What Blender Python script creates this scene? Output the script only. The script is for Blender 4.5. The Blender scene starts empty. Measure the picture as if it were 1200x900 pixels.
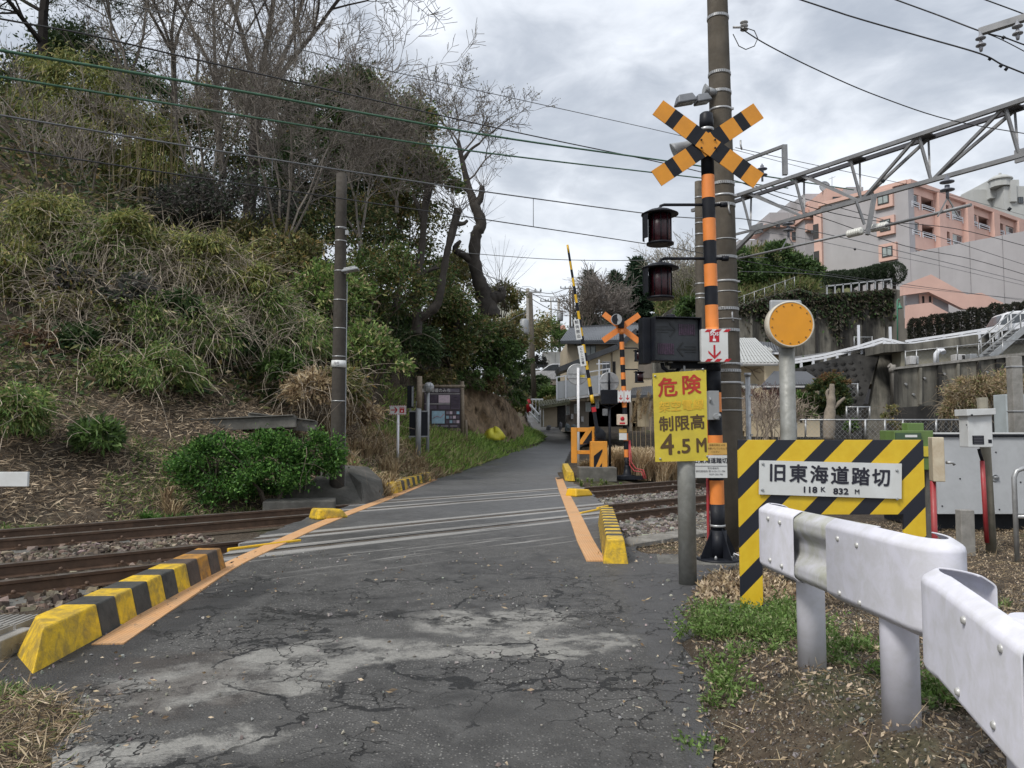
import bpy, math, random
import numpy as np
from mathutils import Vector, Matrix
from math import radians, sin, cos, pi, sqrt, atan2
sc = bpy.context.scene
COL = sc.collection
# ------------------------------------------------------------------ camera, world, sun, exposure
PITCH = math.atan(55 / 900)
EYE = 1.40
cd = bpy.data.cameras.new('camera')
cam = bpy.data.objects.new('camera', cd)
COL.objects.link(cam)
cd.sensor_width = 36.0
cd.lens = 27.0
cd.clip_start = 0.05
cd.clip_end = 6000
cam.location = (0, 0, EYE)
cam.rotation_euler = (radians(90) + PITCH, 0, 0)
sc.camera = cam
sc.view_settings.view_transform = 'Standard'
sc.view_settings.look = 'None'
sc.view_settings.gamma = 1
sc.view_settings.exposure = 0.88
sc.cycles.transparent_max_bounces = 24
sc.cycles.max_bounces = 6
SUN_EL, SUN_AZ = radians(50), radians(228)     # azimuth measured clockwise from +Y (behind the camera, to the left)
world = bpy.data.worlds.new('World')
sc.world = world
world.use_nodes = True
class NG:
 """small helper to write node graphs"""
 def __init__(s, nt):
  s.nt = nt
  s.n = nt.nodes
  s.l = nt.links
 def node(s, t, **kw):
  n = s.n.new(t)
  for k, v in kw.items():
   setattr(n, k, v)
  return n
 def put(s, sock, v):
  if hasattr(v, 'links') or isinstance(v, bpy.types.NodeSocket):
   s.l.new(v, sock)
  elif v is not None:
   if isinstance(v, (tuple, list)) and len(v) == 3 and sock.type == 'RGBA':
    v = (*v, 1)
   sock.default_value = v
 def m(s, op, a, b=None, c=None, clamp=False):
  n = s.node('ShaderNodeMath', operation=op, use_clamp=clamp)
  s.put(n.inputs[0], a)
  s.put(n.inputs[1], b)
  s.put(n.inputs[2], c)
  return n.outputs[0]
 def vm(s, op, a, b=None):
  n = s.node('ShaderNodeVectorMath', operation=op)
  s.put(n.inputs[0], a)
  s.put(n.inputs[1], b)
  return n.outputs[0]
 def scale(s, v, k):
  n = s.node('ShaderNodeVectorMath', operation='SCALE')
  s.put(n.inputs[0], v)
  n.inputs['Scale'].default_value = k
  return n.outputs[0]
 def mix(s, f, a, b, bt='MIX'):
  n = s.node('ShaderNodeMix', data_type='RGBA', blend_type=bt)
  s.put(n.inputs[0], f)
  s.put(n.inputs[6], a)
  s.put(n.inputs[7], b)
  return n.outputs[2]
 def fmix(s, f, a, b):
  n = s.node('ShaderNodeMix', data_type='FLOAT')
  s.put(n.inputs[0], f)
  s.put(n.inputs[2], a)
  s.put(n.inputs[3], b)
  return n.outputs[0]
 def noise(s, vec, sc_, det=4, rough=.55, dist=0.0, out=0):
  n = s.node('ShaderNodeTexNoise')
  s.put(n.inputs['Vector'], vec)
  n.inputs['Scale'].default_value = sc_
  n.inputs['Detail'].default_value = det
  n.inputs['Roughness'].default_value = rough
  n.inputs['Distortion'].default_value = dist
  return n.outputs[out]
 def vor(s, vec, sc_, feat='F1', out='Distance', rnd=1.0):
  n = s.node('ShaderNodeTexVoronoi', feature=feat)
  s.put(n.inputs['Vector'], vec)
  n.inputs['Scale'].default_value = sc_
  n.inputs['Randomness'].default_value = rnd
  return n.outputs[out]
 def ramp(s, f, lo, hi, a=0.0, b=1.0, smooth=True):
  n = s.node('ShaderNodeMapRange')
  if smooth:
   n.interpolation_type = 'SMOOTHSTEP'
  s.put(n.inputs[0], f)
  n.inputs[1].default_value = lo
  n.inputs[2].default_value = hi
  n.inputs[3].default_value = a
  n.inputs[4].default_value = b
  return n.outputs[0]
 def sep(s, v):
  n = s.node('ShaderNodeSeparateXYZ')
  s.put(n.inputs[0], v)
  return n.outputs
 def comb(s, x, y, z):
  n = s.node('ShaderNodeCombineXYZ')
  s.put(n.inputs[0], x)
  s.put(n.inputs[1], y)
  s.put(n.inputs[2], z)
  return n.outputs[0]
def build_world():
 nt = world.node_tree
 nt.nodes.clear()
 g = NG(nt)
 out = g.node('ShaderNodeOutputWorld')
 sky = g.node('ShaderNodeTexSky', sky_type='NISHITA')
 sky.sun_disc = False
 sky.sun_elevation = SUN_EL
 sky.sun_rotation = SUN_AZ
 sky.air_density = 1.2
 sky.dust_density = 3
 bg1 = g.node('ShaderNodeBackground')
 g.put(bg1.inputs[0], sky.outputs[0])
 bg1.inputs[1].default_value = 0.09
 tc = g.node('ShaderNodeTexCoord')
 d = tc.outputs['Generated']
 x, y, z = g.sep(d)
 zz = g.m('MAXIMUM', g.m('ADD', z, .22), .05)
 p = g.comb(g.m('DIVIDE', x, zz), g.m('DIVIDE', y, zz), 0.0)
 warp = g.vm('ADD', p, g.scale(g.noise(p, 1.6, 3, out=1), .35))
 big = g.noise(warp, 1.15, 5, .55)
 mid = g.noise(g.vm('ADD', warp, (3.1, 7.7, 0)), 3.1, 6, .6)
 f = g.m('ADD', g.m('MULTIPLY', big, .68), g.m('MULTIPLY', mid, .32))
 # cloud base: mid grey-blue masses with paler thin openings, paler towards the horizon
 f2 = g.ramp(f, .40, .60)
 c = g.mix(f2, (.26, .288, .335), (.60, .625, .665))
 puff = g.ramp(g.noise(g.vm('ADD', warp, (11.3, 1.9, 0)), 2.3, 6, .6), .56, .68)
 low = g.ramp(z, .12, .50, 1.0, .0)
 c = g.mix(g.m('MULTIPLY', puff, .65), c, (.27, .29, .33))
 c = g.mix(g.m('MULTIPLY', low, .48), c, (.53, .555, .585))
 below = g.ramp(z, -.05, .0, 1.0, 0.0)
 c = g.mix(below, c, (.25, .25, .24))
 bg2 = g.node('ShaderNodeBackground')
 g.put(bg2.inputs[0], c)
 bg2.inputs[1].default_value = 1.0
 ms = g.node('ShaderNodeMixShader')
 ms.inputs[0].default_value = .93
 g.l.new(bg1.outputs[0], ms.inputs[1])
 g.l.new(bg2.outputs[0], ms.inputs[2])
 g.l.new(ms.outputs[0], out.inputs[0])
build_world()
sd = bpy.data.lights.new('sun', 'SUN')
sd.energy = 1.5
sd.angle = radians(14)
sd.color = (1.0, .96, .90)
sun = bpy.data.objects.new('sun', sd)
COL.objects.link(sun)
sundir = Vector((sin(SUN_AZ) * cos(SUN_EL), cos(SUN_AZ) * cos(SUN_EL), sin(SUN_EL)))
sun.rotation_euler = sundir.to_track_quat('Z', 'Y').to_euler()
sun.location = (0, 0, 30)
# ------------------------------------------------------------------ placing
CP, SP = cos(PITCH), sin(PITCH)
def P(px, py, Y):
 """world point that lies Y metres ahead on the sight line through a photo point"""
 a, b = (px - 600) / 900, (450 - py) / 900
 fy, fz = CP - b * SP, SP + b * CP
 k = Y / fy
 return Vector((a * k, Y, EYE + fz * k))
def G(px, py, z=0.0):
 a, b = (px - 600) / 900, (450 - py) / 900
 fy, fz = CP - b * SP, SP + b * CP
 k = (z - EYE) / fz
 return Vector((a * k, fy * k, z))
TU = Vector((.741, .672, 0)).normalized()      # along the tracks
TV = Vector((-.672, .741, 0)).normalized()     # across the tracks, away from the camera
def UV(u, v, z=0.0):
 q = TU * u + TV * v
 return Vector((q.x, q.y, z))
def lin(r, g, b):
 f = lambda c: (c / 255 / 12.92) if c / 255 <= .04045 else ((c / 255 + .055) / 1.055) ** 2.4
 return (f(r), f(g), f(b))
# ------------------------------------------------------------------ materials
MATS = {}
def mat(name, base, rough=.65, metal=0.0, var=.15, vs=6.0, grime=None, ga=.5, gs=1.5, gz=(0, 0), bump=0.0, bs=60.0,
  streak=False, spec=.5, coat=0.0, trans=0.0, emis=0):
 if name in MATS:
  return MATS[name]
 m = bpy.data.materials.new(name)
 m.use_nodes = True
 nt = m.node_tree
 g = NG(nt)
 b = nt.nodes['Principled BSDF']
 tc = g.node('ShaderNodeTexCoord').outputs['Object']
 n1 = g.noise(tc, vs, 5, .6)
 lo = tuple(c * (1 - var) for c in base)
 hi = tuple(min(1, c * (1 + var)) for c in base)
 c = g.mix(g.ramp(n1, .3, .7), lo, hi)
 if grime:
  v = tc
  if streak:
   mp = g.node('ShaderNodeMapping')
   mp.inputs['Scale'].default_value = (1, 1, .12)
   g.put(mp.inputs[0], tc)
   v = mp.outputs[0]
  n2 = g.noise(v, gs, 7, .68, .4)
  f = g.ramp(n2, .45 - .12, .45 + .22)
  c = g.mix(g.m('MULTIPLY', f, ga), c, grime)
 g.put(b.inputs['Base Color'], c)
 rn = g.noise(tc, vs * 2.3, 4)
 g.put(b.inputs['Roughness'], g.ramp(rn, .3, .7, max(.05, rough - .1), min(1, rough + .1)))
 b.inputs['Metallic'].default_value = metal
 b.inputs['Specular IOR Level'].default_value = spec
 b.inputs['Coat Weight'].default_value = coat
 if bump:
  bn = g.node('ShaderNodeBump')
  bn.inputs['Strength'].default_value = bump
  bn.inputs['Distance'].default_value = .01
  g.put(bn.inputs['Height'], g.noise(tc, bs, 5, .65))
  g.put(b.inputs['Normal'], bn.outputs[0])
 MATS[name] = m
 return m
def tinted(name, rough=.6, trans=.0, spec=.3, ns=0):
 m = bpy.data.materials.new(name)
 m.use_nodes = True
 nt = m.node_tree
 g = NG(nt)
 b = nt.nodes['Principled BSDF']
 a = g.node('ShaderNodeAttribute', attribute_name='tint')
 c = a.outputs['Color']
 if ns:
  tc = g.node('ShaderNodeTexCoord').outputs['Object']
  c = g.mix(1.0, c, g.mix(g.noise(tc, ns, 5, .65), (.45, .45, .45), (1.5, 1.5, 1.5)), 'MULTIPLY')
 g.put(b.inputs['Base Color'], c)
 b.inputs['Roughness'].default_value = rough
 b.inputs['Specular IOR Level'].default_value = spec
 if trans:
  t = g.node('ShaderNodeBsdfTranslucent')
  g.put(t.inputs[0], c)
  ms = g.node('ShaderNodeMixShader')
  ms.inputs[0].default_value = trans
  out = nt.nodes['Material Output']
  g.l.new(b.outputs[0], ms.inputs[1])
  g.l.new(t.outputs[0], ms.inputs[2])
  g.l.new(ms.outputs[0], out.inputs[0])
 MATS[name] = m
 return m
LEAF = tinted('leaf', .5, .28)
TWIG = tinted('bark', .85, 0, .2, ns=9)
STRAW = tinted('straw', .8, .15, .2)
STONE = tinted('stone', .85, 0, .3, ns=25)
# ------------------------------------------------------------------ mesh builder
class MB:
 def __init__(s):
  s.v = []
  s.f = []
  s.mi = []
  s.sm = []
 def add(s, verts, faces, mi=0, smooth=False):
  o = len(s.v)
  s.v += [tuple(q) for q in verts]
  s.f += [tuple(i + o for i in f) for f in faces]
  s.mi += [mi] * len(faces)
  s.sm += [smooth] * len(faces)
  return s
 def box(s, c, size, rot=None, mi=0):
  c = Vector(c)
  h = [x / 2 for x in size]
  R = rot if isinstance(rot, Matrix) else (Matrix.Rotation(rot, 3, 'Z') if rot else Matrix.Identity(3))
  vs = [c + R @ Vector((sx * h[0], sy * h[1], sz * h[2])) for sz in (-1, 1) for sx, sy in ((-1, -1), (1, -1), (1, 1), (-1, 1))]
  return s.add(vs, [(3, 2, 1, 0), (4, 5, 6, 7), (0, 1, 5, 4), (1, 2, 6, 5), (2, 3, 7, 6), (3, 0, 4, 7)], mi)
 def bar(s, p0, p1, w, h, mi=0, up=(0, 0, 1)):
  """box from p0 to p1, w wide and h high"""
  p0, p1 = Vector(p0), Vector(p1)
  d = p1 - p0
  L = d.length
  d.normalize()
  x = d.cross(Vector(up))
  if x.length < 1e-4:
   x = Vector((1, 0, 0))
  x.normalize()
  z = x.cross(d)
  R = Matrix((x, d, z)).transposed()
  return s.box((p0 + p1) / 2, (w, L, h), R, mi)
 def tube(s, pts, r, n=8, mi=0, smooth=True, caps=True):
  pts = [Vector(q) for q in pts]
  k = len(pts)
  rs = r if isinstance(r, (list, tuple)) else [r] * k
  vs = []
  prev = None
  for i, q in enumerate(pts):
   d = (pts[min(i + 1, k - 1)] - pts[max(i - 1, 0)])
   d.normalize()
   if prev is None:
    a = d.cross(Vector((0, 0, 1)))
    if a.length < .05:
     a = d.cross(Vector((1, 0, 0)))
   else:
    a = prev - d * prev.dot(d)
   a.normalize()
   prev = a
   b = d.cross(a)
   for j in range(n):
    t = 2 * pi * j / n
    vs.append(q + (a * cos(t) + b * sin(t)) * rs[i])
  fs = [(i * n + j, i * n + (j + 1) % n, (i + 1) * n + (j + 1) % n, (i + 1) * n + j) for i in range(k - 1) for j in range(n)]
  s.add(vs, fs, mi, smooth)
  if caps:
   o = len(s.v) - len(vs)
   s.f += [tuple(o + j for j in range(n))[::-1], tuple(o + (k - 1) * n + j for j in range(n))]
   s.mi += [mi, mi]
   s.sm += [False, False]
  return s
 def lathe(s, prof, c=(0, 0, 0), n=20, mi=0, smooth=True, axis='Z'):
  """prof: list of (radius, height)"""
  c = Vector(c)
  A = {'Z': lambda r, h, t: Vector((r * cos(t), r * sin(t), h)), 'Y': lambda r, h, t: Vector((r * cos(t), h, -r * sin(t))),
    'X': lambda r, h, t: Vector((h, r * cos(t), r * sin(t)))}[axis]
  vs = [c + A(max(r, 1e-4), h, 2 * pi * j / n) for r, h in prof for j in range(n)]
  k = len(prof)
  fs = [(i * n + j, i * n + (j + 1) % n, (i + 1) * n + (j + 1) % n, (i + 1) * n + j) for i in range(k - 1) for j in range(n)]
  s.add(vs, fs, mi, smooth)
  o = len(s.v) - len(vs)
  s.f += [tuple(o + j for j in range(n))[::-1], tuple(o + (k - 1) * n + j for j in range(n))]
  s.mi += [mi, mi]
  s.sm += [False, False]
  return s
 def prism(s, poly, d, mi=0):
  """poly: list of 3D points (planar), d: extrusion vector"""
  d = Vector(d)
  a = [Vector(q) for q in poly]
  n = len(a)
  vs = a + [q + d for q in a]
  fs = [tuple(range(n)), tuple(range(2 * n - 1, n - 1, -1))] + [(i, i + n, (i + 1) % n + n, (i + 1) % n) for i in range(n)]
  return s.add(vs, fs, mi)
 def build(s, name, mats, parent=None, bevel=0, loc=None, label=None):
  me = bpy.data.meshes.new(name)
  off = Vector((0, 0, 0))
  if parent is not None:
   q = parent
   while q is not None:
    off = off + q.location
    q = q.parent
  elif loc is not None:
   off = Vector(loc)
  me.from_pydata([(x - off.x, y - off.y, z - off.z) for x, y, z in s.v], [], s.f)
  if not isinstance(mats, (list, tuple)):
   mats = [mats]
  for m in mats:
   me.materials.append(m)
  me.polygons.foreach_set('material_index', s.mi)
  me.polygons.foreach_set('use_smooth', s.sm)
  import bmesh
  bm = bmesh.new()
  bm.from_mesh(me)
  bmesh.ops.recalc_face_normals(bm, faces=bm.faces)
  bm.to_mesh(me)
  bm.free()
  o = bpy.data.objects.new(name, me)
  COL.objects.link(o)
  if parent is not None:
   o.parent = parent
  elif loc is not None:
   o.location = loc
  if bevel:
   bv = o.modifiers.new('bevel', 'BEVEL')
   bv.width = bevel
   bv.segments = 2
   bv.limit_method = 'ANGLE'
   bv.angle_limit = radians(35)
  if label:
   o['label'] = label
  return o
def tag(o, label=None, cat=None, group=None, kind=None):
 for k, v in (('label', label), ('category', cat), ('group', group), ('kind', kind)):
  if v:
   o[k] = v
 return o
def thing(name, loc, label, cat, group=None):
 o = bpy.data.objects.new(name, None)
 o.empty_display_size = .1
 COL.objects.link(o)
 o.location = loc
 return tag(o, label, cat, group)
def copy_tree(o, parent=None):
 c = o.copy()
 COL.objects.link(c)
 c.parent = parent
 for ch in list(o.children):
  copy_tree(ch, c)
 return c
def fast_mesh(name, verts, faces, mats, tint=None, parent=None, smooth=False, off=None):
 """verts (N,3) array, faces (M,k) array, tint (N,3)"""
 me = bpy.data.meshes.new(name)
 verts = np.asarray(verts, dtype=np.float64)
 if parent is not None:
  verts = verts - np.array(parent.location)
 if off is not None:
  verts = verts - np.array(off)
 k = faces.shape[1]
 me.vertices.add(len(verts))
 me.vertices.foreach_set('co', verts.astype(np.float32).ravel())
 me.loops.add(faces.size)
 me.loops.foreach_set('vertex_index', faces.astype(np.int32).ravel())
 me.polygons.add(len(faces))
 me.polygons.foreach_set('loop_start', np.arange(0, faces.size, k, dtype=np.int32))
 me.polygons.foreach_set('use_smooth', np.full(len(faces), smooth))
 me.update(calc_edges=True)
 me.validate()
 me.materials.append(mats)
 if tint is not None:
  at = me.color_attributes.new('tint', 'FLOAT_COLOR', 'POINT')
  t4 = np.ones((len(verts), 4), dtype=np.float32)
  t4[:, :3] = tint
  at.data.foreach_set('color', t4.ravel())
 o = bpy.data.objects.new(name, me)
 COL.objects.link(o)
 if parent is not None:
  o.parent = parent
 elif off is not None:
  o.location = off
 return o
def text(s, size, origin, right, up, m, parent, name='lettering', bold=0.0, align='CENTER', sx=1.0, lift=.002, label=None):
 """flat lettering: origin is the anchor, right/up unit vectors of the surface"""
 cu = bpy.data.curves.new('lettering', 'FONT')
 cu.body = s
 cu.size = size
 cu.align_x = align
 cu.align_y = 'CENTER'
 cu.resolution_u = 3
 tmp = bpy.data.objects.new('tmp_text', cu)
 me0 = bpy.data.meshes.new_from_object(tmp)
 bpy.data.objects.remove(tmp)
 n = len(me0.vertices)
 co = np.empty(n * 3)
 me0.vertices.foreach_get('co', co)
 co = co.reshape(-1, 3)
 fs = [tuple(p.vertices) for p in me0.polygons]
 bpy.data.meshes.remove(me0)
 right, up = Vector(right).normalized(), Vector(up).normalized()
 nor = right.cross(up)
 mb = MB()
 offs = [(0, 0)] if not bold else [(cos(t) * bold, sin(t) * bold) for t in np.arange(8) * pi / 4]
 for k, (a, b) in enumerate(offs):
  vs = [Vector(origin) + right * (x * sx + a) + up * (y + b) + nor * (lift + k * .00012) for x, y, z in co]
  mb.add(vs, fs)
 return mb.build(name, m, parent, label=label)
rng = np.random.default_rng(7)
random.seed(7)
# ------------------------------------------------------------------ ground, road and railway
LEFT = [(-.4, -4), (-1.2, 0), (-1.85, 3.0), (-2.14, 3.95), (-3.0, 4.35), (-3.15, 4.8), (-3.1, 6), (-3.15, 8), (-3.4, 10), (-3.3, 12.6),
  (-2.95, 15.5), (-2.6, 17.3), (-2.4, 21.5), (-1.95, 24.5), (-1.25, 27.6), (0, 33.5), (1.3, 38), (1.9, 43), (1.6, 48), (1.2, 56), (.9, 68)]
RIGHT = [(.3, -4), (.5, 0), (.72, 2.5), (.85, 3.2), (1.15, 4.58), (1.45, 6.2), (1.85, 7.1), (2.35, 8.2), (2.3, 8.7), (1.5, 8.9), (1.5, 10), (1.55, 12),
   (1.75, 15), (1.8, 18), (1.65, 21), (1.4, 22.5), (1.85, 27.6), (2.5, 33.5), (3.3, 39.5), (4.6, 45), (5.5, 48), (4.2, 56), (3.6, 68)]
def uvtab(tab):
 a = np.array(tab, float)
 u = a[:, 0] * TU.x + a[:, 1] * TU.y
 v = a[:, 0] * TV.x + a[:, 1] * TV.y
 o = np.argsort(v)
 return v[o], u[o]
LV, LU = uvtab(LEFT)
RV, RU = uvtab(RIGHT)
def uL(v):
 return np.interp(v, LV, LU)
def uR(v):
 return np.interp(v, RV, RU)
def road_z(Y):
 return .05 * np.maximum(0, Y - 24) + .10 * np.maximum(0, Y - 50)
FOOT = [(UV(-80, 14.4).x, UV(-80, 14.4).y), (UV(-2, 14.4).x, UV(-2, 14.4).y), (-5.4, 14.4), (-3.9, 15.6), (-3.0, 17.3), (-2.6, 21.5), (-2.1, 24.5), (-1.4, 27.6),
  (-.12, 33.5), (1.2, 38), (1.8, 43), (1.5, 48), (1.1, 56), (.8, 68), (0, 100)]
PB = ([0, .4, 1, 1.6, 2.3, 3.1, 4.5, 9, 18, 60], [0, .3, .85, 1.15, 1.35, 3.4, 5.2, 9, 13, 15])
PS = ([0, .5, 3.4, 5, 8, 14, 22, 60], [0, .3, 2.3, 3.6, 6.8, 11.5, 16.5, 19])
def foot_dist(X, Y):
 """signed distance to the foot of the hill (positive on the hill) and a 0..1 blend towards the roadside bank"""
 pts = np.array(FOOT)
 best = np.full(X.shape, 1e9)
 sg = np.zeros(X.shape)
 seg = np.zeros(X.shape)
 for i in range(len(pts) - 1):
  a, b = pts[i], pts[i + 1]
  d = b - a
  L2 = d @ d
  t = np.clip(((X - a[0]) * d[0] + (Y - a[1]) * d[1]) / L2, 0, 1)
  px, py = X - (a[0] + t * d[0]), Y - (a[1] + t * d[1])
  q = np.hypot(px, py)
  cr = d[0] * (Y - a[1]) - d[1] * (X - a[0])
  m = q < best - 1e-9
  best = np.where(m, q, best)
  sg = np.where(m, np.sign(cr), sg)
  seg = np.where(m, i + t, seg)
 return best * sg, np.clip((X * TU.x + Y * TU.y - 9.3) / 4.5, 0, 1)
def wob(X, Y, s, seed=0):
 r = np.random.default_rng(100 + seed)
 z = 0
 for k in range(5):
  a, b, c = r.uniform(-1, 1, 3)
  z = z + np.sin((a * X + b * Y) * s * (1 + k * .7) + c * 9) / (1 + k * .7)
 return z / 2.5
def H(X, Y):
 X = np.asarray(X, float)
 Y = np.asarray(Y, float)
 u = X * TU.x + Y * TU.y
 v = X * TV.x + Y * TV.y
 z = np.full(X.shape, -.04)
 sm = lambda a, lo, hi: np.clip((a - lo) / (hi - lo), 0, 1) ** 2 * (3 - 2 * np.clip((a - lo) / (hi - lo), 0, 1))
 tb = sm(v, 7.2, 7.9) * (1 - sm(v, 13.9, 14.5))
 z = z - .17 * tb
 far = np.maximum(0, v - 14.5)
 rise = np.minimum(far * .035, 1.2)
 rise = rise + np.clip(.13 * (Y - 50), 0, 10)
 rs = rise + .03 * wob(X, Y, 1.1)
 z = np.where(v > 14.5, np.where(u > uR(v) - .2, rs - .04, np.minimum(rs, road_z(Y)) - .04), z)
 vr = np.where(v < 7.2, sm(X, .8, 1.5) * .36 * np.exp(-((Y - 2.3) / 2.7) ** 2), 0)
 z = z + vr
 z = z + np.where((v < 7.2) & (X < -1.5), .05 * sm(-X, 1.8, 2.6), 0) * (1 - sm(v, 4.6, 5.2))
 d, k = foot_dist(X, Y)
 hb = np.interp(d, PB[0], PB[1])
 hs = np.interp(d, PS[0], PS[1])
 hb = hb * (1 - .72 * sm(Y, 40, 54))
 hh = hs * (1 - k) + hb * k
 base = np.where(d > 0, np.where(v > 14.5, road_z(Y) * np.clip(1 - d / 4, 0, 1) * k, 0), 0)
 rough = (.10 * wob(X, Y, 2.3, 1) + .25 * wob(X, Y, .8, 2)) * np.clip(d / 3, 0, 1)
 z = np.where(d > 0, np.maximum(hh + base + rough, -.2), z)
 inside = (u > uL(v) + .22) & (u < uR(v) - .22)
 z = np.where(inside, np.minimum(road_z(Y) - .35, z), z)
 return z
def Hs(x, y):
 return float(H(np.array([x]), np.array([y]))[0])
def grid_axis(lo, hi, c0, c1, fine, growth=1.18):
 a = list(np.arange(c0, c1 + 1e-6, fine))
 s = fine
 while a[-1] < hi:
  s *= growth
  a.append(a[-1] + s)
 s = fine
 while a[0] > lo:
  s *= growth
  a.insert(0, a[0] - s)
 return np.array(a)
def grid_faces(nx, ny):
 i = np.arange(nx * ny).reshape(ny, nx)
 return np.stack([i[:-1, :-1].ravel(), i[:-1, 1:].ravel(), i[1:, 1:].ravel(), i[1:, :-1].ravel()], 1)
def make_ground():
 xs = grid_axis(-2500, 2500, -32, 9, .18)
 ys = grid_axis(-2500, 3500, 1, 46, .18)
 X, Y = np.meshgrid(xs, ys)
 Z = H(X, Y)
 m = bpy.data.materials.new('earth')
 m.use_nodes = True
 g = NG(m.node_tree)
 b = m.node_tree.nodes['Principled BSDF']
 tc = g.node('ShaderNodeTexCoord').outputs['Object']
 n1 = g.noise(tc, 1.2, 6, .65)
 n2 = g.noise(tc, 14, 6, .7)
 c = g.mix(g.ramp(n1, .35, .65), (.048, .037, .028), (.085, .066, .048))
 c = g.mix(g.ramp(n2, .45, .7), c, (.13, .108, .08))
 v = g.vor(tc, 60, out='Color')
 peb = g.ramp(g.vor(tc, 60), .30, .18)
 pm = g.m('MULTIPLY', peb, g.ramp(g.noise(tc, 5, 3), .38, .5))
 c = g.mix(pm, c, g.mix(g.sep(v)[0], (.10, .10, .095), (.30, .29, .27)))
 gr = g.ramp(g.noise(tc, .9, 4), .55, .68)
 c = g.mix(g.m('MULTIPLY', gr, .5), c, (.06, .085, .03))
 g.put(b.inputs['Base Color'], c)
 b.inputs['Roughness'].default_value = .95
 b.inputs['Specular IOR Level'].default_value = .15
 bn = g.node('ShaderNodeBump')
 bn.inputs['Strength'].default_value = .8
 bn.inputs['Distance'].default_value = .03
 g.put(bn.inputs['Height'], g.m('ADD', n2, g.m('MULTIPLY', peb, .4)))
 g.put(b.inputs['Normal'], bn.outputs[0])
 V = np.stack([X.ravel(), Y.ravel(), Z.ravel()], 1)
 o = fast_mesh('ground', V, grid_faces(len(xs), len(ys)), m, smooth=True)
 tag(o, kind='structure')
 return o
def asphalt():
 m = bpy.data.materials.new('asphalt')
 m.use_nodes = True
 g = NG(m.node_tree)
 b = m.node_tree.nodes['Principled BSDF']
 tc = g.node('ShaderNodeTexCoord').outputs['Object']
 wn = g.noise(tc, 2.6, 4, .6, out=1)
 wc = g.vm('ADD', tc, g.scale(g.vm('SUBTRACT', wn, (.5, .5, .5)), .5))
 x, y, z = g.sep(tc)
 wx, wy, wz = g.sep(g.vm('ADD', tc, g.scale(g.vm('SUBTRACT', g.noise(tc, 1.1, 6, .62, out=1), (.5, .5, .5)), 1.3)))
 def blob(cx, cy, rx, ry, ang=0, soft=.35):
  ca, sa = cos(ang), sin(ang)
  dx = g.m('SUBTRACT', wx, cx)
  dy = g.m('SUBTRACT', wy, cy)
  a = g.m('DIVIDE', g.m('ADD', g.m('MULTIPLY', dx, ca), g.m('MULTIPLY', dy, sa)), rx)
  bb = g.m('DIVIDE', g.m('SUBTRACT', g.m('MULTIPLY', dy, ca), g.m('MULTIPLY', dx, sa)), ry)
  q = g.m('ADD', g.m('MULTIPLY', a, a), g.m('MULTIPLY', bb, bb))
  return g.ramp(q, 1 + soft, 1 - soft)
 n1 = g.noise(tc, .7, 5, .6)
 n2 = g.noise(tc, 5, 6, .65)
 fine = g.noise(tc, 55, 4, .7)
 c = g.mix(g.ramp(n1, .3, .7), (.034, .033, .032), (.070, .068, .064))
 c = g.mix(g.ramp(n2, .35, .75), c, (.092, .090, .086))
 # farther than the crossing the surface is older, paler and smoother
 old = g.ramp(y, 9.0, 14.5)
 c = g.mix(g.m('MULTIPLY', old, .55), c, g.mix(n2, (.095, .097, .10), (.14, .142, .145)))
 # aggregate showing through
 vd = g.vor(tc, 62)
 vc = g.sep(g.vor(tc, 62, out='Color'))
 chips = g.m('MULTIPLY', g.ramp(vd, .42, .24), g.m('MULTIPLY', g.ramp(vc[0], .46, .66), g.ramp(g.noise(tc, 1.4, 4), .33, .60)))
 chips = g.m('MULTIPLY', chips, g.m('SUBTRACT', 1.0, g.m('MULTIPLY', old, .8)))
 c = g.mix(g.m('MULTIPLY', chips, .9), c, g.mix(vc[1], (.13, .125, .115), (.36, .35, .33)))
 # worn pale cement patches
 p1 = G(290, 790)
 p2 = G(585, 728)
 p3 = G(650, 758)
 p4 = G(430, 765)
 p5 = G(180, 880)
 bl = [blob(p1.x, p1.y, 1.15, .34, .62), blob(p2.x, p2.y, .62, .42, 0), blob(p3.x, p3.y, .75, .27, -.15), blob(p4.x, p4.y, 1.0, .26, .12), blob(p5.x, p5.y, .6, .2, .5)]
 pale = bl[0]
 for q in bl[1:]:
  pale = g.m('MAXIMUM', pale, q)
 pale = g.m('MULTIPLY', pale, g.ramp(g.noise(wc, 3.2, 7, .72), .36, .56))
 c = g.mix(g.m('MULTIPLY', pale, .85), c, g.mix(g.noise(tc, 22, 5, .7), (.16, .157, .145), (.36, .35, .32)))
 # reddish-brown damp film beside the worn patch
 p6 = G(190, 800)
 br = g.m('MULTIPLY', blob(p6.x, p6.y, .55, .55, .5), g.ramp(g.noise(tc, 3, 5), .35, .6))
 c = g.mix(g.m('MULTIPLY', br, .55), c, (.045, .034, .028))
 # newer smoother asphalt laid along the right edge and by the left kerb
 edge = g.m('ADD', x, g.m('MULTIPLY', g.m('SUBTRACT', g.noise(tc, 3.5, 4), .5), .35))
 line = g.m('SUBTRACT', edge, g.m('ADD', .52, g.m('MULTIPLY', y, .065)))
 newr = g.m('MULTIPLY', g.ramp(line, .0, .05), g.ramp(y, 8.6, 8.3))
 c = g.mix(g.m('MULTIPLY', newr, .8), c, g.mix(n2, (.056, .056, .058), (.092, .091, .091)))
 newl = g.m('MULTIPLY', g.ramp(g.m('ADD', edge, g.m('MULTIPLY', y, -.12)), -2.85, -3.05), g.ramp(y, 7.5, 7.0))
 c = g.mix(g.m('MULTIPLY', newl, .8), c, g.mix(n2, (.018, .018, .019), (.035, .034, .034)))
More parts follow.
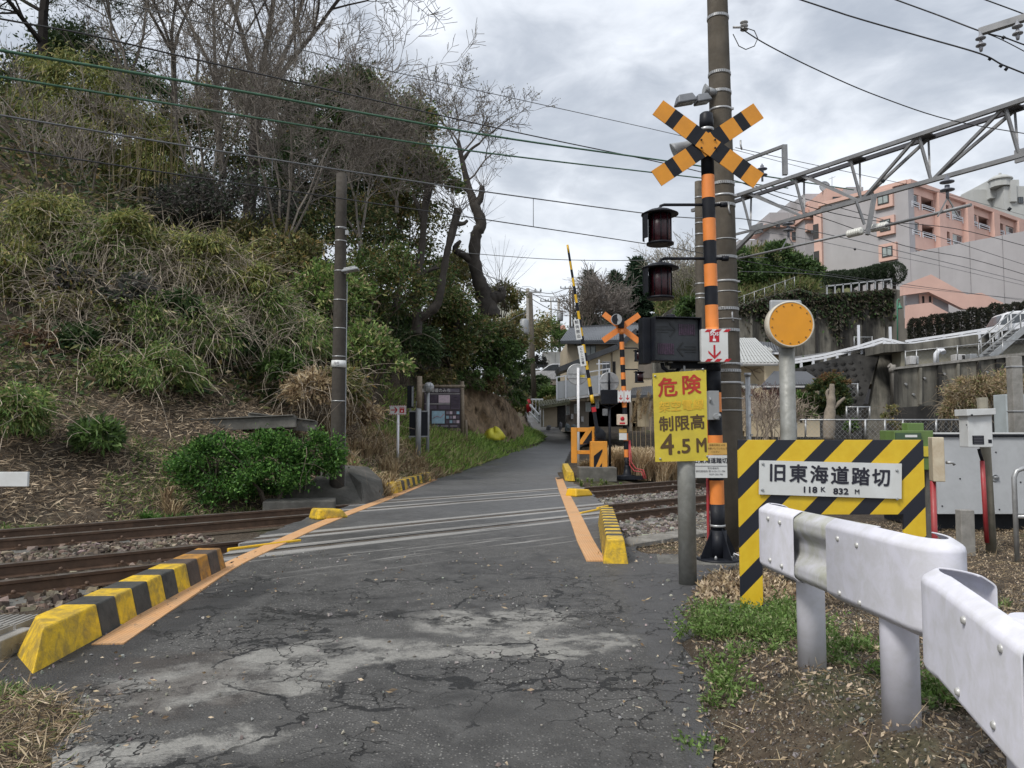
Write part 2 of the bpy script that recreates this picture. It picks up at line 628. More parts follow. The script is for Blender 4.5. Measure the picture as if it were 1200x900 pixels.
 # pale scuffed streaks running beside the rails
 vv = g.m('ADD', g.m('MULTIPLY', wx, TV.x), g.m('MULTIPLY', wy, TV.y))
 vs = g.m('ADD', g.m('MULTIPLY', x, TV.x), g.m('MULTIPLY', y, TV.y))
 us = g.m('ADD', g.m('MULTIPLY', x, TU.x), g.m('MULTIPLY', y, TU.y))
 sv = g.comb(g.m('MULTIPLY', us, .35), g.m('MULTIPLY', vs, 7.0), 0.0)
 sn = g.noise(sv, 1.0, 5, .6)
 band = 0
 for v0, w in ((8.42, .14), (8.84, .12), (9.52, .13), (9.88, .14), (11.82, .14), (12.2, .12), (12.88, .14), (13.25, .14)):
  q = g.ramp(g.m('ABSOLUTE', g.m('SUBTRACT', vs, v0)), w, w * .45)
  band = q if band == 0 else g.m('MAXIMUM', band, q)
 near = g.m('MULTIPLY', g.ramp(vs, 6.4, 7.2), g.ramp(vs, 8.6, 8.2))
 st = g.m('MAXIMUM', g.m('MULTIPLY', band, g.ramp(sn, .38, .5)), g.m('MULTIPLY', near, g.ramp(sn, .56, .66)))
 c = g.mix(g.m('MULTIPLY', st, .85), c, g.mix(fine, (.26, .25, .235), (.42, .41, .385)))
 # cracks: large plates, and a finer crazed net in the middle of the road
 e1 = g.vor(wc, 1.15, 'DISTANCE_TO_EDGE')
 e2 = g.vor(g.vm('ADD', wc, (5.3, 2.2, 0)), 4.6, 'DISTANCE_TO_EDGE')
 wide = g.ramp(g.noise(tc, 2.1, 4), .3, .7, .004, .030)
 k1 = g.m('MULTIPLY', g.m('LESS_THAN', e1, g.m('MULTIPLY', wide, .8)), g.ramp(g.noise(g.vm('ADD', tc, (4, 4, 0)), .9, 3), .46, .52))
 k2 = g.m('MULTIPLY', g.ramp(e2, .030, .004), g.ramp(g.noise(g.vm('ADD', tc, (9, 1, 0)), 1.0, 3), .49, .56))
 ck = g.m('MAXIMUM', k1, k2)
 ck = g.m('MULTIPLY', ck, g.ramp(y, 8.2, 7.2))
 # the long ragged crack with broken-out pits
 r0 = G(400, 722)
 rl = g.m('SUBTRACT', wy, g.m('ADD', r0.y, g.m('MULTIPLY', g.m('SUBTRACT', x, r0.x), -.10)))
 pit = g.m('MULTIPLY', g.ramp(g.m('ABSOLUTE', rl), g.ramp(g.noise(tc, 4, 5, .7), .45, .72, .0, .28) if False else .20, .03),
    g.m('MULTIPLY', g.ramp(x, r0.x - 1.0, r0.x - .6), g.ramp(x, r0.x + 2.1, r0.x + 1.6)))
 pit = g.m('MULTIPLY', pit, g.ramp(g.noise(tc, 6, 6, .75), .50, .56))
 ck = g.m('MAXIMUM', ck, pit)
 c = g.mix(g.m('MULTIPLY', ck, .95), c, (.009, .009, .009))
 c = g.mix(.35, c, g.mix(fine, (.4, .4, .4), (1.6, 1.6, 1.6)), 'MULTIPLY') if False else g.mix(.5, c, g.mix(fine, (.2, .2, .2), (1.8, 1.8, 1.8)), 'MULTIPLY')
 g.put(b.inputs['Base Color'], c)
 rr = g.ramp(n1, .3, .7, .50, .72)
 rr = g.m('ADD', rr, g.m('MULTIPLY', old, -.08))
 g.put(b.inputs['Roughness'], g.m('ADD', rr, g.m('MULTIPLY', pale, .15)))
 bn = g.node('ShaderNodeBump')
 bn.inputs['Strength'].default_value = .9
 bn.inputs['Distance'].default_value = .012
 h = g.m('ADD', g.m('MULTIPLY', g.m('SUBTRACT', 1.0, g.m('MINIMUM', g.m('MULTIPLY', vd, 2.0), 1.0)), .5), g.m('MULTIPLY', fine, .8))
 h = g.m('SUBTRACT', g.m('MULTIPLY', h, g.m('SUBTRACT', 1.0, g.m('MULTIPLY', g.m('MAXIMUM', old, g.m('MULTIPLY', pale, .8)), .6))), g.m('MULTIPLY', ck, 2.2))
 h = g.m('ADD', h, g.m('MULTIPLY', g.noise(tc, 7, 4), 1.2))
 g.put(bn.inputs['Height'], h)
 g.put(b.inputs['Normal'], bn.outputs[0])
 return m
def make_road():
 """one sheet with open flangeway grooves beside each rail"""
 segs = [(-3.2, 8.555), (8.72, 9.60), (9.77, 11.915), (12.08, 12.96), (13.13, 52)]
 V, F = [], []
 for k, (v0, v1) in enumerate(segs):
  if v1 < 20:
   vs = np.linspace(v0, v1, max(2, int((v1 - v0) / .12) + 1))
  else:
   vs = np.concatenate([np.arange(v0, 24, .2), np.arange(24, v1, .5), [v1]])
  n = 60
  o = sum(len(a) for a in V)
  t = np.linspace(0, 1, n)
  VV, T = np.meshgrid(vs, t, indexing='ij')
  nz = np.random.default_rng(k)
  jl = uL(VV) + .04 * np.sin(VV * 9.1) + .025 * np.sin(VV * 23.7)
  jr = uR(VV) + .04 * np.sin(VV * 8.3 + 1) + .03 * np.sin(VV * 19.1)
  UU = jl * (1 - T) + jr * T
  X = UU * TU.x + VV * TV.x
  Y = UU * TU.y + VV * TV.y
  Z = road_z(Y) + .006 * wob(X, Y, 3.1, 5) * np.clip(np.abs(VV - 10.8) - 2.6, 0, 1)
  # skirts at both edges
  vert = np.stack([X, Y, Z], 2)
  sk0 = vert[:, :1].copy() - [[[.03 * TU.x, .03 * TU.y, .3]]]
  sk1 = vert[:, -1:].copy() - [[[-.03 * TU.x, -.03 * TU.y, .3]]]
  vert = np.concatenate([sk0, vert, sk1], 1)
  a0 = vert[:1].copy()
  a0[..., 2] -= .3
  a1 = vert[-1:].copy()
  a1[..., 2] -= .3
  vert = np.concatenate([a0, vert, a1], 0)
  F.append(grid_faces(vert.shape[1], vert.shape[0]) + o)
  V.append(vert.reshape(-1, 3))
 o = fast_mesh('road', np.concatenate(V), np.concatenate(F), asphalt(), smooth=False)
 tag(o, kind='structure')
make_ground()
make_road()
STEEL = mat('rail_steel', (.115, .070, .045), .6, .2, .25, 8, (.06, .036, .024), .6, 3)
RAILTOP = mat('rail_head', (.20, .175, .15), .38, .7, .15, 5, (.11, .075, .05), .7, 4)
CONC = mat('concrete', (.30, .29, .27), .9, 0, .15, 8, (.13, .125, .11), .6, 2.5, bump=.5, bs=70)
CONC_D = mat('dark_concrete', (.15, .145, .13), .9, 0, .2, 6, (.07, .068, .06), .8, 2, bump=.5, bs=60)
GALV = mat('galvanised_steel', (.42, .43, .44), .45, .55, .12, 12, (.27, .27, .26), .5, 3)
GREYMETAL = mat('grey_painted_steel', (.34, .36, .38), .5, .2, .08, 9, (.22, .22, .21), .5, 3)
WHITE = mat('white_paint', (.78, .78, .80), .45, 0, .04, 5)
BLACK = mat('black_paint', (.010, .012, .018), .5, 0, .2, 8, (.022, .022, .022), .3, 4, spec=.22)
DARK = mat('dark_plastic', (.014, .016, .021), .5, 0, .15, 8, spec=.25)
YELLOW = mat('yellow_paint', (.72, .43, .012), .55, 0, .08, 6, (.30, .19, .03), .3, 5)
AMBER = mat('amber_paint', (.66, .27, .016), .5, 0, .06, 6, (.45, .18, .02), .3, 4)
ORANGE = mat('orange_paint', (.80, .25, .05), .5, 0, .05, 6, (.60, .20, .05), .35, 4)
RED = mat('red_paint', (.45, .012, .022), .5, 0, .08, 6)
REDPIPE = mat('red_conduit', (.36, .02, .03), .5, 0, .15, 6, (.25, .08, .07), .5, 6)
WOOD = mat('weathered_wood', (.27, .22, .165), .85, 0, .2, 14, (.12, .095, .07), .6, 5, streak=True, bump=.5, bs=40)
GLASS = mat('window_glass', (.05, .06, .07), .08, 0, .2, 2, spec=.8)
def rail_path(v, name, parent):
 """a rail at distance v: solid profile swept along the track"""
 prof = [(-.065, -.153), (.065, -.153), (.062, -.140), (.009, -.122), (.009, -.045), (.033, -.036), (.034, -.006), (.026, .003), (-.026, .003),
   (-.034, -.006), (-.033, -.036), (-.009, -.045), (-.009, -.122), (-.062, -.140)]
 m = MB()
 us = [-45, 60]
 for k in range(len(prof)):
  a, b = prof[k], prof[(k + 1) % len(prof)]
  top = 5 <= k <= 9
  q = [UV(us[0], v + a[0], a[1]), UV(us[1], v + a[0], a[1]), UV(us[1], v + b[0], b[1]), UV(us[0], v + b[0], b[1])]
  m.add(q, [(0, 1, 2, 3)], 1 if k in (6, 7, 8) else 0)
 return m.build(name, [STEEL, RAILTOP], parent)
def make_track(vn, label):
 root = thing('railway_track', UV(0, vn + .54, 0), None, None)
 tag(root, label, None, None, 'structure')
 rail_path(vn, 'rail', root)
 rail_path(vn + 1.09, 'rail', root)
 first = None
 ang = atan2(TV.y, TV.x)
 for k in range(-14, 60):
  u = k * .62 + .2
  if 3.2 < u < 9.0 and vn < 10 or 3.9 < u < 13.4 and vn > 10:
   continue
  pos = UV(u, vn + .545, -.255)
  if first is None:
   m = MB()
   m.box((0, 0, 0), (2.05, .22, .19))
   first = m.build('sleeper', CONC_D, root, loc=None, bevel=.02)
   # rebuild in own local space
   for q in first.data.vertices:
    q.co = q.co + root.location
   first.location = pos - root.location
   first.rotation_euler = (0, 0, ang)
   for s in (-.545, .545):
    for t in (-.085, .085):
     c = MB()
     c.box((s + t, 0, .118), (.07, .10, .035))
     c.lathe([(.022, .13), (.022, .165), (.008, .172)], (s + t * 1.1, 0, 0), 6)
     cc = c.build('rail_clip', STEEL)
     cc.parent = first
  else:
   c = copy_tree(first, root)
   c.location = pos - root.location
 return root
make_track(8.62, 'near railway track with rusty brown rails running across the road')
make_track(11.98, 'far railway track with rusty brown rails below the wooded slope')
def rocks(n, pts, size, tint_lo, tint_hi, name, label=None, parent=None, flat=.65):
 """many irregular stones: jittered octahedra with a cut top (8 verts, 6 quads)"""
 base = np.array([(-1, -1, -1), (1, -1, -1), (1, 1, -1), (-1, 1, -1), (-1, -1, 1), (1, -1, 1), (1, 1, 1), (-1, 1, 1)], float) * .5
 f0 = np.array([(3, 2, 1, 0), (4, 5, 6, 7), (0, 1, 5, 4), (1, 2, 6, 5), (2, 3, 7, 6), (3, 0, 4, 7)])
 V = np.repeat(base[None], n, 0)
 V = V * (1 + rng.uniform(-.38, .38, V.shape))
 V[:, 4:, :2] *= rng.uniform(.45, .9, (n, 1, 1))
 s = size * rng.lognormal(0, .3, (n, 1, 1))
 V = V * s * np.stack([rng.uniform(.8, 1.4, n), rng.uniform(.7, 1.1, n), rng.uniform(.5, .9, n) * flat / .65], 1)[:, None]
 a = rng.uniform(0, 2 * pi, n)
 t1 = rng.normal(0, .35, n)
 ca, sa = np.cos(a), np.sin(a)
 ct, st = np.cos(t1), np.sin(t1)
 x, y, z = V[..., 0], V[..., 1], V[..., 2]
 y, z = y * ct[:, None] - z * st[:, None], y * st[:, None] + z * ct[:, None]
 x, y = x * ca[:, None] - y * sa[:, None], x * sa[:, None] + y * ca[:, None]
 V = np.stack([x, y, z], 2) + pts[:, None]
 F = (f0[None] + (np.arange(n) * 8)[:, None, None]).reshape(-1, 4)
 t = rng.uniform(0, 1, (n, 1)) ** 1.5
 T = np.array(tint_lo) * (1 - t) + np.array(tint_hi) * t
 T = T * rng.uniform(.9, 1.1, (n, 3))
 o = fast_mesh(name, V.reshape(-1, 3), F, STONE, np.repeat(T, 8, 0), parent)
 tag(o, label, None if parent else 'ballast', None, 'stuff')
 return o
def ballast(u0, u1, n, label, lo, hi, size=.055):
 u = rng.uniform(u0, u1, n * 2)
 v = rng.uniform(7.45, 14.25, n * 2)
 ok = (u < uL(v) - .02) | (u > uR(v) + .02)
 fr = np.mod(u - .2 + .31, .62) - .31
 onsl = (np.abs(fr) < .10) & ((np.abs(v - 9.165) < 1.0) | (np.abs(v - 12.525) < 1.0)) & (rng.uniform(0, 1, len(u)) < .8)
 ok = ok & ~onsl
 u, v = u[ok][:n], v[ok][:n]
 X, Y = u * TU.x + v * TV.x, u * TU.y + v * TV.y
 Z = -.175 + .03 * wob(X, Y, 5, 3)
 shoulder = np.clip((np.minimum(v - 7.45, 14.25 - v)) / .7, 0, 1)
 mid = np.exp(-((v - 10.84) / .5) ** 2) * .05
 Z = Z - (1 - shoulder) * .06 + mid
 pts = np.stack([X, Y, Z + rng.uniform(-.015, .02, len(X))], 1)
 rocks(len(X), pts, size, lo, hi, 'ballast_stones', label)
ballast(-7, 4.2, 15000, 'brown and grey ballast stones around the rails left of the road', (.055, .04, .03), (.30, .25, .20))
ballast(7.4, 18, 17000, 'pale grey ballast stones around the rails right of the road', (.06, .052, .045), (.34, .31, .28))
v_ = rng.uniform(6.35, 7.6, 2600)
u_ = rng.uniform(7.2, 11.5, 2600)
k_ = u_ > uR(v_) + .02
X_, Y_ = (u_ * TU.x + v_ * TV.x)[k_], (u_ * TU.y + v_ * TV.y)[k_]
rocks(len(X_), np.stack([X_, Y_, H(X_, Y_) + .01], 1), .055, (.06, .052, .045), (.34, .31, .28), 'ballast_stones', 'pale ballast spilled around the trough lids beside the striped kerb')
ballast(18, 34, 7000, 'ballast stones around the rails far behind the utility pole', (.05, .042, .035), (.28, .25, .22), .07)
def kerb(name, loc0, loc1, w, h, label, stripes, tip=.0, group=None, sw=.27, start=.9, brown=0, cutl=0):
 """painted concrete kerb block from loc0 to loc1; stripes as separate painted lengths"""
 a, b = Vector(loc0), Vector(loc1)
 d = b - a
 L = d.length
 d.normalize()
 s = Vector((d.y, -d.x, 0))
 root = thing(name, a, label, 'kerb', group)
 cuts = [0]
 x = start
 while x < L - .05:
  cuts.append(x)
  x += sw
 cuts.append(L)
 for i in range(len(cuts) - 1):
  m = MB()
  x0, x1 = cuts[i] + (.002 if i else 0), cuts[i + 1]
  t = tip if i == 0 else 0
  e = .06 if i == len(cuts) - 2 else 0
  n0, n1 = (a + d * x0), (a + d * x1)
  cut = d * (cutl if i == 0 else 0)
  q = [n0 + cut - s * w / 2, n0 + s * w / 2, n1 + s * w / 2, n1 - s * w / 2]
  ww = w / 2 * .68
  up = Vector((0, 0, h))
  r = [n0 + d * t + cut * .8 - s * ww + up, n0 + d * t + s * ww + up, n1 - d * e + s * ww + up, n1 - d * e - s * ww + up]
  m.add(q + r, [(3, 2, 1, 0), (4, 5, 6, 7), (0, 1, 5, 4), (1, 2, 6, 5), (2, 3, 7, 6), (3, 0, 4, 7)])
  mm = (KY if i % 2 == 0 else KB)
  if brown and i > len(cuts) - 2 - brown:
   mm = KO if i % 2 == 0 else KBr
  m.build('painted_band', mm, root, bevel=.012)
 return root
KY = mat('kerb_yellow', (.78, .50, .015), .6, 0, .06, 9, (.12, .10, .055), .7, 8, bump=.5, bs=45)
KB = mat('kerb_black', (.035, .036, .034), .75, 0, .3, 9, (.10, .095, .08), .5, 6, bump=.4, bs=50)
KO = mat('kerb_orange', (.56, .26, .03), .65, 0, .1, 9, (.12, .08, .05), .8, 6, bump=.4, bs=50)
KBr = mat('kerb_brown', (.085, .06, .045), .75, 0, .3, 9, (.05, .045, .04), .5, 6, bump=.4, bs=50)
kerb('kerb_block', (-2.93, 4.5, -.02), (-3.08, 7.95, -.02), .34, .235, 'long yellow and black striped kerb block left of the road beside the near rail', 1, .2, start=.85, brown=4, cutl=.42)
k0, k1 = G(722, 661), G(707, 612)
kerb('kerb_block', (k0.x + .0, k0.y + .02, -.02), (k1.x + .04, k1.y - .1, -.02), .27, .27, 'yellow and black striped kerb block right of the road near the height limit post', 1, .04, start=.02 + .33, sw=.16)
k0, k1 = G(466, 578), G(505, 563)
kerb('kerb_block', (k0.x - .16, k0.y - .2, 0), (k1.x - .12, k1.y, 0), .30, .24, 'small striped kerb block on the far left side beyond the rails', 1, .02, start=.75, sw=.32)
k0, k1 = G(668, 564), G(663, 552)
kerb('kerb_block', (k0.x, k0.y, 0), (k1.x, k1.y + .2, 0), .28, .26, 'plain yellow kerb block on the far right side in front of the barrier', 1, .02, start=9)
for px, py, lab in ((385, 607, 'small yellow end block between the far rails on the left'), (679, 581, 'small yellow end block between the far rails on the right')):
 g0 = G(px, py)
 m = MB()
 a = g0 - TU * .28
 b = g0 + TU * .28
 s = TV * .17
 up = Vector((0, 0, .17))
 i = 1 if px < 500 else -1
 q = [a - s, a + s, b + s, b - s]
 r = [a + TU * .04 - s * .8 + up, a + TU * .04 + s * .8 + up, b - TU * .1 + s * .8 + up * .8, b - TU * .1 - s * .8 + up * .8]
 m.add(q + r, [(3, 2, 1, 0), (4, 5, 6, 7), (0, 1, 5, 4), (1, 2, 6, 5), (2, 3, 7, 6), (3, 0, 4, 7)])
 tag(m.build('end_block', KY if px < 500 else YELLOW, None, .03, loc=tuple(g0)), lab, 'kerb block')
def strip(pts, w, label):
 """ribbed orange guide strip laid on the road"""
 m = bpy.data.materials.get('orange_rubber')
 if m is None:
  m = bpy.data.materials.new('orange_rubber')
  m.use_nodes = True
  g = NG(m.node_tree)
  b = m.node_tree.nodes['Principled BSDF']
  tc = g.node('ShaderNodeTexCoord').outputs['Object']
  n = g.noise(tc, 4, 6, .65)
  c = g.mix(g.ramp(n, .3, .75), (.60, .32, .135), (.68, .41, .21))
  c = g.mix(g.m('MULTIPLY', g.ramp(g.noise(tc, 2, 6, .7), .5, .72), .55), c, (.26, .17, .10))
  wv = g.node('ShaderNodeTexWave', wave_type='BANDS', bands_direction='X')
  g.put(wv.inputs[0], tc)
  wv.inputs['Scale'].default_value = 11
  c = g.mix(g.m('MULTIPLY', wv.outputs[1], .35), c, (.30, .17, .09))
  g.put(b.inputs['Base Color'], c)
  b.inputs['Roughness'].default_value = .7
  bn = g.node('ShaderNodeBump')
  bn.inputs['Strength'].default_value = .6
  bn.inputs['Distance'].default_value = .004
  g.put(bn.inputs['Height'], wv.outputs[1])
  g.put(b.inputs['Normal'], bn.outputs[0])
 pts = [Vector(q) for q in pts]
 # smooth resample
 dense = []
 n = len(pts)
 for i in range(n - 1):
  p0, p1, p2, p3 = pts[max(i - 1, 0)], pts[i], pts[i + 1], pts[min(i + 2, n - 1)]
  for k in range(14):
   t = k / 14
   dense.append(.5 * ((2 * p1) + (p2 - p0) * t + (2 * p0 - 5 * p1 + 4 * p2 - p3) * t * t + (3 * p1 - p0 - 3 * p2 + p3) * t ** 3))
 dense.append(pts[-1])
 mb = MB()
 vs = []
 for i, q in enumerate(dense):
  d = (dense[min(i + 1, len(dense) - 1)] - dense[max(i - 1, 0)]).normalized()
  s = Vector((d.y, -d.x, 0)) * w / 2
  z = float(road_z(q.y)) + .011
  for k, dz in ((-1.02, -.02), (-1, 0), (1, 0), (1.02, -.02)):
   vs.append((q.x + s.x * k, q.y + s.y * k, z + dz))
 fs = [(i * 4 + j, i * 4 + j + 1, i * 4 + j + 5, i * 4 + j + 4) for i in range(len(dense) - 1) for j in range(3)]
 fs += [(0, 1, 2, 3), tuple((len(dense) - 1) * 4 + j for j in range(4))]
 mb.add(vs, fs)
 tag(mb.build('guide_strip', m), label, 'road marking')
strip([G(*q) for q in ((126, 756), (205, 704), (270, 663), (330, 635), (372, 616), (415, 599), (460, 582), (508, 562))], .20, 'orange ribbed edge strip along the left side of the crossing')
strip([G(*q) for q in ((699, 658), (686, 634), (676, 610), (666, 588), (659, 572), (655, 560))], .21, 'orange ribbed edge strip along the right side of the crossing')
# yellow tapered guide timbers beside the flangeways
for (a, b, lab) in ((G(267, 645), G(352, 634), 'thin yellow guide bar in the rail groove on the left'), (G(700, 596), G(712, 593.5), 'short yellow guide bar at the rail end on the right'),
     (G(680, 602), G(702, 597.5), 'thin worn yellow guide bar beside the near rail on the right')):
 m = MB()
 m.bar(a + Vector((0, 0, .0)), b + Vector((0, 0, .0)), .05, .05)
 tag(m.build('guide_bar', YELLOW, None, .01, loc=tuple(a)), lab, 'guide bar')
# ------------------------------------------------------------------ crossing equipment
def zy(py, Y):
 return P(600, py, Y).z
def xz(px, py, Y):
 q = P(px, py, Y)
 return q.x, q.z
XR, ZR, YR = Vector((1, 0, 0)), Vector((0, 0, 1)), Vector((0, 1, 0))
def rotz(a):
 return Matrix.Rotation(a, 3, 'Z')
def crossbuck(root, c, half, w, roll, seg, name='cross_arm', plain=False, t=.012, tilt=33):
 for i, sgn in enumerate((1, -1)):
  ang = radians(tilt) * sgn + roll
  d = Vector((cos(ang), 0, sin(ang)))
  n = Vector((-sin(ang), 0, cos(ang)))
  m = MB()
  y0 = c[1] + (0 if i else t + .004)
  cuts = [-half]
  for s in seg:
   cuts.append(cuts[-1] + s)
  full = cuts + [-q for q in cuts[::-1]]
  for k in range(len(full) - 1):
   a, b = full[k], full[k + 1]
   q = [Vector((c[0], y0, c[2])) + d * x + n * y for x, y in ((a, -w / 2), (b, -w / 2), (b, w / 2), (a, w / 2))]
   m.prism(q, (0, t, 0), 0 if plain or k % 2 == 0 else 1)
  m.build(name, [ORANGE if plain else AMBER, BLACK], root)
def warning_lamp(root, pole_x, y, Y, px_lamp, k=1.0, side=-1):
 """bracket arm, wide cap and ribbed dark red drum with a hood plate"""
 cx, cz = xz(px_lamp, y + 1, Y)
 az = cz
 r = .017 * k
 m = MB()
 m.tube([(pole_x - side * .14 * k, Y, az), (cx - side * .05, Y, az), (cx - side * .012, Y, az - .012), (cx, Y, az - .05 * k), (cx, Y, az - .10 * k)], r, 8)
 m.tube([(pole_x - side * .13 * k, Y, az), (pole_x - side * .20 * k, Y, az)], .03 * k, 8)
 m.lathe([(.045 * k, az - .05 * k), (.045 * k, az - .09 * k), (.02, az - .03 * k)], (cx, Y, 0), 10)
 arm = m.build('lamp_arm', BLACK, root)
 m = MB()
 top = az - .085 * k
 m.lathe([(.02, top + .03 * k), (.12 * k, top + .02 * k), (.205 * k, top - .022 * k), (.205 * k, top - .03 * k), (.12 * k, top - .03 * k)], (cx, Y, 0), 28)
 m.build('lamp_cap', BLACK, root)
 m = MB()
 m.lathe([(.12 * k, top - .37 * k), (.15 * k, top - .365 * k), (.15 * k, top - .345 * k), (.12 * k, top - .345 * k)], (cx, Y, 0), 24)
 m.build('lamp_base', BLACK, root)
 m = MB()
 m.lathe([(.118 * k, top - .346 * k), (.122 * k, top - .34 * k), (.122 * k, top - .034 * k), (.118 * k, top - .031 * k)], (cx, Y, 0), 28)
 m.build('lamp_lens', LENS, root)
 m = MB()
 for a in range(0, 360, 36):
  t = radians(a + 12)
  m.tube([(cx + cos(t) * .126 * k, Y + sin(t) * .126 * k, top - .345 * k), (cx + cos(t) * .126 * k, Y + sin(t) * .126 * k, top - .03 * k)], .006 * k, 5)
 # side blinker plate
 vs = []
 for z in (top - .31 * k, top - .035 * k):
  for a in (140, 160, 180, 200, 218):
   t = radians(a)
   vs.append((cx + cos(t) * .195 * k, Y + sin(t) * .195 * k, z))
 m.add(vs, [(i, i + 1, i + 6, i + 5) for i in range(4)])
 m.build('lamp_guard', BLACK, root)
LENS = mat('dark_red_lens', (.022, .003, .006), .28, 0, .3, 10, spec=.4)
LED = mat('unlit_led_panel', (.045, .022, .045), .5, 0, .5, 40)
PANEL = mat('panel_face', (.022, .026, .032), .45, 0, .15, 8)
SIGNWHITE = mat('enamel_white', (.66, .68, .68), .4, 0, .03, 4, (.45, .44, .40), .3, 3)
SIGNYELLOW = mat('faded_yellow_enamel', (.62, .50, .045), .5, 0, .06, 5, (.40, .31, .05), .45, 4)
INK = mat('black_lettering', (.018, .018, .03), .5, 0, .1, 5)
INKBROWN = mat('brown_lettering', (.085, .05, .018), .6, 0, .1, 5)
INKRED = mat('red_lettering', (.40, .03, .018), .6, 0, .15, 9)
INKFADE = mat('faded_orange_lettering', (.66, .42, .035), .6, 0, .15, 9)
INKGREY = mat('grey_lettering', (.12, .12, .14), .6)
def down_arrow(c, w, h, m, parent, name='arrow_symbol', t=.012, lift=.003):
 mb = MB()
 y = c[1] - lift
 x, z = c[0], c[2]
 s = t * 1.6
 mb.prism([(x - t, y, z + h / 2), (x + t, y, z + h / 2), (x + t, y, z - h / 2 + t), (x - t, y, z - h / 2 + t)], (0, .001, 0))
 for sg in (1, -1):
  mb.prism([(x, y - .0006 * sg, z - h / 2 - t * .6), (x + sg * w / 2, y - .0006 * sg, z - h / 2 + w / 2 - t * .6), (x + sg * w / 2, y - .0006 * sg, z - h / 2 + w / 2 + s * 1.3),
     (x, y - .0006 * sg, z - h / 2 + s * 1.3)], (0, .001, 0))
 return mb.build(name, m, parent)
def build_main_crossing_pole():
 Y = 8.4
 base = Vector((2.235, Y, -.02))
 r = thing('crossing_signal', base, 'tall orange and black banded crossing signal with striped crossbuck and two dark red lamps', 'crossing signal')
 lean = -.0125
 def px_of(z):
  return base.x + lean * (z - base.z)
 cuts = [149, 206, 232.7, 256.7, 282.7, 310, 336, 358, 384, 430, 460, 483, 510, 535, 562.7, 590.7, 626]
 seq = [1, 0, 1, 0, 1, 0, 1, 0, 0, 1, 0, 1, 0, 1, 0, 1]
 m = MB()
 for i in range(len(cuts) - 1):
  z1, z0 = zy(cuts[i], Y), zy(cuts[i + 1], Y)
  rad = .071 if cuts[i] < 425 else .077
  m.tube([(px_of(z0), Y, z0), (px_of(z1), Y, z1)], rad, 24, mi=seq[i], caps=i in (0, 8, 9, 15))
 m.build('pole', [ORANGE, BLACK], r)
 zt = zy(149, Y)
 m = MB()
 m.lathe([(.078, zt - .02), (.078, zt + .06), (.072, zt + .145), (.05, zt + .165), (.0, zt + .168)], (px_of(zt), Y, 0), 20)
 m.build('pole_cap', BLACK, r)
 m = MB()
 m.lathe([(.073, zt - .055), (.08, zt - .05), (.08, zt - .02), (.073, zt - .015)], (px_of(zt), Y, 0), 20)
 zb = zy(616, Y)
 m.lathe([(.078, zb - .012), (.083, zb - .01), (.083, zb + .012), (.078, zb + .014)], (px_of(zb), Y, 0), 20)
 m.build('clamp_ring', GALV, r)
 # foot: flange, sleeve and gusset fins
 m = MB()
 b0 = -.01
 m.lathe([(.235, b0), (.235, b0 + .035), (.22, b0 + .045), (.10, b0 + .05)], (base.x, Y, 0), 28)
 m.tube([(base.x, Y, b0), (base.x, Y, .33)], .088, 20)
 for a in (20, 110, 200, 290):
  t = radians(a)
  d = Vector((cos(t), sin(t), 0))
  s = Vector((-sin(t), cos(t), 0)) * .006
  c = Vector((base.x, Y, 0))
  m.prism([c + d * .07 + Vector((0, 0, .03)) - s, c + d * .225 + Vector((0, 0, .03)) - s, c + d * .225 + Vector((0, 0, .06)) - s, c + d * .07 + Vector((0, 0, .36)) - s], s * 2)
 m.build('foot', BLACK, r)
 m = MB()
 for a in range(0, 360, 60):
  t = radians(a + 5)
  m.lathe([(.016, b0 + .04), (.016, b0 + .07), (.006, b0 + .085)], (base.x + .17 * cos(t), Y + .17 * sin(t), 0), 6)
 m.build('anchor_bolt', GALV, r)
 # crossbuck
 cx, cz = xz(829.5, 169, Y - .12)
 crossbuck(r, (cx, Y - .13, cz), .685, .20, radians(-1.6), (.17, .108, .178, .127), tilt=35.5)
 m = MB()
 m.box((cx, Y - .095, cz), (.16, .03, .16))
 m.bar((cx, Y - .08, cz), (px_of(cz), Y, cz), .08, .06)
 m.build('bracket', GREYMETAL, r)
 m = MB()
 for dx in (-.075, .075):
  for dz in (-.045, .045):
   m.lathe([(.013, -.012), (.009, -.02), (.003, -.022)], (cx + dx, Y - .13, cz + dz - .004), 8, axis='Y')
 m.build('bolt', DARK, r)
 # horn behind the left arm
 hx, hz = xz(806, 167, Y + .12)
 m = MB()
 d = Vector((-.80, .15, -.42)).normalized()
 c0 = Vector((hx + .16, Y + .14, hz + .05))
 m.tube([c0, c0 + d * .12, c0 + d * .2, c0 + d * .3, c0 + d * .335], [.035, .05, .075, .115, .128], 20)
 m.tube([c0 + d * .336, c0 + d * .30], [.118, .05], 20)
 m.bar(c0, (px_of(hz), Y, c0.z), .04, .04)
 m.build('horn_speaker', GREYMETAL, r)
 warning_lamp(r, px_of(3.9), 239, Y, 773)
 warning_lamp(r, px_of(3.3), 302, Y, 773.5)
 # direction indicator
 cx, cz = xz(789.5, 398.5, Y - .1)
 R = rotz(radians(9))
 Yc = Y - .05
 o = Vector((cx, Yc, cz))
 m = MB()
 m.box(o, (.53, .20, .475), R)
 m.box(o + R @ Vector((0, -.13, .232)), (.53, .09, .012), R)
 m.box(o + R @ Vector((-.26, -.13, 0)), (.012, .09, .47), R)
 m.box(o + R @ Vector((.26, -.13, 0)), (.012, .09, .47), R)
 m.box(o + R @ Vector((0, -.13, -.232)), (.53, .07, .012), R)
 m.lathe([(.05, .23), (.05, .28), (.03, .29)], (o.x - .02, o.y, o.z), 12)
 m.box(o + R @ Vector((-.31, .03, -.01)), (.09, .16, .50), R)
 ind = m.build('direction_indicator', BLACK, r, bevel=.006)
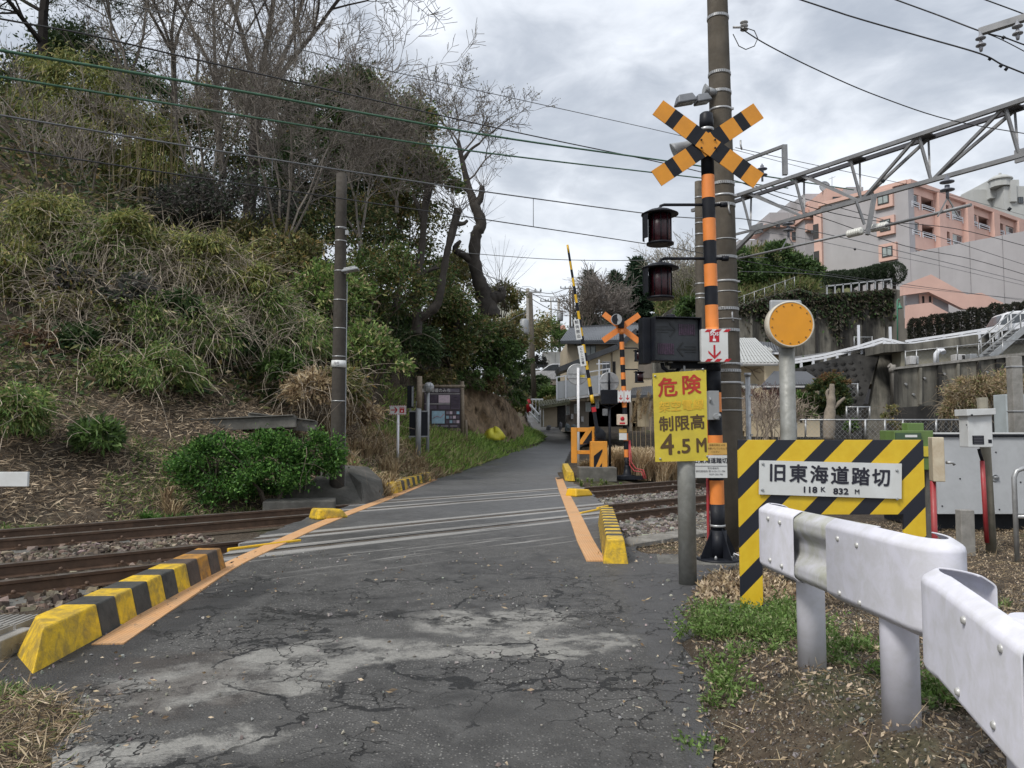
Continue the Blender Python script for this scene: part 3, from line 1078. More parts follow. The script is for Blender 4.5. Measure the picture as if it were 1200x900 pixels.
 m = MB()
 m.box(o + R @ Vector((0, -.104, 0)), (.50, .006, .44), R)
 m.build('display', PANEL, ind)
 m = MB()
 for (sx, sz, dr) in ((-.12, .105, 1), (.12, -.105, -1)):
  c = o + R @ Vector((sx, -.110, sz))
  ex = R @ Vector((1, 0, 0))
  m.bar(c - ex * .11, c + ex * .10, .003, .016)
  tip = c + ex * .11 * dr
  for q in (1, -1):
   m.bar(tip, c + ex * (.045 * dr) + Vector((0, 0, .075 * q)), .003, .018)
  m.bar(c - ex * .10 * dr + Vector((0, 0, .03)), c + ex * .03 * dr + Vector((0, 0, .03)), .003, .006)
  m.bar(c - ex * .10 * dr + Vector((0, 0, -.03)), c + ex * .03 * dr + Vector((0, 0, -.03)), .003, .006)
 m.build('arrow_symbol', mat('dark_arrow', (.009, .011, .013), .5), ind)
 for (sx, sz) in ((.12, .108), (-.12, -.105)):
  m = MB()
  c = o + R @ Vector((sx, -.109, sz))
  for k in range(9):
   m.box(c + R @ Vector((-.085 + k * .021, 0, 0)), (.015, .005, .12), R)
  m.build('led_block', LED, ind)
 m = MB()
 m.bar((px_of(cz), Y, cz - .27), (cx - .02, Y, cz - .27), .07, .07)
 m.bar((cx - .02, Y, cz - .27), (cx - .02, Y, cz - .2), .1, .1)
 m.tube([(cx - .13, Y - .1, cz - .24), (cx - .12, Y - .1, cz - .30), (cx - .06, Y - .08, cz - .345), (cx + .03, Y - .06, cz - .345), (cx + .08, Y, cz - .30)], .022, 8)
 m.lathe([(.085, -.06), (.085, .06)], (px_of(cz), Y, cz - .27), 16)
 m.build('bracket', BLACK, r)
 m = MB()
 m.box((cx - .13, Y - .1, cz - .235), (.045, .045, .03))
 m.box((cx - .04, Y - .1, cz - .235), (.045, .045, .03))
 m.box((cx + .11, Y - .1, cz - .31), (.02, .02, .06))
 m.build('cable_gland', GREYMETAL, r)
 # emergency button cover box
 bx0, bz1 = xz(820.5, 385.5, Y - .22)
 bx1, bz0 = xz(852.5, 424, Y - .22)
 bc = Vector(((bx0 + bx1) / 2 + .012, Y - .05, (bz0 + bz1) / 2))
 bw, bh = bx1 - bx0, bz1 - bz0
 m = MB()
 m.box(bc, (bw, .33, bh))
 sb = m.build('emergency_box', SIGNWHITE, r, bevel=.003)
 fy = bc.y - .165
 m = MB()
 for zc in (bc.z + bh / 2 - .018, bc.z - bh / 2 + .018):
  for k in range(3):
   xa = bc.x - bw / 2 + .035 + k * .10
   q = [(xa, fy - .002, zc - .015), (xa + .055, fy - .002, zc - .015), (xa + .085, fy - .002, zc + .015), (xa + .03, fy - .002, zc + .015)]
   m.prism(q, (0, .001, 0))
 for k in range(6):
  zc = bc.z - bh / 2 + .03 + k * .058
  xq = bc.x + bw / 2 + .002
  m.prism([(xq, fy + .17, zc), (xq, fy + .17, zc + .03), (xq, fy + .30, zc + .055), (xq, fy + .30, zc + .025)], (-.001, 0, 0))
 m.build('hazard_stripe', RED, sb)
 m = MB()
 m.box((bc.x - .005, fy - .002, bc.z + .09), (.105, .003, .105))
 m.build('sos_panel', RED, sb)
 text('SOS', .048, (bc.x - .005, fy - .004, bc.z + .122), XR, ZR, WHITE, sb, bold=.0015, sx=1.1)
 m = MB()
 hx0, hz0 = bc.x - .005, bc.z + .07
 m.box((hx0 - .004, fy - .005, hz0 + .012), (.009, .002, .045))
 m.box((hx0, fy - .0052, hz0 - .012), (.034, .002, .026))
 m.build('hand_symbol', WHITE, sb)
 down_arrow((bc.x - .005, fy, bc.z - .068), .13, .145, RED, sb, t=.010)
 # switch box and notice plates on the lower pole
 x0, z1 = xz(829.5, 458, Y - .15)
 x1, z0 = xz(842.5, 492, Y - .15)
 c = Vector(((x0 + x1) / 2, Y - .12, (z0 + z1) / 2))
 m = MB()
 m.box(c, (x1 - x0, .11, z1 - z0))
 m.tube([c + Vector((-.045, -.06, .08)), c + Vector((-.045, -.085, .06)), c + Vector((-.045, -.06, .03))], .01, 6)
 m.lathe([(.032, -.075), (.032, -.03), (.02, -.02)], (c.x + .02, c.y, c.z - .12), 14, axis='Y')
 m.tube([c + Vector((.02, -.055, -.12)), c + Vector((.07, -.055, -.11))], .022, 8)
 m.build('switch_box', GREYMETAL, r, bevel=.008)
 x0, z1 = xz(812.5, 533.5, Y - .12)
 x1, z0 = xz(852.5, 560, Y - .12)
 cxp = (x0 + x1) / 2
 m = MB()
 m.box((cxp, Y - .115, (z0 + z1) / 2), (x1 - x0, .006, z1 - z0))
 pl = m.build('notice_plate', SIGNWHITE, r)
 text('旧東海道踏切', .062, (cxp - .0, Y - .119, z1 - .06), XR, ZR, INK, pl, bold=.001)
 m = MB()
 m.box((cxp, Y - .12, z1 - .115), (x1 - x0 - .01, .002, .004))
 m.build('rule_line', INKGREY, pl)
 text('緊急連絡先', .024, (cxp + .03, Y - .119, z1 - .14), XR, ZR, INKGREY, pl)
 text('静岡連絡所 電 0120-151-786', .026, (cxp, Y - .119, z1 - .172), XR, ZR, INKGREY, pl)
 text('0559-285-786', .026, (cxp + .06, Y - .119, z1 - .205), XR, ZR, INKGREY, pl)
 x0, z2 = xz(829, 519, Y - .12)
 m = MB()
 m.box(((x0 + x1) / 2, Y - .117, (z1 + z2) / 2 + .003), (x1 - x0, .006, z2 - z1 - .006))
 p2 = m.build('notice_plate', mat('tan_enamel', (.56, .34, .09), .5, 0, .05, 5), r)
 for k, s in enumerate(('非常の場合 以外', 'お願いしているとき', 'ください')):
  text(s, .024, ((x0 + x1) / 2 - (.02 if k == 2 else 0), Y - .121, z2 - .025 - k * .036), XR, ZR, INKBROWN, p2)
 # red conduit down the back left
 x0, _ = xz(829.5, 580, Y + .02)
 m = MB()
 m.tube([(x0, Y + .02, zy(450, Y)), (x0, Y + .02, .22), (x0 - .03, Y + .05, .02)], .017, 8)
 m.build('conduit', REDPIPE, r)
 m = MB()
 m.tube([(base.x + .14, Y - .16, .05), (base.x + .11, Y - .2, .11), (base.x + .16, Y - .22, .09), (base.x + .3, Y - .22, 0)], .006, 6)
 m.build('loose_wire', WHITE, r)
build_main_crossing_pole()
POLECONC = mat('pole_concrete', (.105, .09, .07), .9, 0, .18, 5, (.055, .05, .042), .85, 1.6, streak=True, bump=.35, bs=80)
PALECONC = mat('pale_pole_concrete', (.30, .285, .26), .9, 0, .12, 8, (.15, .14, .12), .6, 2, streak=True, bump=.3, bs=80)
def concrete_pole(name, base, top, r0, r1, bands, label, m=POLECONC, strap=(), group=None, cat='utility pole', n=20, bolts=True):
 root = thing(name, base, label, cat, group)
 base, top = Vector(base), Vector(top)
 mb = MB()
 k = 10
 mb.tube([base.lerp(top, i / k) for i in range(k + 1)], [r0 + (r1 - r0) * i / k for i in range(k + 1)], n)
 mb.build('pole', m, root)
 H_ = top.z - base.z
 for z, hh in bands:
  t = (z - base.z) / H_
  if not 0 < t < 1:
   continue
  c = base.lerp(top, t)
  rr = r0 + (r1 - r0) * t
  b = MB()
  b.lathe([(rr + .001, z - hh), (rr + .005, z - hh), (rr + .005, z + hh), (rr + .001, z + hh)], (c.x, c.y, 0), n)
  if bolts:
   b.box((c.x + rr * .9, c.y - rr * .5, z), (.05, .03, hh * 1.6))
  b.build('band', GALV, root)
 for z in strap:
  t = (z - base.z) / H_
  c = base.lerp(top, t)
  rr = r0 + (r1 - r0) * t + .004
  b = MB()
  for a in range(0, 360, 10):
   b.box((c.x + cos(radians(a)) * rr, c.y + sin(radians(a)) * rr, z), (.008, rr * .14, .026), rotz(radians(a)))
  b.lathe([(rr - .002, z + .013), (rr + .004, z + .013), (rr + .004, z + .018), (rr - .002, z + .018)], (c.x, c.y, 0), n)
  b.lathe([(rr - .002, z - .018), (rr + .004, z - .018), (rr + .004, z - .013), (rr - .002, z - .013)], (c.x, c.y, 0), n)
  b.build('punched_strap', GALV, root)
 return root
Yp = 9.35
up = concrete_pole('utility_pole', (P(857.5, 600, Yp).x, Yp, -.05), (P(845, 0, Yp).x - .09, Yp, 11.0), .168, .10,
     [(zy(q, Yp), .014) for q in (130, 231, 331, 449, 427)] + [(zy(q, Yp), .006) for q in (343, 467, 481, 282, 375)],
     'tall stained concrete utility pole with steel bands right behind the striped crossing signal', strap=[zy(q, Yp) for q in (22, 88, 110, 217, 242, 303, 363, 388, 435)])
# small fittings on the pole
m = MB()
for (px, py) in ((854, 245), (858, 371), (868, 170)):
 q = P(px, py, Yp - .14)
 m.tube([q + Vector((0, 0, .06)), q, q + Vector((.01, -.01, -.06))], .011, 6)
m.build('hook', GALV, up)
q = P(872, 32, Yp)
m = MB()
for k in range(3):
 m.lathe([(.02, -.0), (.05, .012), (.05, .022), (.02, .034)], (q.x, Yp, q.z + .045 - k * .045), 12)
m.tube([(q.x - .14, Yp, q.z), (q.x, Yp, q.z)], .014, 6)
m.build('insulator', mat('porcelain', (.42, .42, .42), .3, 0, .05, 4), up)
# twin floodlight on the utility pole
c = P(800, 119, Yp - .2)
fl = thing('floodlight', c, 'twin grey floodlight fixed to the concrete pole above the crossbuck', 'floodlight')
m = MB()
pz = P(838, 112, Yp)
m.tube([(pz.x - .02, Yp - .08, pz.z), (pz.x - .12, Yp - .12, pz.z + .01)], .045, 10)
m.tube([(pz.x - .10, Yp - .12, pz.z + .01), (pz.x - .17, Yp - .13, pz.z + .02)], [.03, .07], 12)
m.build('mount', GREYMETAL, fl)
for (px, py, w, k) in ((803, 118, .235, 1), (823, 117, .17, .9)):
 q = P(px, py, Yp - .2)
 R = Matrix.Rotation(radians(-10), 3, 'Y') @ Matrix.Rotation(radians(10), 3, 'X')
 m = MB()
 bot = [q + R @ Vector((x * w / 2, y * .12, -.04)) for x, y in ((-1, -1), (1, -1), (1, 1), (-1, 1))]
 mid = [q + R @ Vector((x * w / 2, y * .12, -.02)) for x, y in ((-1, -1), (1, -1), (1, 1), (-1, 1))]
 top = [q + R @ Vector((x * w * .36, y * .07, .07 * k)) for x, y in ((-1, -1), (1, -1), (1, 1), (-1, 1))]
 m.add(bot + mid + top, [(3, 2, 1, 0), (8, 9, 10, 11)] + [(i + a, (i + 1) % 4 + a, (i + 1) % 4 + a + 4, i + a + 4) for a in (0, 4) for i in range(4)])
 hd = m.build('lamp_head', mat('floodlight_grey', (.13,.14,.155), .5), fl, bevel=.012)
 m = MB()
 m.add([b + Vector((0, 0, -.004)) + (q - b) * .08 for b in bot], [(0, 1, 2, 3)])
 m.build('lens', GLASS, hd)
# slim steel pipe beside the pole, thin poles behind
m = MB()
x, z = xz(876, 437, 9.7)
m.tube([(x, 9.7, -.05), (x, 9.7, z)], .032, 12)
m.lathe([(.045, z - .04), (.045, z + .0)], (x, 9.7, 0), 8)
for k in range(6):
 m.box((x + .03, 9.67, .6 + k * .25), (.025, .02, .02))
tag(m.build('steel_pipe', GALV, None, loc=(x, 9.7, 0)), 'slim grey steel pipe standing just right of the stained concrete pole', 'pipe')
q = P(819, 213, 20)
concrete_pole('utility_pole', (q.x, 20, .05), (q.x, 20, q.z), .17, .11, [(zy(k, 20), .02) for k in (232, 262, 275, 290, 333, 345, 350)],
    'slender concrete pole partly hidden behind the striped signal pole', bolts=False)
# 4.5 m height limit sign
def height_limit_sign():
 Y = 7.15
 b = P(806, 680, Y)
 r = thing('height_limit_sign', (b.x, Y, -.02), 'yellow danger board with a 4.5 M height limit on a thick grey post', 'sign')
 m = MB()
 m.tube([(b.x, Y, -.06), (b.x, Y, zy(455, Y))], .0815, 24)
 m.build('post', mat('zinc_post', (.28, .285, .27), .6, .35, .12, 14, (.17, .17, .15), .6, 4), r)
 TL, TR, BR, BL = P(764.7, 437.5, Y - .10), P(827.5, 433.5, Y - .10), P(829.8, 539.8, Y - .10), P(768, 541.3, Y - .10)
 m = MB()
 m.prism([TL, TR, BR, BL], (0, .006, 0))
 bd = m.build('board', SIGNYELLOW, r)
 right = (TR - TL).normalized()
 upv = (TL - BL).normalized()
 s = .00788
 def at(px, py):
  u, v = (px - 764.7) / 62.8, (py - 437.5) / 104
  return TL.lerp(TR, u).lerp(BL.lerp(BR, u), v) + Vector((0, -.001, 0))
 text('危', 23.5 * s, at(782, 456.5), right, upv, INKRED, bd, bold=.0045)
 text('険', 23.5 * s, at(809.5, 455), right, upv, INKRED, bd, bold=.0045)
 text('架空電線', 13.2 * s, at(797.5, 478), right, upv, INKFADE, bd, bold=.0025)
 text('制限高', 18.5 * s, at(797.5, 498.5), right, upv, INKBROWN, bd, bold=.003, sx=.98)
 text('4', 34 * s, at(779.5, 523), right, upv, INKBROWN, bd, bold=.004, sx=.95)
 text('.5', 23 * s, at(799, 525), right, upv, INKBROWN, bd, bold=.004, sx=1.05)
 text('M', 23 * s, at(820, 524.5), right, upv, INKBROWN, bd, bold=.004, sx=.75)
 m = MB()
 for q in ((767.5, 441), (823.5, 436.5), (770.5, 538), (826.5, 536.5)):
  c = at(*q)
  m.lathe([(.011, -.001), (.009, -.010), (.003, -.013)], c, 8, axis='Y')
 m.build('bolt', GALV, bd)
 m = MB()
 for z in (zy(455, Y), zy(520, Y)):
  m.bar((b.x - .22, Y - .088, z), (b.x + .14, Y - .088, z), .012, .035)
  m.lathe([(.083, z - .017), (.087, z - .017), (.087, z + .017), (.083, z + .017)], (b.x, Y, 0), 20)
 m.build('bracket', GALV, r)
height_limit_sign()
def stripe_mat(name, period, duty, phase, dirx, dirz):
 m = bpy.data.materials.new(name)
 m.use_nodes = True
 g = NG(m.node_tree)
 b = m.node_tree.nodes['Principled BSDF']
 tc = g.node('ShaderNodeTexCoord').outputs['Object']
 x, y, z = g.sep(tc)
 t = g.m('ADD', g.m('MULTIPLY', x, dirx), g.m('MULTIPLY', z, dirz))
 t = g.m('FRACT', g.m('ADD', g.m('DIVIDE', t, period), phase))
 f = g.m('LESS_THAN', t, duty)
 n = g.noise(tc, 8, 5, .65)
 yc = g.mix(g.ramp(n, .3, .7), (.66, .43, .018), (.72, .50, .03))
 yc = g.mix(g.m('MULTIPLY', g.ramp(g.noise(tc, 3, 6, .7), .55, .75), .3), yc, (.35, .25, .05))
 c = g.mix(f, yc, (.014, .016, .025))
 g.put(b.inputs['Base Color'], c)
 g.put(b.inputs['Roughness'], .42)
 return m
def name_board():
 Y = 5.65
 x0, x1 = P(865.5, 560, Y).x, P(1083.5, 560, Y).x
 zt, zm, zb = zy(515.5, Y), zy(603, Y), .10
 r = thing('crossing_name_frame', (x0, Y, 0), 'yellow and black striped frame carrying the white crossing name plate beside the guardrail', 'sign')
 w = .163
 zgr = Hs((x0 + x1) / 2, Y)
 s = stripe_mat('hazard_stripes', .355, .42, 0.0, 1, -1)
 # local coordinates: phase so that the first black stripe starts 0.28 m right of the top left corner
 m = MB()
 m.prism([(x0, Y, zb), (x0 + w, Y, zb), (x0 + w, Y, zm), (x1 - w, Y, zm), (x1 - w, Y, zb), (x1, Y, zb), (x1, Y, zt), (x0, Y, zt)], (0, .022, 0))
 o = m.build('striped_panel', s, r, bevel=.002)
 for nd in s.node_tree.nodes:
  if nd.type == 'MATH' and nd.operation == 'ADD' and not nd.inputs[1].is_linked and nd.inputs[1].default_value == 0.0:
   nd.inputs[1].default_value = -((.28 - zt) / .355) % 1
 m = MB()
 for x in (x0 + w / 2, x1 - w / 2):
  m.box((x, Y + .045, (zt + zb) / 2 - .02), (.07, .04, zt - zb - .03))
 m.build('post', DARK, r)
 for x in (x0 + w / 2, x1 - w / 2):
  m = MB()
  z = Hs(x, Y + .05)
  m.prism([(x - .19, Y - .13, z - .05), (x + .19, Y - .13, z - .05), (x + .19, Y + .22, z - .05), (x - .19, Y + .22, z - .05)], (0, 0, .13))
  m.build('footing', CONC_D, r, bevel=.03)
 TL, TR, BR, BL = P(890, 539.5, Y - .02), P(1056.8, 543.3, Y - .02), P(1056.6, 584.6, Y - .02), P(889.5, 579.3, Y - .02)
 m = MB()
 m.prism([TL, TR, BR, BL], (0, .008, 0))
 pl = m.build('name_plate', SIGNWHITE, r)
 right, upv = (TR - TL).normalized(), (TL - BL).normalized()
 def at(px, py):
  u, v = (px - 890) / 166.8, (py - 539.5) / 40.5
  return TL.lerp(TR, u).lerp(BL.lerp(BR, u), v) + Vector((0, -.001, 0))
 for i, ch in enumerate('旧東海道踏切'):
  text(ch, 21.8 * .00626, at(911.3 + i * 24.3, 555 + i * .52), right, upv, INK, pl, bold=.0035)
 text('118', .060, at(949, 573), right, upv, INK, pl, bold=.0022, sx=1.25)
 text('K', .050, at(964.5, 572.2), right, upv, INK, pl, bold=.001, sx=1.1)
 text('832', .060, at(985.5, 573.8), right, upv, INK, pl, bold=.0022, sx=1.25)
 text('M', .048, at(1004.5, 573.6), right, upv, INK, pl, bold=.001, sx=1.0)
 for q in ((894, 543.5), (1051, 547.5), (893.8, 574.5), (1051.3, 580.3)):
  m = MB()
  c = at(*q)
  m.lathe([(.011, -.0005), (.010, -.005), (.006, -.009)], c, 10, axis='Y')
  m.build('bolt', GREYMETAL, pl)
name_board()
def disc_sign():
 Y = 7.05
 c = P(926.5, 380, Y)
 r = thing('amber_disc_marker', (c.x, Y, 0), 'round amber disc with bolted rim on a thick grey post behind the striped name board', 'marker')
 R = .203
 m = MB()
 m.tube([(c.x + .005, Y + .12, -.1), (c.x + .0, Y + .12, c.z)], .071, 24)
 m.build('post', mat('zinc_post', (.3, .3, .3)), r)
 rim = MB()
 rim.lathe([(R * .9, .10), (R + .012, .09), (R + .012, -.012), (R + .002, -.02), (R - .004, -.012)], (c.x, Y, c.z), 48, axis='Y')
 rim.build('rim', mat('rim_cream', (.58, .54, .45), .5), r)
 m = MB()
 m.lathe([(R - .002, .0), (R - .002, -.014), (.01, -.015)], (c.x, Y, c.z), 48, axis='Y', smooth=False)
 m.build('disc', mat('amber_disc', (.70, .295, .012), .45, 0, .04, 7, (.60, .25, .02), .4, 3), r)
 m = MB()
 for k in range(14):
  a = 2 * pi * (k + .35) / 14
  m.lathe([(.0075, -.014), (.006, -.021)], (c.x + cos(a) * R * .88, Y, c.z + sin(a) * R * .88), 6, axis='Y')
 m.build('rivet', mat('rivet', (.26, .15, .06), .5, .5), r)
 m = MB()
 q = P(924, 352.5, Y)
 m.box((c.x - .015, Y + .08, q.z - .06), (.30, .04, .16))
 m.build('back_plate', GREYMETAL, r, bevel=.018)
disc_sign()
# ------------------------------------------------------------------ guardrails
GRAIL = mat('guardrail_white', (.70, .70, .78), .6, 0, .02, 3, (.36, .36, .28), .30, 9, spec=.22)
def sweep(path, prof, name, parent, z0, z1, m=GRAIL, solid=.005):
 """profile (offset to the right of travel, height) swept along an XY path; z0..z1 heights of the centre line"""
 pts = [Vector((x, y, 0)) for x, y in path]
 n = len(pts)
 ks = [0]
 for i in range(1, n):
  ks.append(ks[-1] + (pts[i] - pts[i - 1]).length)
 mb = MB()
 vs = []
 for i, q in enumerate(pts):
  d = (pts[min(i + 1, n - 1)] - pts[max(i - 1, 0)]).normalized()
  s = Vector((d.y, -d.x, 0))
  z = z0 + (z1 - z0) * ks[i] / ks[-1]
  vs += [(q.x + s.x * o, q.y + s.y * o, z + h) for o, h in prof]
 k = len(prof)
 mb.add(vs, [(i * k + j, i * k + j + 1, (i + 1) * k + j + 1, (i + 1) * k + j) for i in range(n - 1) for j in range(k - 1)], 0, True)
 o = mb.build(name, m, parent)
 sm = o.modifiers.new('thickness', 'SOLIDIFY')
 sm.thickness = solid
 sm.offset = 0
 bv = o.modifiers.new('edge', 'BEVEL')
 bv.width = .0015
 bv.segments = 1
 bv.limit_method = 'ANGLE'
 bv.angle_limit = radians(60)
 return o
def arc(cx, cy, rx, ry, a0, a1, n=12):
 return [(cx + rx * cos(radians(a0 + (a1 - a0) * i / n)), cy + ry * sin(radians(a0 + (a1 - a0) * i / n))) for i in range(n + 1)]
def rounded(prof_pts, r=.02, n=3):
 out = [prof_pts[0]]
 for i in range(1, len(prof_pts) - 1):
  a, b, c = (Vector((*q, 0)) for q in prof_pts[i - 1:i + 2])
  d0, d1 = (a - b), (c - b)
  l0, l1 = min(r, d0.length * .45), min(r, d1.length * .45)
  p0, p1 = b + d0.normalized() * l0, b + d1.normalized() * l1
  for k in range(n + 1):
   t = k / n
   q = p0 * (1 - t) ** 2 + b * 2 * t * (1 - t) + p1 * t * t
   out.append((q.x, q.y))
 out.append(prof_pts[-1])
 # extra points close to the bends keep the flats flat under smooth shading
 fin = [out[0]]
 for a, b in zip(out[:-1], out[1:]):
  L = sqrt((a[0] - b[0]) ** 2 + (a[1] - b[1]) ** 2)
  if L > r * 1.2:
   e = r * .25 / L
   fin += [(a[0] + (b[0] - a[0]) * e, a[1] + (b[1] - a[1]) * e), (a[0] + (b[0] - a[0]) * (1 - e), a[1] + (b[1] - a[1]) * (1 - e))]
  fin.append(b)
 return fin
def guardrail(label, sleeve_a, beam, sleeve_b, hh, z0, z1, bolts, posts, span):
 r = thing('guardrail', (beam[0][0], beam[0][1], 0), label, 'guardrail')
 flat = rounded([(-.046, hh - .002), (-.036, hh - .002), (.004, hh - .030), (.004, -hh + .030), (-.036, -hh + .002), (-.046, -hh + .002)], .010, 2)
 wave = rounded([(-.07, hh - .006), (-.050, hh - .006), (-.004, hh - .036), (-.004, hh * .48), (-.045, hh * .2), (-.045, -hh * .2), (-.004, -hh * .48), (-.004, -hh + .036), (-.05, -hh + .006), (-.07, -hh + .006)], .014, 2)
 zf = lambda y: z0 + (z1 - z0) * (y - span[0]) / (span[1] - span[0])
 if sleeve_a:
  sweep(sleeve_a, flat, 'end_sleeve', r, zf(sleeve_a[0][1]), zf(sleeve_a[-1][1]))
 if beam:
  sweep(beam, wave, 'beam', r, zf(beam[0][1]), zf(beam[-1][1]), mat('guardrail_mossy', (.58, .58, .62), .6, 0, .05, 3, (.33, .34, .22), .7, 7, spec=.25))
 if sleeve_b:
  sweep(sleeve_b, flat, 'end_sleeve', r, zf(sleeve_b[0][1]), zf(sleeve_b[-1][1]))
 for px, py, Y in bolts:
  c = P(px, py, Y)
  m = MB()
  m.lathe([(.0125, .006), (.0125, -.002), (.010, -.009), (.004, -.012)], (0, 0, 0), 12, axis='X')
  o = m.build('bolt_head', BOLT, r)
  for v in o.data.vertices:
   v.co += r.location
  o.location = c - r.location
  # heads face the road (-X)
  o.rotation_euler = (0, 0, 0)
  for v in o.data.vertices:
   v.co.x = -v.co.x
  for v in o.data.vertices:
   v.co.x = -v.co.x
 for x, y, zt in posts:
  m = MB()
  zb = Hs(x, y) - .05
  m.tube([(x, y, zb), (x, y, zt), (x, y, zt + .02)], [.068, .068, .05], 28)
  m.build('post', GPOST, r)
  m = MB()
  m.box((x - .075, y, zt - .16), (.03, .08, .16))
  m.build('spacer', GPOST, r)
 return r
BOLT = mat('bolt_paint', (.50, .50, .48), .4, .3, .1, 9)
GPOST = mat('guardrail_post_white', (.70, .70, .78), .5, 0, .05, 5, (.40, .40, .36), .4, 4)
c1 = EYE - .37 - .17
# path runs from far to near so that "right of travel" is the road side (-X): profile offsets are mirrored by using near->far order
railA_far = arc(1.405, 4.12, .075, .13, -10, 182, 12) + [(1.352, 3.72)]
railA_mid = [(1.342, 3.98), (1.365, 3.3), (1.384, 3.05)]
railA_near = [(1.364, 3.36), (1.386, 2.84)] + arc(1.482, 2.78, .096, .17, 188, 378, 14)
# travelling towards the camera: right-hand side is -X
rl = guardrail('white guardrail section nearer the striped name board, with curled ends and two posts', railA_far, railA_mid, railA_near, .172,
    EYE - .395 - .172, EYE - .365 - .172,
    [], [(1.505, 3.93, EYE - .48), (1.475, 2.98, EYE - .45)], (4.2, 2.7))
railB_far = arc(1.390, 2.42, .077, .155, -25, 182, 14) + [(1.150, 1.76)]
railB_mid = [(1.165, 1.80), (1.06, 1.35), (.84, .5)]
rl2 = guardrail('white guardrail section closest to the camera at the right edge, with curled end', railB_far, railB_mid, None, .168,
    EYE - .43 - .168, EYE - .535 - .168, [], [(1.345, 2.02, EYE - .50)], (2.5, .5))
def put_bolts(r, lst):
 for (x, y, z) in lst:
  m = MB()
  m.lathe([(.0125, .004), (.0125, -.003), (.010, -.010), (.004, -.013)], (0, 0, 0), 14, axis='X')
  o = m.build('bolt_head', BOLT)
  o.parent = r
  o.location = Vector((x, y, z)) - r.location
def on_rail(px, py, x):
 """where the sight line through a photo point meets the plane X = x"""
 q = P(px, py, 1.0)
 Y = x / q.x
 return P(px, py, Y)
bl = []
for cx_, cy_ in ((113, 258), (143, 268), (118, 365), (148, 380), (293, 310), (343, 327), (298, 450), (350, 475)):
 px, py = 850 + cx_ / 2.195, 490 + cy_ / 2.195
 q = on_rail(px, py, 1.36)
 xx = 1.333 + (4.1 - q.y) * (.052 / 1.26)
 q = on_rail(px, py, xx)
 bl.append((q.x - .002, q.y, q.z))
put_bolts(rl, bl)
bl = []
for cx_, cy_ in ((618, 520), (716, 593), (602, 704), (697, 790)):
 px, py = 850 + cx_ / 2.195, 490 + cy_ / 2.195
 Yg = 2.3
 for _ in range(8):
  xx = 1.313 - (2.42 - Yg) * (.123 / .52) - .006
  q = on_rail(px, py, xx)
  Yg = q.y
 bl.append((q.x, q.y, q.z))
put_bolts(rl2, bl)
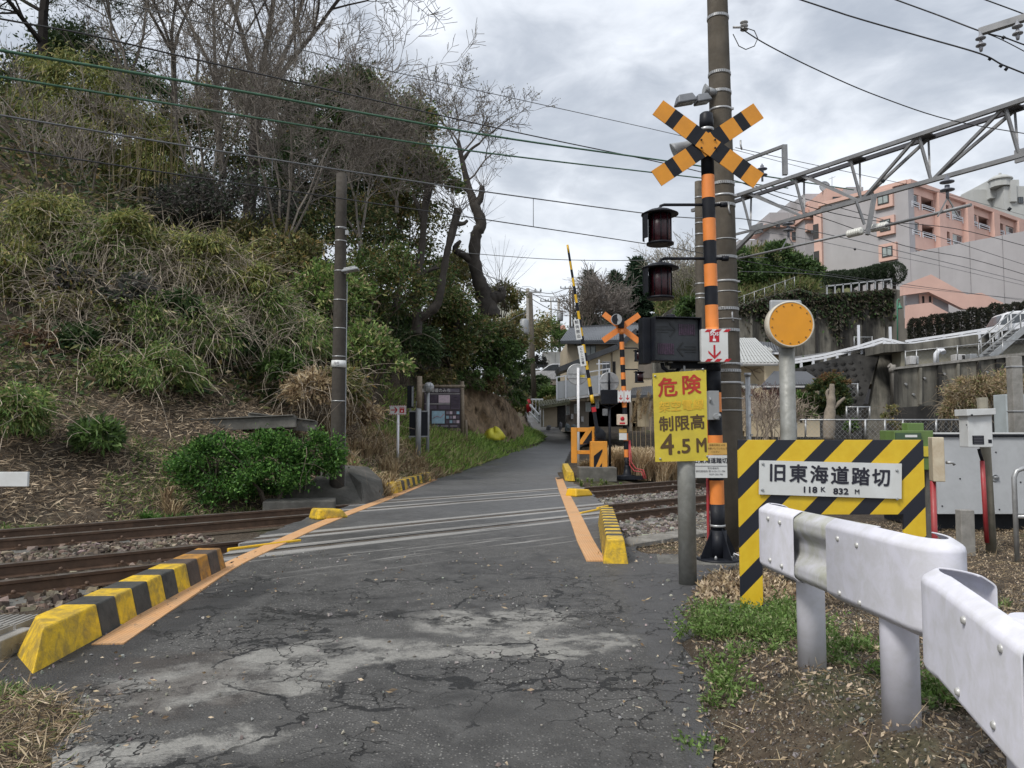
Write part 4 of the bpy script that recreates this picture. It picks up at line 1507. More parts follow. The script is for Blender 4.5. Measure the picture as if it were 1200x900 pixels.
# ------------------------------------------------------------------ small equipment on the right
def right_side():
 Y = 6.45
 x0, z1 = xz(1048.5, 504.5, Y)
 x1, z0 = xz(1096, 551, Y)
 r = thing('relay_box', ((x0 + x1) / 2, Y, z0), 'green equipment box with a yellow band behind the striped name board', 'equipment box')
 xm = P(1080, 520, Y).x
 G1 = mat('green_paint', (.12, .20, .055), .5, 0, .12, 6, (.09, .12, .05), .5, 4)
 G2 = mat('dark_green_paint', (.045, .085, .045), .5, 0, .12, 6)
 m = MB()
 m.box(((x0 + x1) / 2, Y + .14, (z0 + z1) / 2), (x1 - x0, .26, z1 - z0))
 b = m.build('body', G1, r, bevel=.006)
 m = MB()
 m.box(((x0 + xm) / 2, Y, (z0 + z1) / 2 - .005), (xm - x0 - .01, .015, z1 - z0 - .03))
 m.build('front_cover', G2, r)
 m = MB()
 m.box(((xm + x1) / 2, Y + .005, zy(529, Y)), (x1 - xm + .004, .01, .085))
 m.build('yellow_band', SIGNYELLOW, r)
 m = MB()
 q = P(1067, 511, Y)
 m.box((q.x, Y - .01, q.z), (.10, .004, .02))
 m.build('label_plate', SIGNWHITE, r)
 q = P(1071, 500.5, Y + .1)
 m = MB()
 m.box((q.x, Y + .12, q.z + .0), (.14, .1, .07))
 m.build('junction_cap', G1, r, bevel=.006)
 m = MB()
 xp = P(1088.5, 600, Y + .1).x
 m.box((xp, Y + .1, z0 / 2 - .03), (.075, .075, z0 + .06))
 m.build('post', CONC_D, r)
 # cream box with a latch, red pipe below
 Y2 = 6.1
 x0, z1 = xz(1096.5, 512.5, Y2)
 x1, z0 = xz(1111.5, 564.5, Y2)
 r = thing('switch_cabinet', ((x0 + x1) / 2, Y2, z0), 'narrow rust-stained cream box with a latch right of the green box', 'equipment box')
 m = MB()
 R = rotz(radians(-20))
 m.box(((x0 + x1) / 2, Y2 + .08, (z0 + z1) / 2), (.085, .2, z1 - z0), R)
 m.build('body', mat('cream_rusty', (.56, .50, .38), .55, 0, .06, 5, (.25, .15, .07), .6, 4), r, bevel=.006)
 m = MB()
 q = P(1113, 542, Y2 + .02)
 m.tube([q + Vector((-.03, 0, 0)), q + Vector((.02, -.01, 0)), q + Vector((.03, -.01, -.02))], .012, 8)
 m.build('latch', GALV, r)
 m = MB()
 q = P(1096.5, 590, Y2 + .05)
 m.tube([(q.x, Y2 + .08, z0), (q.x, Y2 + .08, -.05)], .022, 10)
 m.lathe([(.028, .28), (.028, .31)], (q.x, Y2 + .08, 0), 10)
 m.build('conduit', REDPIPE, r)
 # leaning post with the white box
 Y3 = 9.1
 b0, b1 = P(1162, 645, Y3), P(1151, 466, Y3 + .05)
 r = thing('cable_post', (b0.x, Y3, -.05), 'slightly leaning mossy post with a red conduit and a white meter box', 'post')
 m = MB()
 m.tube([(b0.x, Y3, -.08), b1], .058, 14)
 m.build('post', mat('mossy_post', (.21, .20, .165), .9, 0, .2, 9, (.13, .11, .07), .7, 3, streak=True), r)
 x0, z1 = xz(1125.5, 480, Y3 - .15)
 x1, z0 = xz(1158.5, 524, Y3 - .15)
 m = MB()
 m.box(((x0 + x1) / 2, Y3 - .17, (z0 + z1) / 2), (x1 - x0 - .03, .18, z1 - z0))
 bx = m.build('meter_box', mat('box_white', (.60, .62, .63), .45, 0, .04, 5, (.42, .42, .4), .4, 4), r, bevel=.008)
 m = MB()
 m.prism([(x0 - .02, Y3 - .31, z1 - .075), (x1, Y3 - .31, z1 - .06), (x1, Y3 - .31, z1 + .01), (x0 - .02, Y3 - .31, z1 + .0)], (0, .25, .0))
 m.build('lid', MATS['box_white'], bx, bevel=.004)
 m = MB()
 m.box(((x0 + x1) / 2 - .03, Y3 - .263, z0 + .085), (.13, .004, .10))
 sp = m.build('spec_plate', DARK, bx)
 for k in range(5):
  m = MB()
  m.box(((x0 + x1) / 2 - .03, Y3 - .2665, z0 + .12 - k * .018), (.10, .002, .005))
  m.build('printed_line', INKGREY, bx)
 m = MB()
 for (px, py, rr) in ((1136, 486.5, .012), (1133, 498, .008)):
  q = P(px, py, Y3 - .27)
  yk = Y3 - .315 if py < 490 else Y3 - .262
  m.lathe([(rr, 0), (rr, -.006), (rr * .5, -.009)], (q.x, yk, q.z), 8, axis='Y')
 m.box((x1 - .05, Y3 - .263, z0 + .07), (.04, .003, .04))
 m.build('screw', DARK, bx)
 m = MB()
 q0, q1, q2 = P(1147, 526, Y3 - .13), P(1151, 540, Y3 - .1), P(1156.5, 636, Y3 - .08)
 m.tube([q0, q0 + Vector((.01, 0, -.05)), q1], .018, 8, mi=1)
 m.tube([q1, q2], .026, 10)
 m.build('conduit', [REDPIPE, DARK], r)
 # concrete stub
 Y4 = 8.95
 q0, q1 = P(1127.5, 645, Y4), P(1142, 598, Y4)
 m = MB()
 m.box(((q0.x + q1.x) / 2, Y4 + .06, q1.z / 2 - .03), (q1.x - q0.x, .12, q1.z + .06))
 tag(m.build('boundary_post', CONC, None, .008, loc=((q0.x + q1.x) / 2, Y4, 0)), 'short square concrete post left of the leaning cable post', 'post')
 # big grey panelled container
 Y5 = 11.0
 r = thing('steel_enclosure', (9, Y5 + 1, 0), 'long low grey steel enclosure standing behind the cable post', 'enclosure')
 xa = P(1098, 560, Y5).x
 zt = zy(512, Y5)
 zb = .22
 PN = mat('enclosure_grey', (.47, .49, .51), .5, .0, .05, 2, (.30, .31, .32), .4, 2)
 xs = [xa, xa + 1.35, xa + 2.7, xa + 4.05, xa + 5.4]
 for i in range(4):
  m = MB()
  m.box(((xs[i] + xs[i + 1]) / 2, Y5 + .8, (zt + zb) / 2), (xs[i + 1] - xs[i] - .006, 1.6, zt - zb))
  m.build('side_panel', PN, r, bevel=.006)
 m = MB()
 m.box(((xs[0] + xs[-1]) / 2, Y5 + .8, zt + .022), (xs[-1] - xs[0] + .03, 1.66, .03))
 m.build('top_rim', DARK, r)
 m = MB()
 m.box(((xs[0] + xs[-1]) / 2, Y5 + .82, zt + .05), (xs[-1] - xs[0] - .05, 1.5, .02))
 m.build('top_sheet', SIGNWHITE, r)
 m = MB()
 m.box(((xs[0] + xs[-1]) / 2, Y5 + .9, .1), (xs[-1] - xs[0], 1.4, .24))
 m.build('skid', DARK, r)
 m = MB()
 for (px, py) in ((1125, 561), (1104, 593), (1167, 530), (1171, 597), (1196, 565)):
  q = P(px, py, Y5)
  m.lathe([(.011, .0), (.011, -.006)], (q.x, Y5, q.z), 8, axis='Y')
 m.build('bolt', DARK, r)
 q = P(1166, 560, Y5)
 m = MB()
 m.lathe([(.055, -.002), (.055, -.01), (.04, -.012), (.04, -.004)], (q.x, Y5, q.z), 16, axis='Y')
 m.tube([(q.x - .03, Y5 - .03, q.z + .01), (q.x + .03, Y5 - .03, q.z + .01)], .014, 8)
 m.build('lock', GREYMETAL, r)
 # pipe handrail
 Y6 = 8.55
 q = P(1192, 655, Y6)
 zt = zy(549, Y6)
 zm = zy(605.5, Y6)
 m = MB()
 m.tube([(q.x, Y6, -.1), (q.x, Y6, zt - .10), (q.x + .03, Y6, zt - .03), (q.x + .10, Y6, zt), (q.x + 1.6, Y6, zt)], .026, 12)
 m.tube([(q.x, Y6, zm), (q.x + 1.6, Y6, zm)], .024, 10)
 m.tube([(q.x + 1.5, Y6, -.1), (q.x + 1.5, Y6, zt)], .026, 10)
 tag(m.build('handrail', GALV, None, loc=(q.x, Y6, 0)), 'galvanised pipe handrail at the right edge in front of the grey enclosure', 'handrail')
 # concrete posts and the pale cabinet behind
 Y7 = 14.5
 q = P(1190, 470, Y7)
 m = MB()
 m.box((q.x, Y7, zy(418, Y7) / 2), (.20, .18, zy(418, Y7)))
 for z in (zy(430, Y7), zy(482, Y7)):
  m.box((q.x, Y7, z), (.23, .21, .03), None, 1)
 tag(m.build('concrete_post', [CONC, GALV], None, .01, loc=(q.x, Y7, 0)), 'square grey concrete post rising behind the enclosure near the right edge', 'post')
 Y8 = 15.2
 x0, z1 = xz(1178.5, 462, Y8)
 m = MB()
 m.box((x0 + .35, Y8 + .2, z1 / 2), (.7, .4, z1))
 tag(m.build('cabinet', mat('pale_blue_steel', (.42, .47, .49), .5, 0, .05, 4, (.32, .35, .35), .4, 3), None, .01, loc=(x0 + .35, Y8, 0)),
  'pale blue grey steel cabinet behind the square concrete post', 'cabinet')
 # ribbed trough lids and slab right of the kerb
 for k, (px0, py0, px1, py1) in enumerate(((737, 640, 776, 627), (758, 647, 800, 633))):
  pass
 a = G(735, 639, .0)
 for k in range(3):
  c = a + TU * (.62 * k + .25) + TV * (.10)
  m = MB()
  R = Matrix((TU, TV, ZR)).transposed()
  m.box(c + Vector((0, 0, .0)), (.58, .42, .05), R)
  for j in range(14):
   m.box(c + TU * (-.27 + j * .0415) + Vector((0, 0, .027)), (.014, .40, .006), R)
  tag(m.build('trough_lid', CONC, None, loc=tuple(c)), ('leftmost ribbed concrete trough lid beside the striped kerb', 'middle ribbed concrete trough lid beside the ballast',
   'ribbed concrete trough lid just behind the height limit post')[k], 'trough lid')
 c = G(808, 664, -.03)
 m = MB()
 m.box(c + Vector((.28, .2, 0)), (1.15, .55, .08), rotz(radians(-8)))
 tag(m.build('concrete_slab', CONC_D, None, .02, loc=tuple(c)), 'low concrete slab under the foot of the crossing signal', 'slab')
 # concrete trough at lower left
 c0 = P(0, 745, 5.05)
 m = MB()
 m.box((-3.62, 4.98, -.02), (.95, .34, .26))
 r = thing('cable_trough', (-3.62, 4.98, 0), 'concrete cable trough with ribbed lids at the end of the long striped kerb', 'trough')
 m.build('trough_wall', CONC, r, bevel=.008)
 for k in range(2):
  for j, xx in enumerate((-4.0, -3.5)):
   m = MB()
   m.box((xx + .02, 4.93 + k * .30, .125 - k * .005), (.49, .27, .035))
   for i in range(11):
    m.box((xx - .2 + i * .044, 4.93 + k * .30, .146 - k * .005), (.018, .26, .006))
   m.build('lid', CONC, r)
right_side()
# ------------------------------------------------------------------ far side of the crossing
def far_barrier():
 Y = 22.6
 s = Y / 900
 b = P(694, 553, Y)
 bz = Hs(b.x, Y)
 # plinth
 q0, q1 = P(679, 560, Y - .6), P(723, 550, Y - .6)
 m = MB()
 m.box(((q0.x + q1.x) / 2, Y - .2, (q1.z - .1) / 2 + .05), (q1.x - q0.x, .8, q1.z + .1))
 tag(m.build('plinth', CONC_D, None, .02, loc=((q0.x + q1.x) / 2, Y - .2, 0)), 'low dark concrete plinth under the barrier machine', 'plinth')
 r = thing('barrier_machine', (b.x, Y, q1.z), 'orange crossing barrier machine with its black and yellow arm raised', 'barrier')
 BO = mat('barrier_orange', (.70, .29, .03), .5, 0, .08, 4, (.40, .20, .05), .35, 5)
 zb = P(694, 550, Y).z
 def bx(px0, py0, px1, py1, dy, dep, mi=0, mm=None):
  a, c = P(px0, py0, Y), P(px1, py1, Y)
  mm.box(((a.x + c.x) / 2, Y + dy, (a.z + c.z) / 2), (c.x - a.x, dep, a.z - c.z), None, mi)
 m = MB()
 bx(670, 501, 677, 543, .25, .14, 0, m)
 bx(677.1, 501, 696, 506, .25, .13, 0, m)
 bx(677.1, 528, 693, 532.5, .25, .12, 0, m)
 m.build('guard_frame', BO, r, bevel=.01)
 m = MB()
 bx(691.5, 517, 711, 549.5, 0, .40, 0, m)
 cab = m.build('cabinet', BO, r, bevel=.012)
 m = MB()
 a = lambda x, y, d=0: P(x, y, Y) + Vector((0, d, 0))
 m.prism([a(695, 547, -.206), a(695, 534, -.206), a(705, 526, -.206), a(705, 528.5, -.206), a(697, 547, -.206)], (0, .003, 0))
 m.prism([a(700, 549, -.207), a(704.5, 542, -.207), a(704.5, 549, -.207)], (0, .003, 0))
 m.build('warning_stripe', BLACK, cab)
 m = MB()
 m.prism([a(680, 521, .1), a(680, 516, .1), a(690, 501, .1), a(697, 500, .1), a(697, 519, .1)], (0, .02, 0))
 pl = m.build('slanted_plate', BO, r, bevel=.004)
 m = MB()
 m.prism([a(683, 520, .096), a(694, 504, .096), a(694, 520, .096)], (0, .003, 0))
 m.build('warning_stripe', BLACK, pl)
 m = MB()
 m.lathe([(.02, -.2), (.15, -.19), (.15, -.05), (.11, -.04), (.11, .1)], (a(702, 508).x, Y, a(702, 508).z), 18, axis='Y')
 m.box((a(700.5, 508).x, Y, a(700, 508).z), (.16, .3, .36))
 m.box((a(706, 511).x, Y - .05, a(700, 511).z), (.16, .2, .22))
 m.build('drive_unit', DARK, r, bevel=.01)
 m = MB()
 c = a(701, 549.5)
 m.box((c.x, Y, c.z + .03), (.55, .5, .05))
 m.build('base_plate', GALV, r)
 # arm
 p0, p1 = P(700, 506, Y - .16), P(665, 287, Y - .16)
 d = (p1 - p0)
 L = d.length
 m = MB()
 m.bar(p0, p0 + d * .14, .11, .10)
 m.build('arm_root', DARK, r)
 m = MB()
 q = p0 + d * .105
 m.bar(q, q + d.normalized() * .14, .13, .12)
 m.build('red_sleeve', RED, r)
 m = MB()
 n = 19
 for i in range(n):
  t0, t1 = .15 + .85 * i / n, .15 + .85 * (i + 1) / n
  w = .10 - .045 * i / n
  m.tube([p0 + d * t0, p0 + d * t1], w / 2 + .004, 8, mi=i % 2, caps=i in (0, n - 1))
 arm = m.build('barrier_arm', [YELLOW, BLACK], r)
 m = MB()
 for k, (px, py, s_) in enumerate(((677, 386, '前向脱出'), (682, 417, 'とりこ注意'))):
  c = P(px, py, Y - .21)
  dn = d.normalized()
  x = Vector((dn.z, 0, -dn.x))
  mm = MB()
  q = [c + x * a_ + dn * b_ for a_, b_ in ((-.085, -.30), (.085, -.30), (.085, .30), (-.085, .30))]
  mm.prism(q, (0, .006, 0))
  plate = mm.build('arm_plate', SIGNWHITE, arm)
  plate.parent = r
  for i, ch in enumerate(s_):
   text(ch, .11 if k == 0 else .09, c + dn * (.21 - i * (.14 if k == 0 else .105)) + Vector((0, -.001, 0)), x, dn, INK, plate, name='lettering', bold=.0015)
 # opposite crossing signal
 Y2 = 22.7
 b = P(735.2, 557, Y2)
 t = P(728, 386, Y2)
 r = thing('crossing_signal', (b.x, Y2, 0), 'orange plain-backed crossbuck and lamps on a banded pole on the far side of the tracks', 'crossing signal')
 m = MB()
 ys = [386, 392, 401, 410, 419, 428, 437, 445, 453, 478, 488, 497, 508, 517, 527, 536, 550]
 for i in range(len(ys) - 1):
  f = lambda y: t.lerp(b, (y - 386) / (557 - 386))
  m.tube([f(ys[i + 1]), f(ys[i])], .07, 14, mi=i % 2, caps=i in (0, len(ys) - 2))
 m.build('pole', [ORANGE, BLACK], r)
 m = MB()
 m.lathe([(.28, .0), (.28, .10), (.13, .14), (.085, .35), (.08, .42)], (b.x, Y2, -.02), 16)
 m.box((b.x + .05, Y2, .04), (.75, .6, .10))
 m.build('foot', BLACK, r)
 cx, cz = xz(728, 384, Y2 + .1)
 crossbuck(r, (cx, Y2 + .09, cz), .67, .17, radians(-1.5), (.17, .108, .178, .127), plain=True, tilt=37)
 q = P(722.5, 374.5, Y2 - .15)
 m = MB()
 m.tube([q + Vector((0, .25, .0)), q + Vector((0, .1, 0)), q, q + Vector((-.01, -.05, 0))], [.06, .09, .15, .165], 16)
 hs = m.build('horn_speaker', GREYMETAL, r)
 m = MB()
 m.lathe([(.15, -.055), (.02, .02)], q, 16, axis='Y')
 m.lathe([(.03, -.08), (.035, .0)], q, 10, axis='Y')
 m.build('horn_throat', DARK, hs)
 m = MB()
 m.box((t.x, Y2, P(728, 379, Y2).z), (.16, .16, .26))
 m.build('bracket', DARK, r)
 for (px, py) in ((748.5, 408), (749, 433)):
  a0, a1 = P(730, py, Y2), P(px, py, Y2)
  m = MB()
  m.tube([a0, a1 + Vector((-.05, 0, 0)), a1 + Vector((0, 0, -.08))], .02, 8)
  m.lathe([(.03, 0), (.17, -.02), (.17, -.035)], a1 + Vector((0, 0, -.05)), 16)
  m.build('lamp_arm', BLACK, r)
  m = MB()
  m.lathe([(.125, -.08), (.125, -.37)], a1, 18)
  m.build('lamp_lens', LENS, r)
  m = MB()
  m.box(a1 + Vector((-.10, -.06, -.22)), (.06, .1, .33))
  m.lathe([(.14, -.36), (.14, -.39)], a1, 16)
  m.build('lamp_guard', BLACK, r)
 for px0, px1 in ((723.8, 731), (731.5, 739.2)):
  a0, a1 = P(px0, 457.5, Y2 - .12), P(px1, 471.5, Y2 - .12)
  m = MB()
  m.box(((a0.x + a1.x) / 2, Y2 - .12, (a0.z + a1.z) / 2), (a1.x - a0.x, .02, a0.z - a1.z))
  p_ = m.build('sos_plate', SIGNWHITE, r)
  down_arrow(((a0.x + a1.x) / 2, Y2 - .13, (a0.z + a1.z) / 2 - .03), .10, .14, RED, p_, t=.012)
  m = MB()
  for zz in (a0.z - .015, a1.z + .015):
   for k in range(2):
    m.box((a0.x + .05 + k * .09, Y2 - .132, zz), (.04, .002, .02))
  m.build('hazard_stripe', RED, p_)
 a0, a1 = P(723, 485.5, Y2 - .15), P(735, 498, Y2 - .15)
 m = MB()
 m.box(((a0.x + a1.x) / 2, Y2 - .12, (a0.z + a1.z) / 2), (a1.x - a0.x, .16, a0.z - a1.z))
 eb = m.build('button_box', mat('box_cream', (.60, .50, .40), .5), r, bevel=.01)
 m = MB()
 m.lathe([(.06, -.205), (.06, -.215), (.03, -.22)], ((a0.x + a1.x) / 2, Y2, (a0.z + a1.z) / 2 + .03), 14, axis='Y')
 m.box(((a0.x + a1.x) / 2, Y2 - .202, a1.z + .05), (.16, .003, .05))
 m.build('red_button', RED, eb)
 for (y0, y1, mm_) in ((502.5, 507, MATS['tan_enamel']), (507.6, 515.5, SIGNWHITE)):
  a0, a1 = P(725.5, y0, Y2 - .1), P(734.5, y1, Y2 - .1)
  m = MB()
  m.box(((a0.x + a1.x) / 2, Y2 - .1, (a0.z + a1.z) / 2), (a1.x - a0.x, .01, a0.z - a1.z))
  m.build('notice_plate', mm_, r)
 m = MB()
 for k in (0, 1):
  m.tube([P(737 + k, 516, Y2), P(738 + k * 2, 545 - k * 3, Y2 - .1), P(743 + k * 2, 552 - k * 3, Y2 - .2), P(752 + k * 2, 553 - k * 2, Y2 - .3), P(755 + k * 2, 561, Y2 - .4)], .02, 8)
 m.build('conduit', REDPIPE, r)
 # black indicator box on its own post in front of a round plate
 Y3 = 23.6
 a0, a1 = P(704, 457, Y3), P(724, 474, Y3)
 bb = P(714, 545, Y3)
 r = thing('direction_indicator', (bb.x, Y3, 0), 'black train direction indicator seen from behind with a pale round plate above it', 'signal')
 m = MB()
 m.box(((a0.x + a1.x) / 2, Y3, (a0.z + a1.z) / 2), (a1.x - a0.x, .3, a0.z - a1.z))
 m.build('housing', BLACK, r, bevel=.02)
 m = MB()
 m.tube([(bb.x + .02, Y3, 0), (bb.x + .02, Y3, a1.z)], .04, 10)
 m.tube([((a0.x + a1.x) / 2 + .0, Y3, a0.z), ((a0.x + a1.x) / 2, Y3, P(714, 437, Y3).z)], .035, 10)
 m.tube([(bb.x - .2, Y3, a1.z), (bb.x, Y3, a1.z - .12), (bb.x + .2, Y3, a1.z)], .03, 8)
 m.build('post', BLACK, r)
 c = P(714, 447.5, Y3 + .1)
 PALE = clear_plate()
 m = MB()
 m.lathe([(.0, .0), (.29, .0), (.29, .012), (0, .012)], c, 32, axis='Y')
 m.build('round_plate', PALE, r)
 m = MB()
 m.lathe([(.29, -.005), (.305, -.005), (.305, .018), (.29, .018)], c, 32, axis='Y')
 m.bar(c + Vector((-.28, -.02, .0)), c + Vector((.28, -.02, .0)), .02, .02)
 m.build('plate_rim', GALV, r)
 # white post with round plate
 Y4 = 25.5
 bb = P(678, 542, Y4)
 tt = P(677.5, 431, Y4)
 r = thing('round_road_sign', (bb.x, Y4, 0), 'white post carrying a round grey sign seen from behind beside the raised barrier arm', 'sign')
 m = MB()
 m.tube([(bb.x, Y4, 0), tt], .042, 12)
 m.build('post', WHITE, r)
 c = P(676.5, 438.6, Y4 + .1)
 m = MB()
 m.lathe([(.0, .0), (.34, .0), (.34, .012), (0, .012)], c, 36, axis='Y')
 m.build('round_plate', PALE, r)
 m = MB()
 m.lathe([(.335, -.008), (.36, -.008), (.36, .02), (.335, .02)], c, 36, axis='Y')
 m.bar(c + Vector((-.33, -.02, .03)), c + Vector((.33, -.02, .03)), .02, .025)
 m.bar(c + Vector((-.33, -.02, -.12)), c + Vector((.33, -.02, -.12)), .02, .025)
 m.build('plate_rim', GALV, r)
 m = MB()
 m.box(c + Vector((.17, -.02, -.07)), (.16, .01, .09))
 m.build('sticker', SIGNYELLOW, r)
def clear_plate():
 m = bpy.data.materials.new('clear_mirror_back')
 m.use_nodes = True
 g = NG(m.node_tree)
 b = m.node_tree.nodes['Principled BSDF']
 b.inputs['Base Color'].default_value = (.36, .37, .37, 1)
 b.inputs['Roughness'].default_value = .4
 t = g.node('ShaderNodeBsdfTransparent')
 ms = g.node('ShaderNodeMixShader')
 ms.inputs[0].default_value = .62
 g.l.new(t.outputs[0], ms.inputs[1])
 g.l.new(b.outputs[0], ms.inputs[2])
 g.l.new(ms.outputs[0], m.node_tree.nodes['Material Output'].inputs[0])
 return m
far_barrier()
# ------------------------------------------------------------------ left side furniture
def left_side():
 Y = 15.4
 b = P(395, 590, Y)
 t = P(399.5, 204, Y)
 r = concrete_pole('utility_pole', (b.x, Y, .0), (b.x, Y, t.z), .155, .105, [(zy(k, Y), .01) for k in (268, 283, 318, 352, 385, 418, 470)] + [(zy(268, Y), .02)],
      'dark concrete pole with a small street lamp and white number plate left of the road', m=mat('dark_pole_concrete', (.052, .045, .037), .9, 0, .15, 6, (.04, .036, .032), .6, 2, streak=True, bump=.3), bolts=False)
 q = P(397, 426, Y - .15)
 m = MB()
 m.lathe([(.148, -.07), (.15, -.07), (.15, .07), (.148, .07)], (b.x, Y, q.z), 20)
 pl = m.build('number_plate', SIGNWHITE, r)
 text('湘南', .06, (b.x - .02, Y - .152, q.z + .01), XR, ZR, INKGREY, pl)
 text('118', .04, (b.x + .0, Y - .152, q.z - .045), XR, ZR, INKGREY, pl)
 m = MB()
 a = P(399, 321, Y)
 m.tube([(b.x, Y, a.z), (b.x + .16, Y - .1, a.z + .01)], .022, 8)
 m.build('lamp_bracket', GREYMETAL, r)
 q = P(411, 318, Y - .1)
 m = MB()
 m.prism([q + Vector((-.16, -.1, -.03)), q + Vector((.16, -.1, .03)), q + Vector((.16, .12, .03)), q + Vector((-.16, .12, -.03))], (-.01, 0, .045))
 m.prism([q + Vector((-.13, -.07, .015)), q + Vector((.11, -.07, .065)), q + Vector((.11, .09, .065)), q + Vector((-.13, .09, .015))], (-.01, 0, .04))
 m.build('lamp_head', GREYMETAL, r, bevel=.01)
 q = P(406, 272, Y - .1)
 m = MB()
 m.box(q + Vector((.0, .05, 0)), (.06, .06, .09))
 m.build('junction_box', GREYMETAL, r)
 m = MB()
 m.tube([(b.x + .15, Y - .02, .1), (b.x + .14, Y, zy(330, Y))], .012, 6)
 m.build('conduit', GREYMETAL, r)
 # concrete apron under the pole
 c = P(402, 580, 14.9)
 m = MB()
 m.prism([P(330, 600, 14.9), P(428, 592, 14.9), P(424, 566, 15.3), P(408, 550, 15.9), P(380, 548, 15.9), P(362, 566, 15.3), P(332, 572, 15.2)], (0.2, 1.2, 0))
 tag(m.build('retaining_block', mat('block_concrete', (.095, .09, .08), .95, 0, .3, 3, (.04, .04, .033), .8, 1.6, bump=1.0, bs=12), None, .04, loc=tuple(c)), 'rough grey concrete block at the foot of the left utility pole', 'concrete block')
 for k, (p, w, rx, lab) in enumerate((((352, 592), 1.3, .0, 'mossy concrete ledge under the green bush'), ((285, 497), 2.3, .05, 'dark concrete drain slab on the slope below the dry thicket'),
           ((332, 496), 1.5, -.12, 'tilted dark concrete slab left of the utility pole on the slope'))):
  yy = (14.6, 17.1, 17.6)[k]
  q = P(p[0], p[1], yy)
  m = MB()
  m.box(q, (w, .7, .26 if k else .22), Matrix.Rotation(rx, 3, 'Y') @ Matrix.Rotation(radians(42), 3, 'Z') if False else Matrix.Rotation(radians(12), 3, 'Z') @ Matrix.Rotation(-rx, 3, 'Y'))
  if k:
   m.box(q + Vector((0, -.0, .14)), (w * .96, .8, .03), Matrix.Rotation(radians(12), 3, 'Z') @ Matrix.Rotation(-rx, 3, 'Y'))
  tag(m.build('concrete_slab', CONC_D, None, .03, loc=tuple(q)), lab, 'slab')
 # red arrow sign
 Y = 22
 q = P(466.2, 480.5, Y)
 b = P(465.8, 543, Y)
 r = thing('arrow_sign', (b.x, Y, b.z), 'small white sign with a red arrow pointing right to the emergency button', 'sign')
 m = MB()
 m.tube([(b.x, Y + .03, b.z - .3), (b.x, Y + .03, q.z)], .038, 12)
 m.build('post', WHITE, r)
 m = MB()
 m.box((q.x, Y, q.z), (.48, .012, .26))
 pl = m.build('board', SIGNWHITE, r)
 m = MB()
 for k in range(8):
  for zz in (-1, 1):
   x = q.x - .21 + k * .06
   m.prism([(x - .015, Y - .008, q.z + zz * .118 - .012), (x + .01, Y - .008, q.z + zz * .118 - .012), (x + .025, Y - .008, q.z + zz * .118 + .012), (x, Y - .008, q.z + zz * .118 + .012)], (0, .002, 0))
 for zz in (-.06, .0, .06):
  for xx in (-.23, .23):
   m.box((q.x + xx, Y - .008, q.z + zz), (.018, .003, .03))
 m.build('hazard_stripe', RED, pl)
 m = MB()
 m.box((q.x - .11, Y - .009, q.z), (.17, .003, .028))
 for s_ in (1, -1):
  m.bar(Vector((q.x - .02, Y - .010, q.z)), Vector((q.x - .09, Y - .010, q.z + .08 * s_)), .004, .035)
 m.build('arrow_symbol', RED, pl)
 m = MB()
 m.box((q.x + .12, Y - .009, q.z), (.14, .003, .16))
 sp = m.build('sos_panel', RED, pl)
 text('SOS', .06, (q.x + .12, Y - .011, q.z + .05), XR, ZR, WHITE, sp)
 m = MB()
 m.box((q.x + .12, Y - .012, q.z - .03), (.05, .002, .045))
 m.build('hand_symbol', WHITE, sp)
 # log post
 Y = 24
 b, t = P(491, 531, Y), P(491.5, 441, Y)
 r = thing('log_post', (b.x, Y, b.z), 'weathered log post with a grey pipe below standing before the information board', 'post')
 m = MB()
 m.tube([P(490, 535, Y), P(490.5, 470, Y)], .085, 14, mi=1)
 m.tube([P(491, 478, Y), P(491.5, 460, Y), t], [.098, .095, .085], 12)
 m.build('post', [WOOD, GREYMETAL], r)
 q0, q1 = P(480, 482, Y + .25), P(501, 511.5, Y + .25)
 m = MB()
 m.box(((q0.x + q1.x) / 2, Y + .25, (q0.z + q1.z) / 2), (q1.x - q0.x, .05, q0.z - q1.z))
 bd = m.build('board_back', DARK, r)
 m = MB()
 for zz in (q0.z, q1.z):
  m.box(((q0.x + q1.x) / 2, Y + .25, zz), (q1.x - q0.x + .05, .07, .04))
 m.build('board_edge', GREYMETAL, r)
 q0, q1 = P(477.5, 452, Y + .5), P(484.5, 478, Y + .5)
 m = MB()
 m.box(((q0.x + q1.x) / 2, Y + .5, (q0.z + q1.z) / 2), (q1.x - q0.x, .15, q0.z - q1.z))
 m.box((q1.x - .02, Y + .40, (q0.z + q1.z) / 2), (.06, .03, (q0.z - q1.z) * .9), None, 1)
 m.box(((q0.x + q1.x) / 2, Y + .5, q1.z - .5), (.06, .06, 1.1), None, 1)
 tag(m.build('meter_box', [DARK, GREYMETAL], None, .01, loc=((q0.x + q1.x) / 2, Y + .5, q1.z)), 'dark meter box on a stake behind the log post', 'equipment box')
 # mirror back on steel post
 Y = 24.6
 b, t = P(501, 533, Y), P(502, 450, Y)
 r = thing('road_mirror', (b.x, Y, b.z), 'small round sign seen from behind on a grey steel post beside the log post', 'sign')
 m = MB()
 m.tube([(b.x, Y, b.z - .3), (b.x, Y, t.z)], .055, 12)
 m.build('post', GREYMETAL, r)
 c = P(502.5, 454, Y - .1)
 m = MB()
 m.lathe([(.02, -.05), (.16, -.03), (.17, .0), (.02, .01)], c, 24, axis='Y')
 m.build('round_plate', GALV, r)
 m = MB()
 for x in (-.06, .06):
  m.box(c + Vector((x, -.06, 0)), (.015, .02, .26))
 m.box(c + Vector((0, -.06, .04)), (.3, .02, .015))
 m.build('bracket', GREYMETAL, r)
 # information board
 Y = 30
 r = thing('information_board', (P(520, 512, Y).x, Y, P(520, 512, Y).z), 'dark local history information board in a rustic log frame at the foot of the bank', 'notice board')
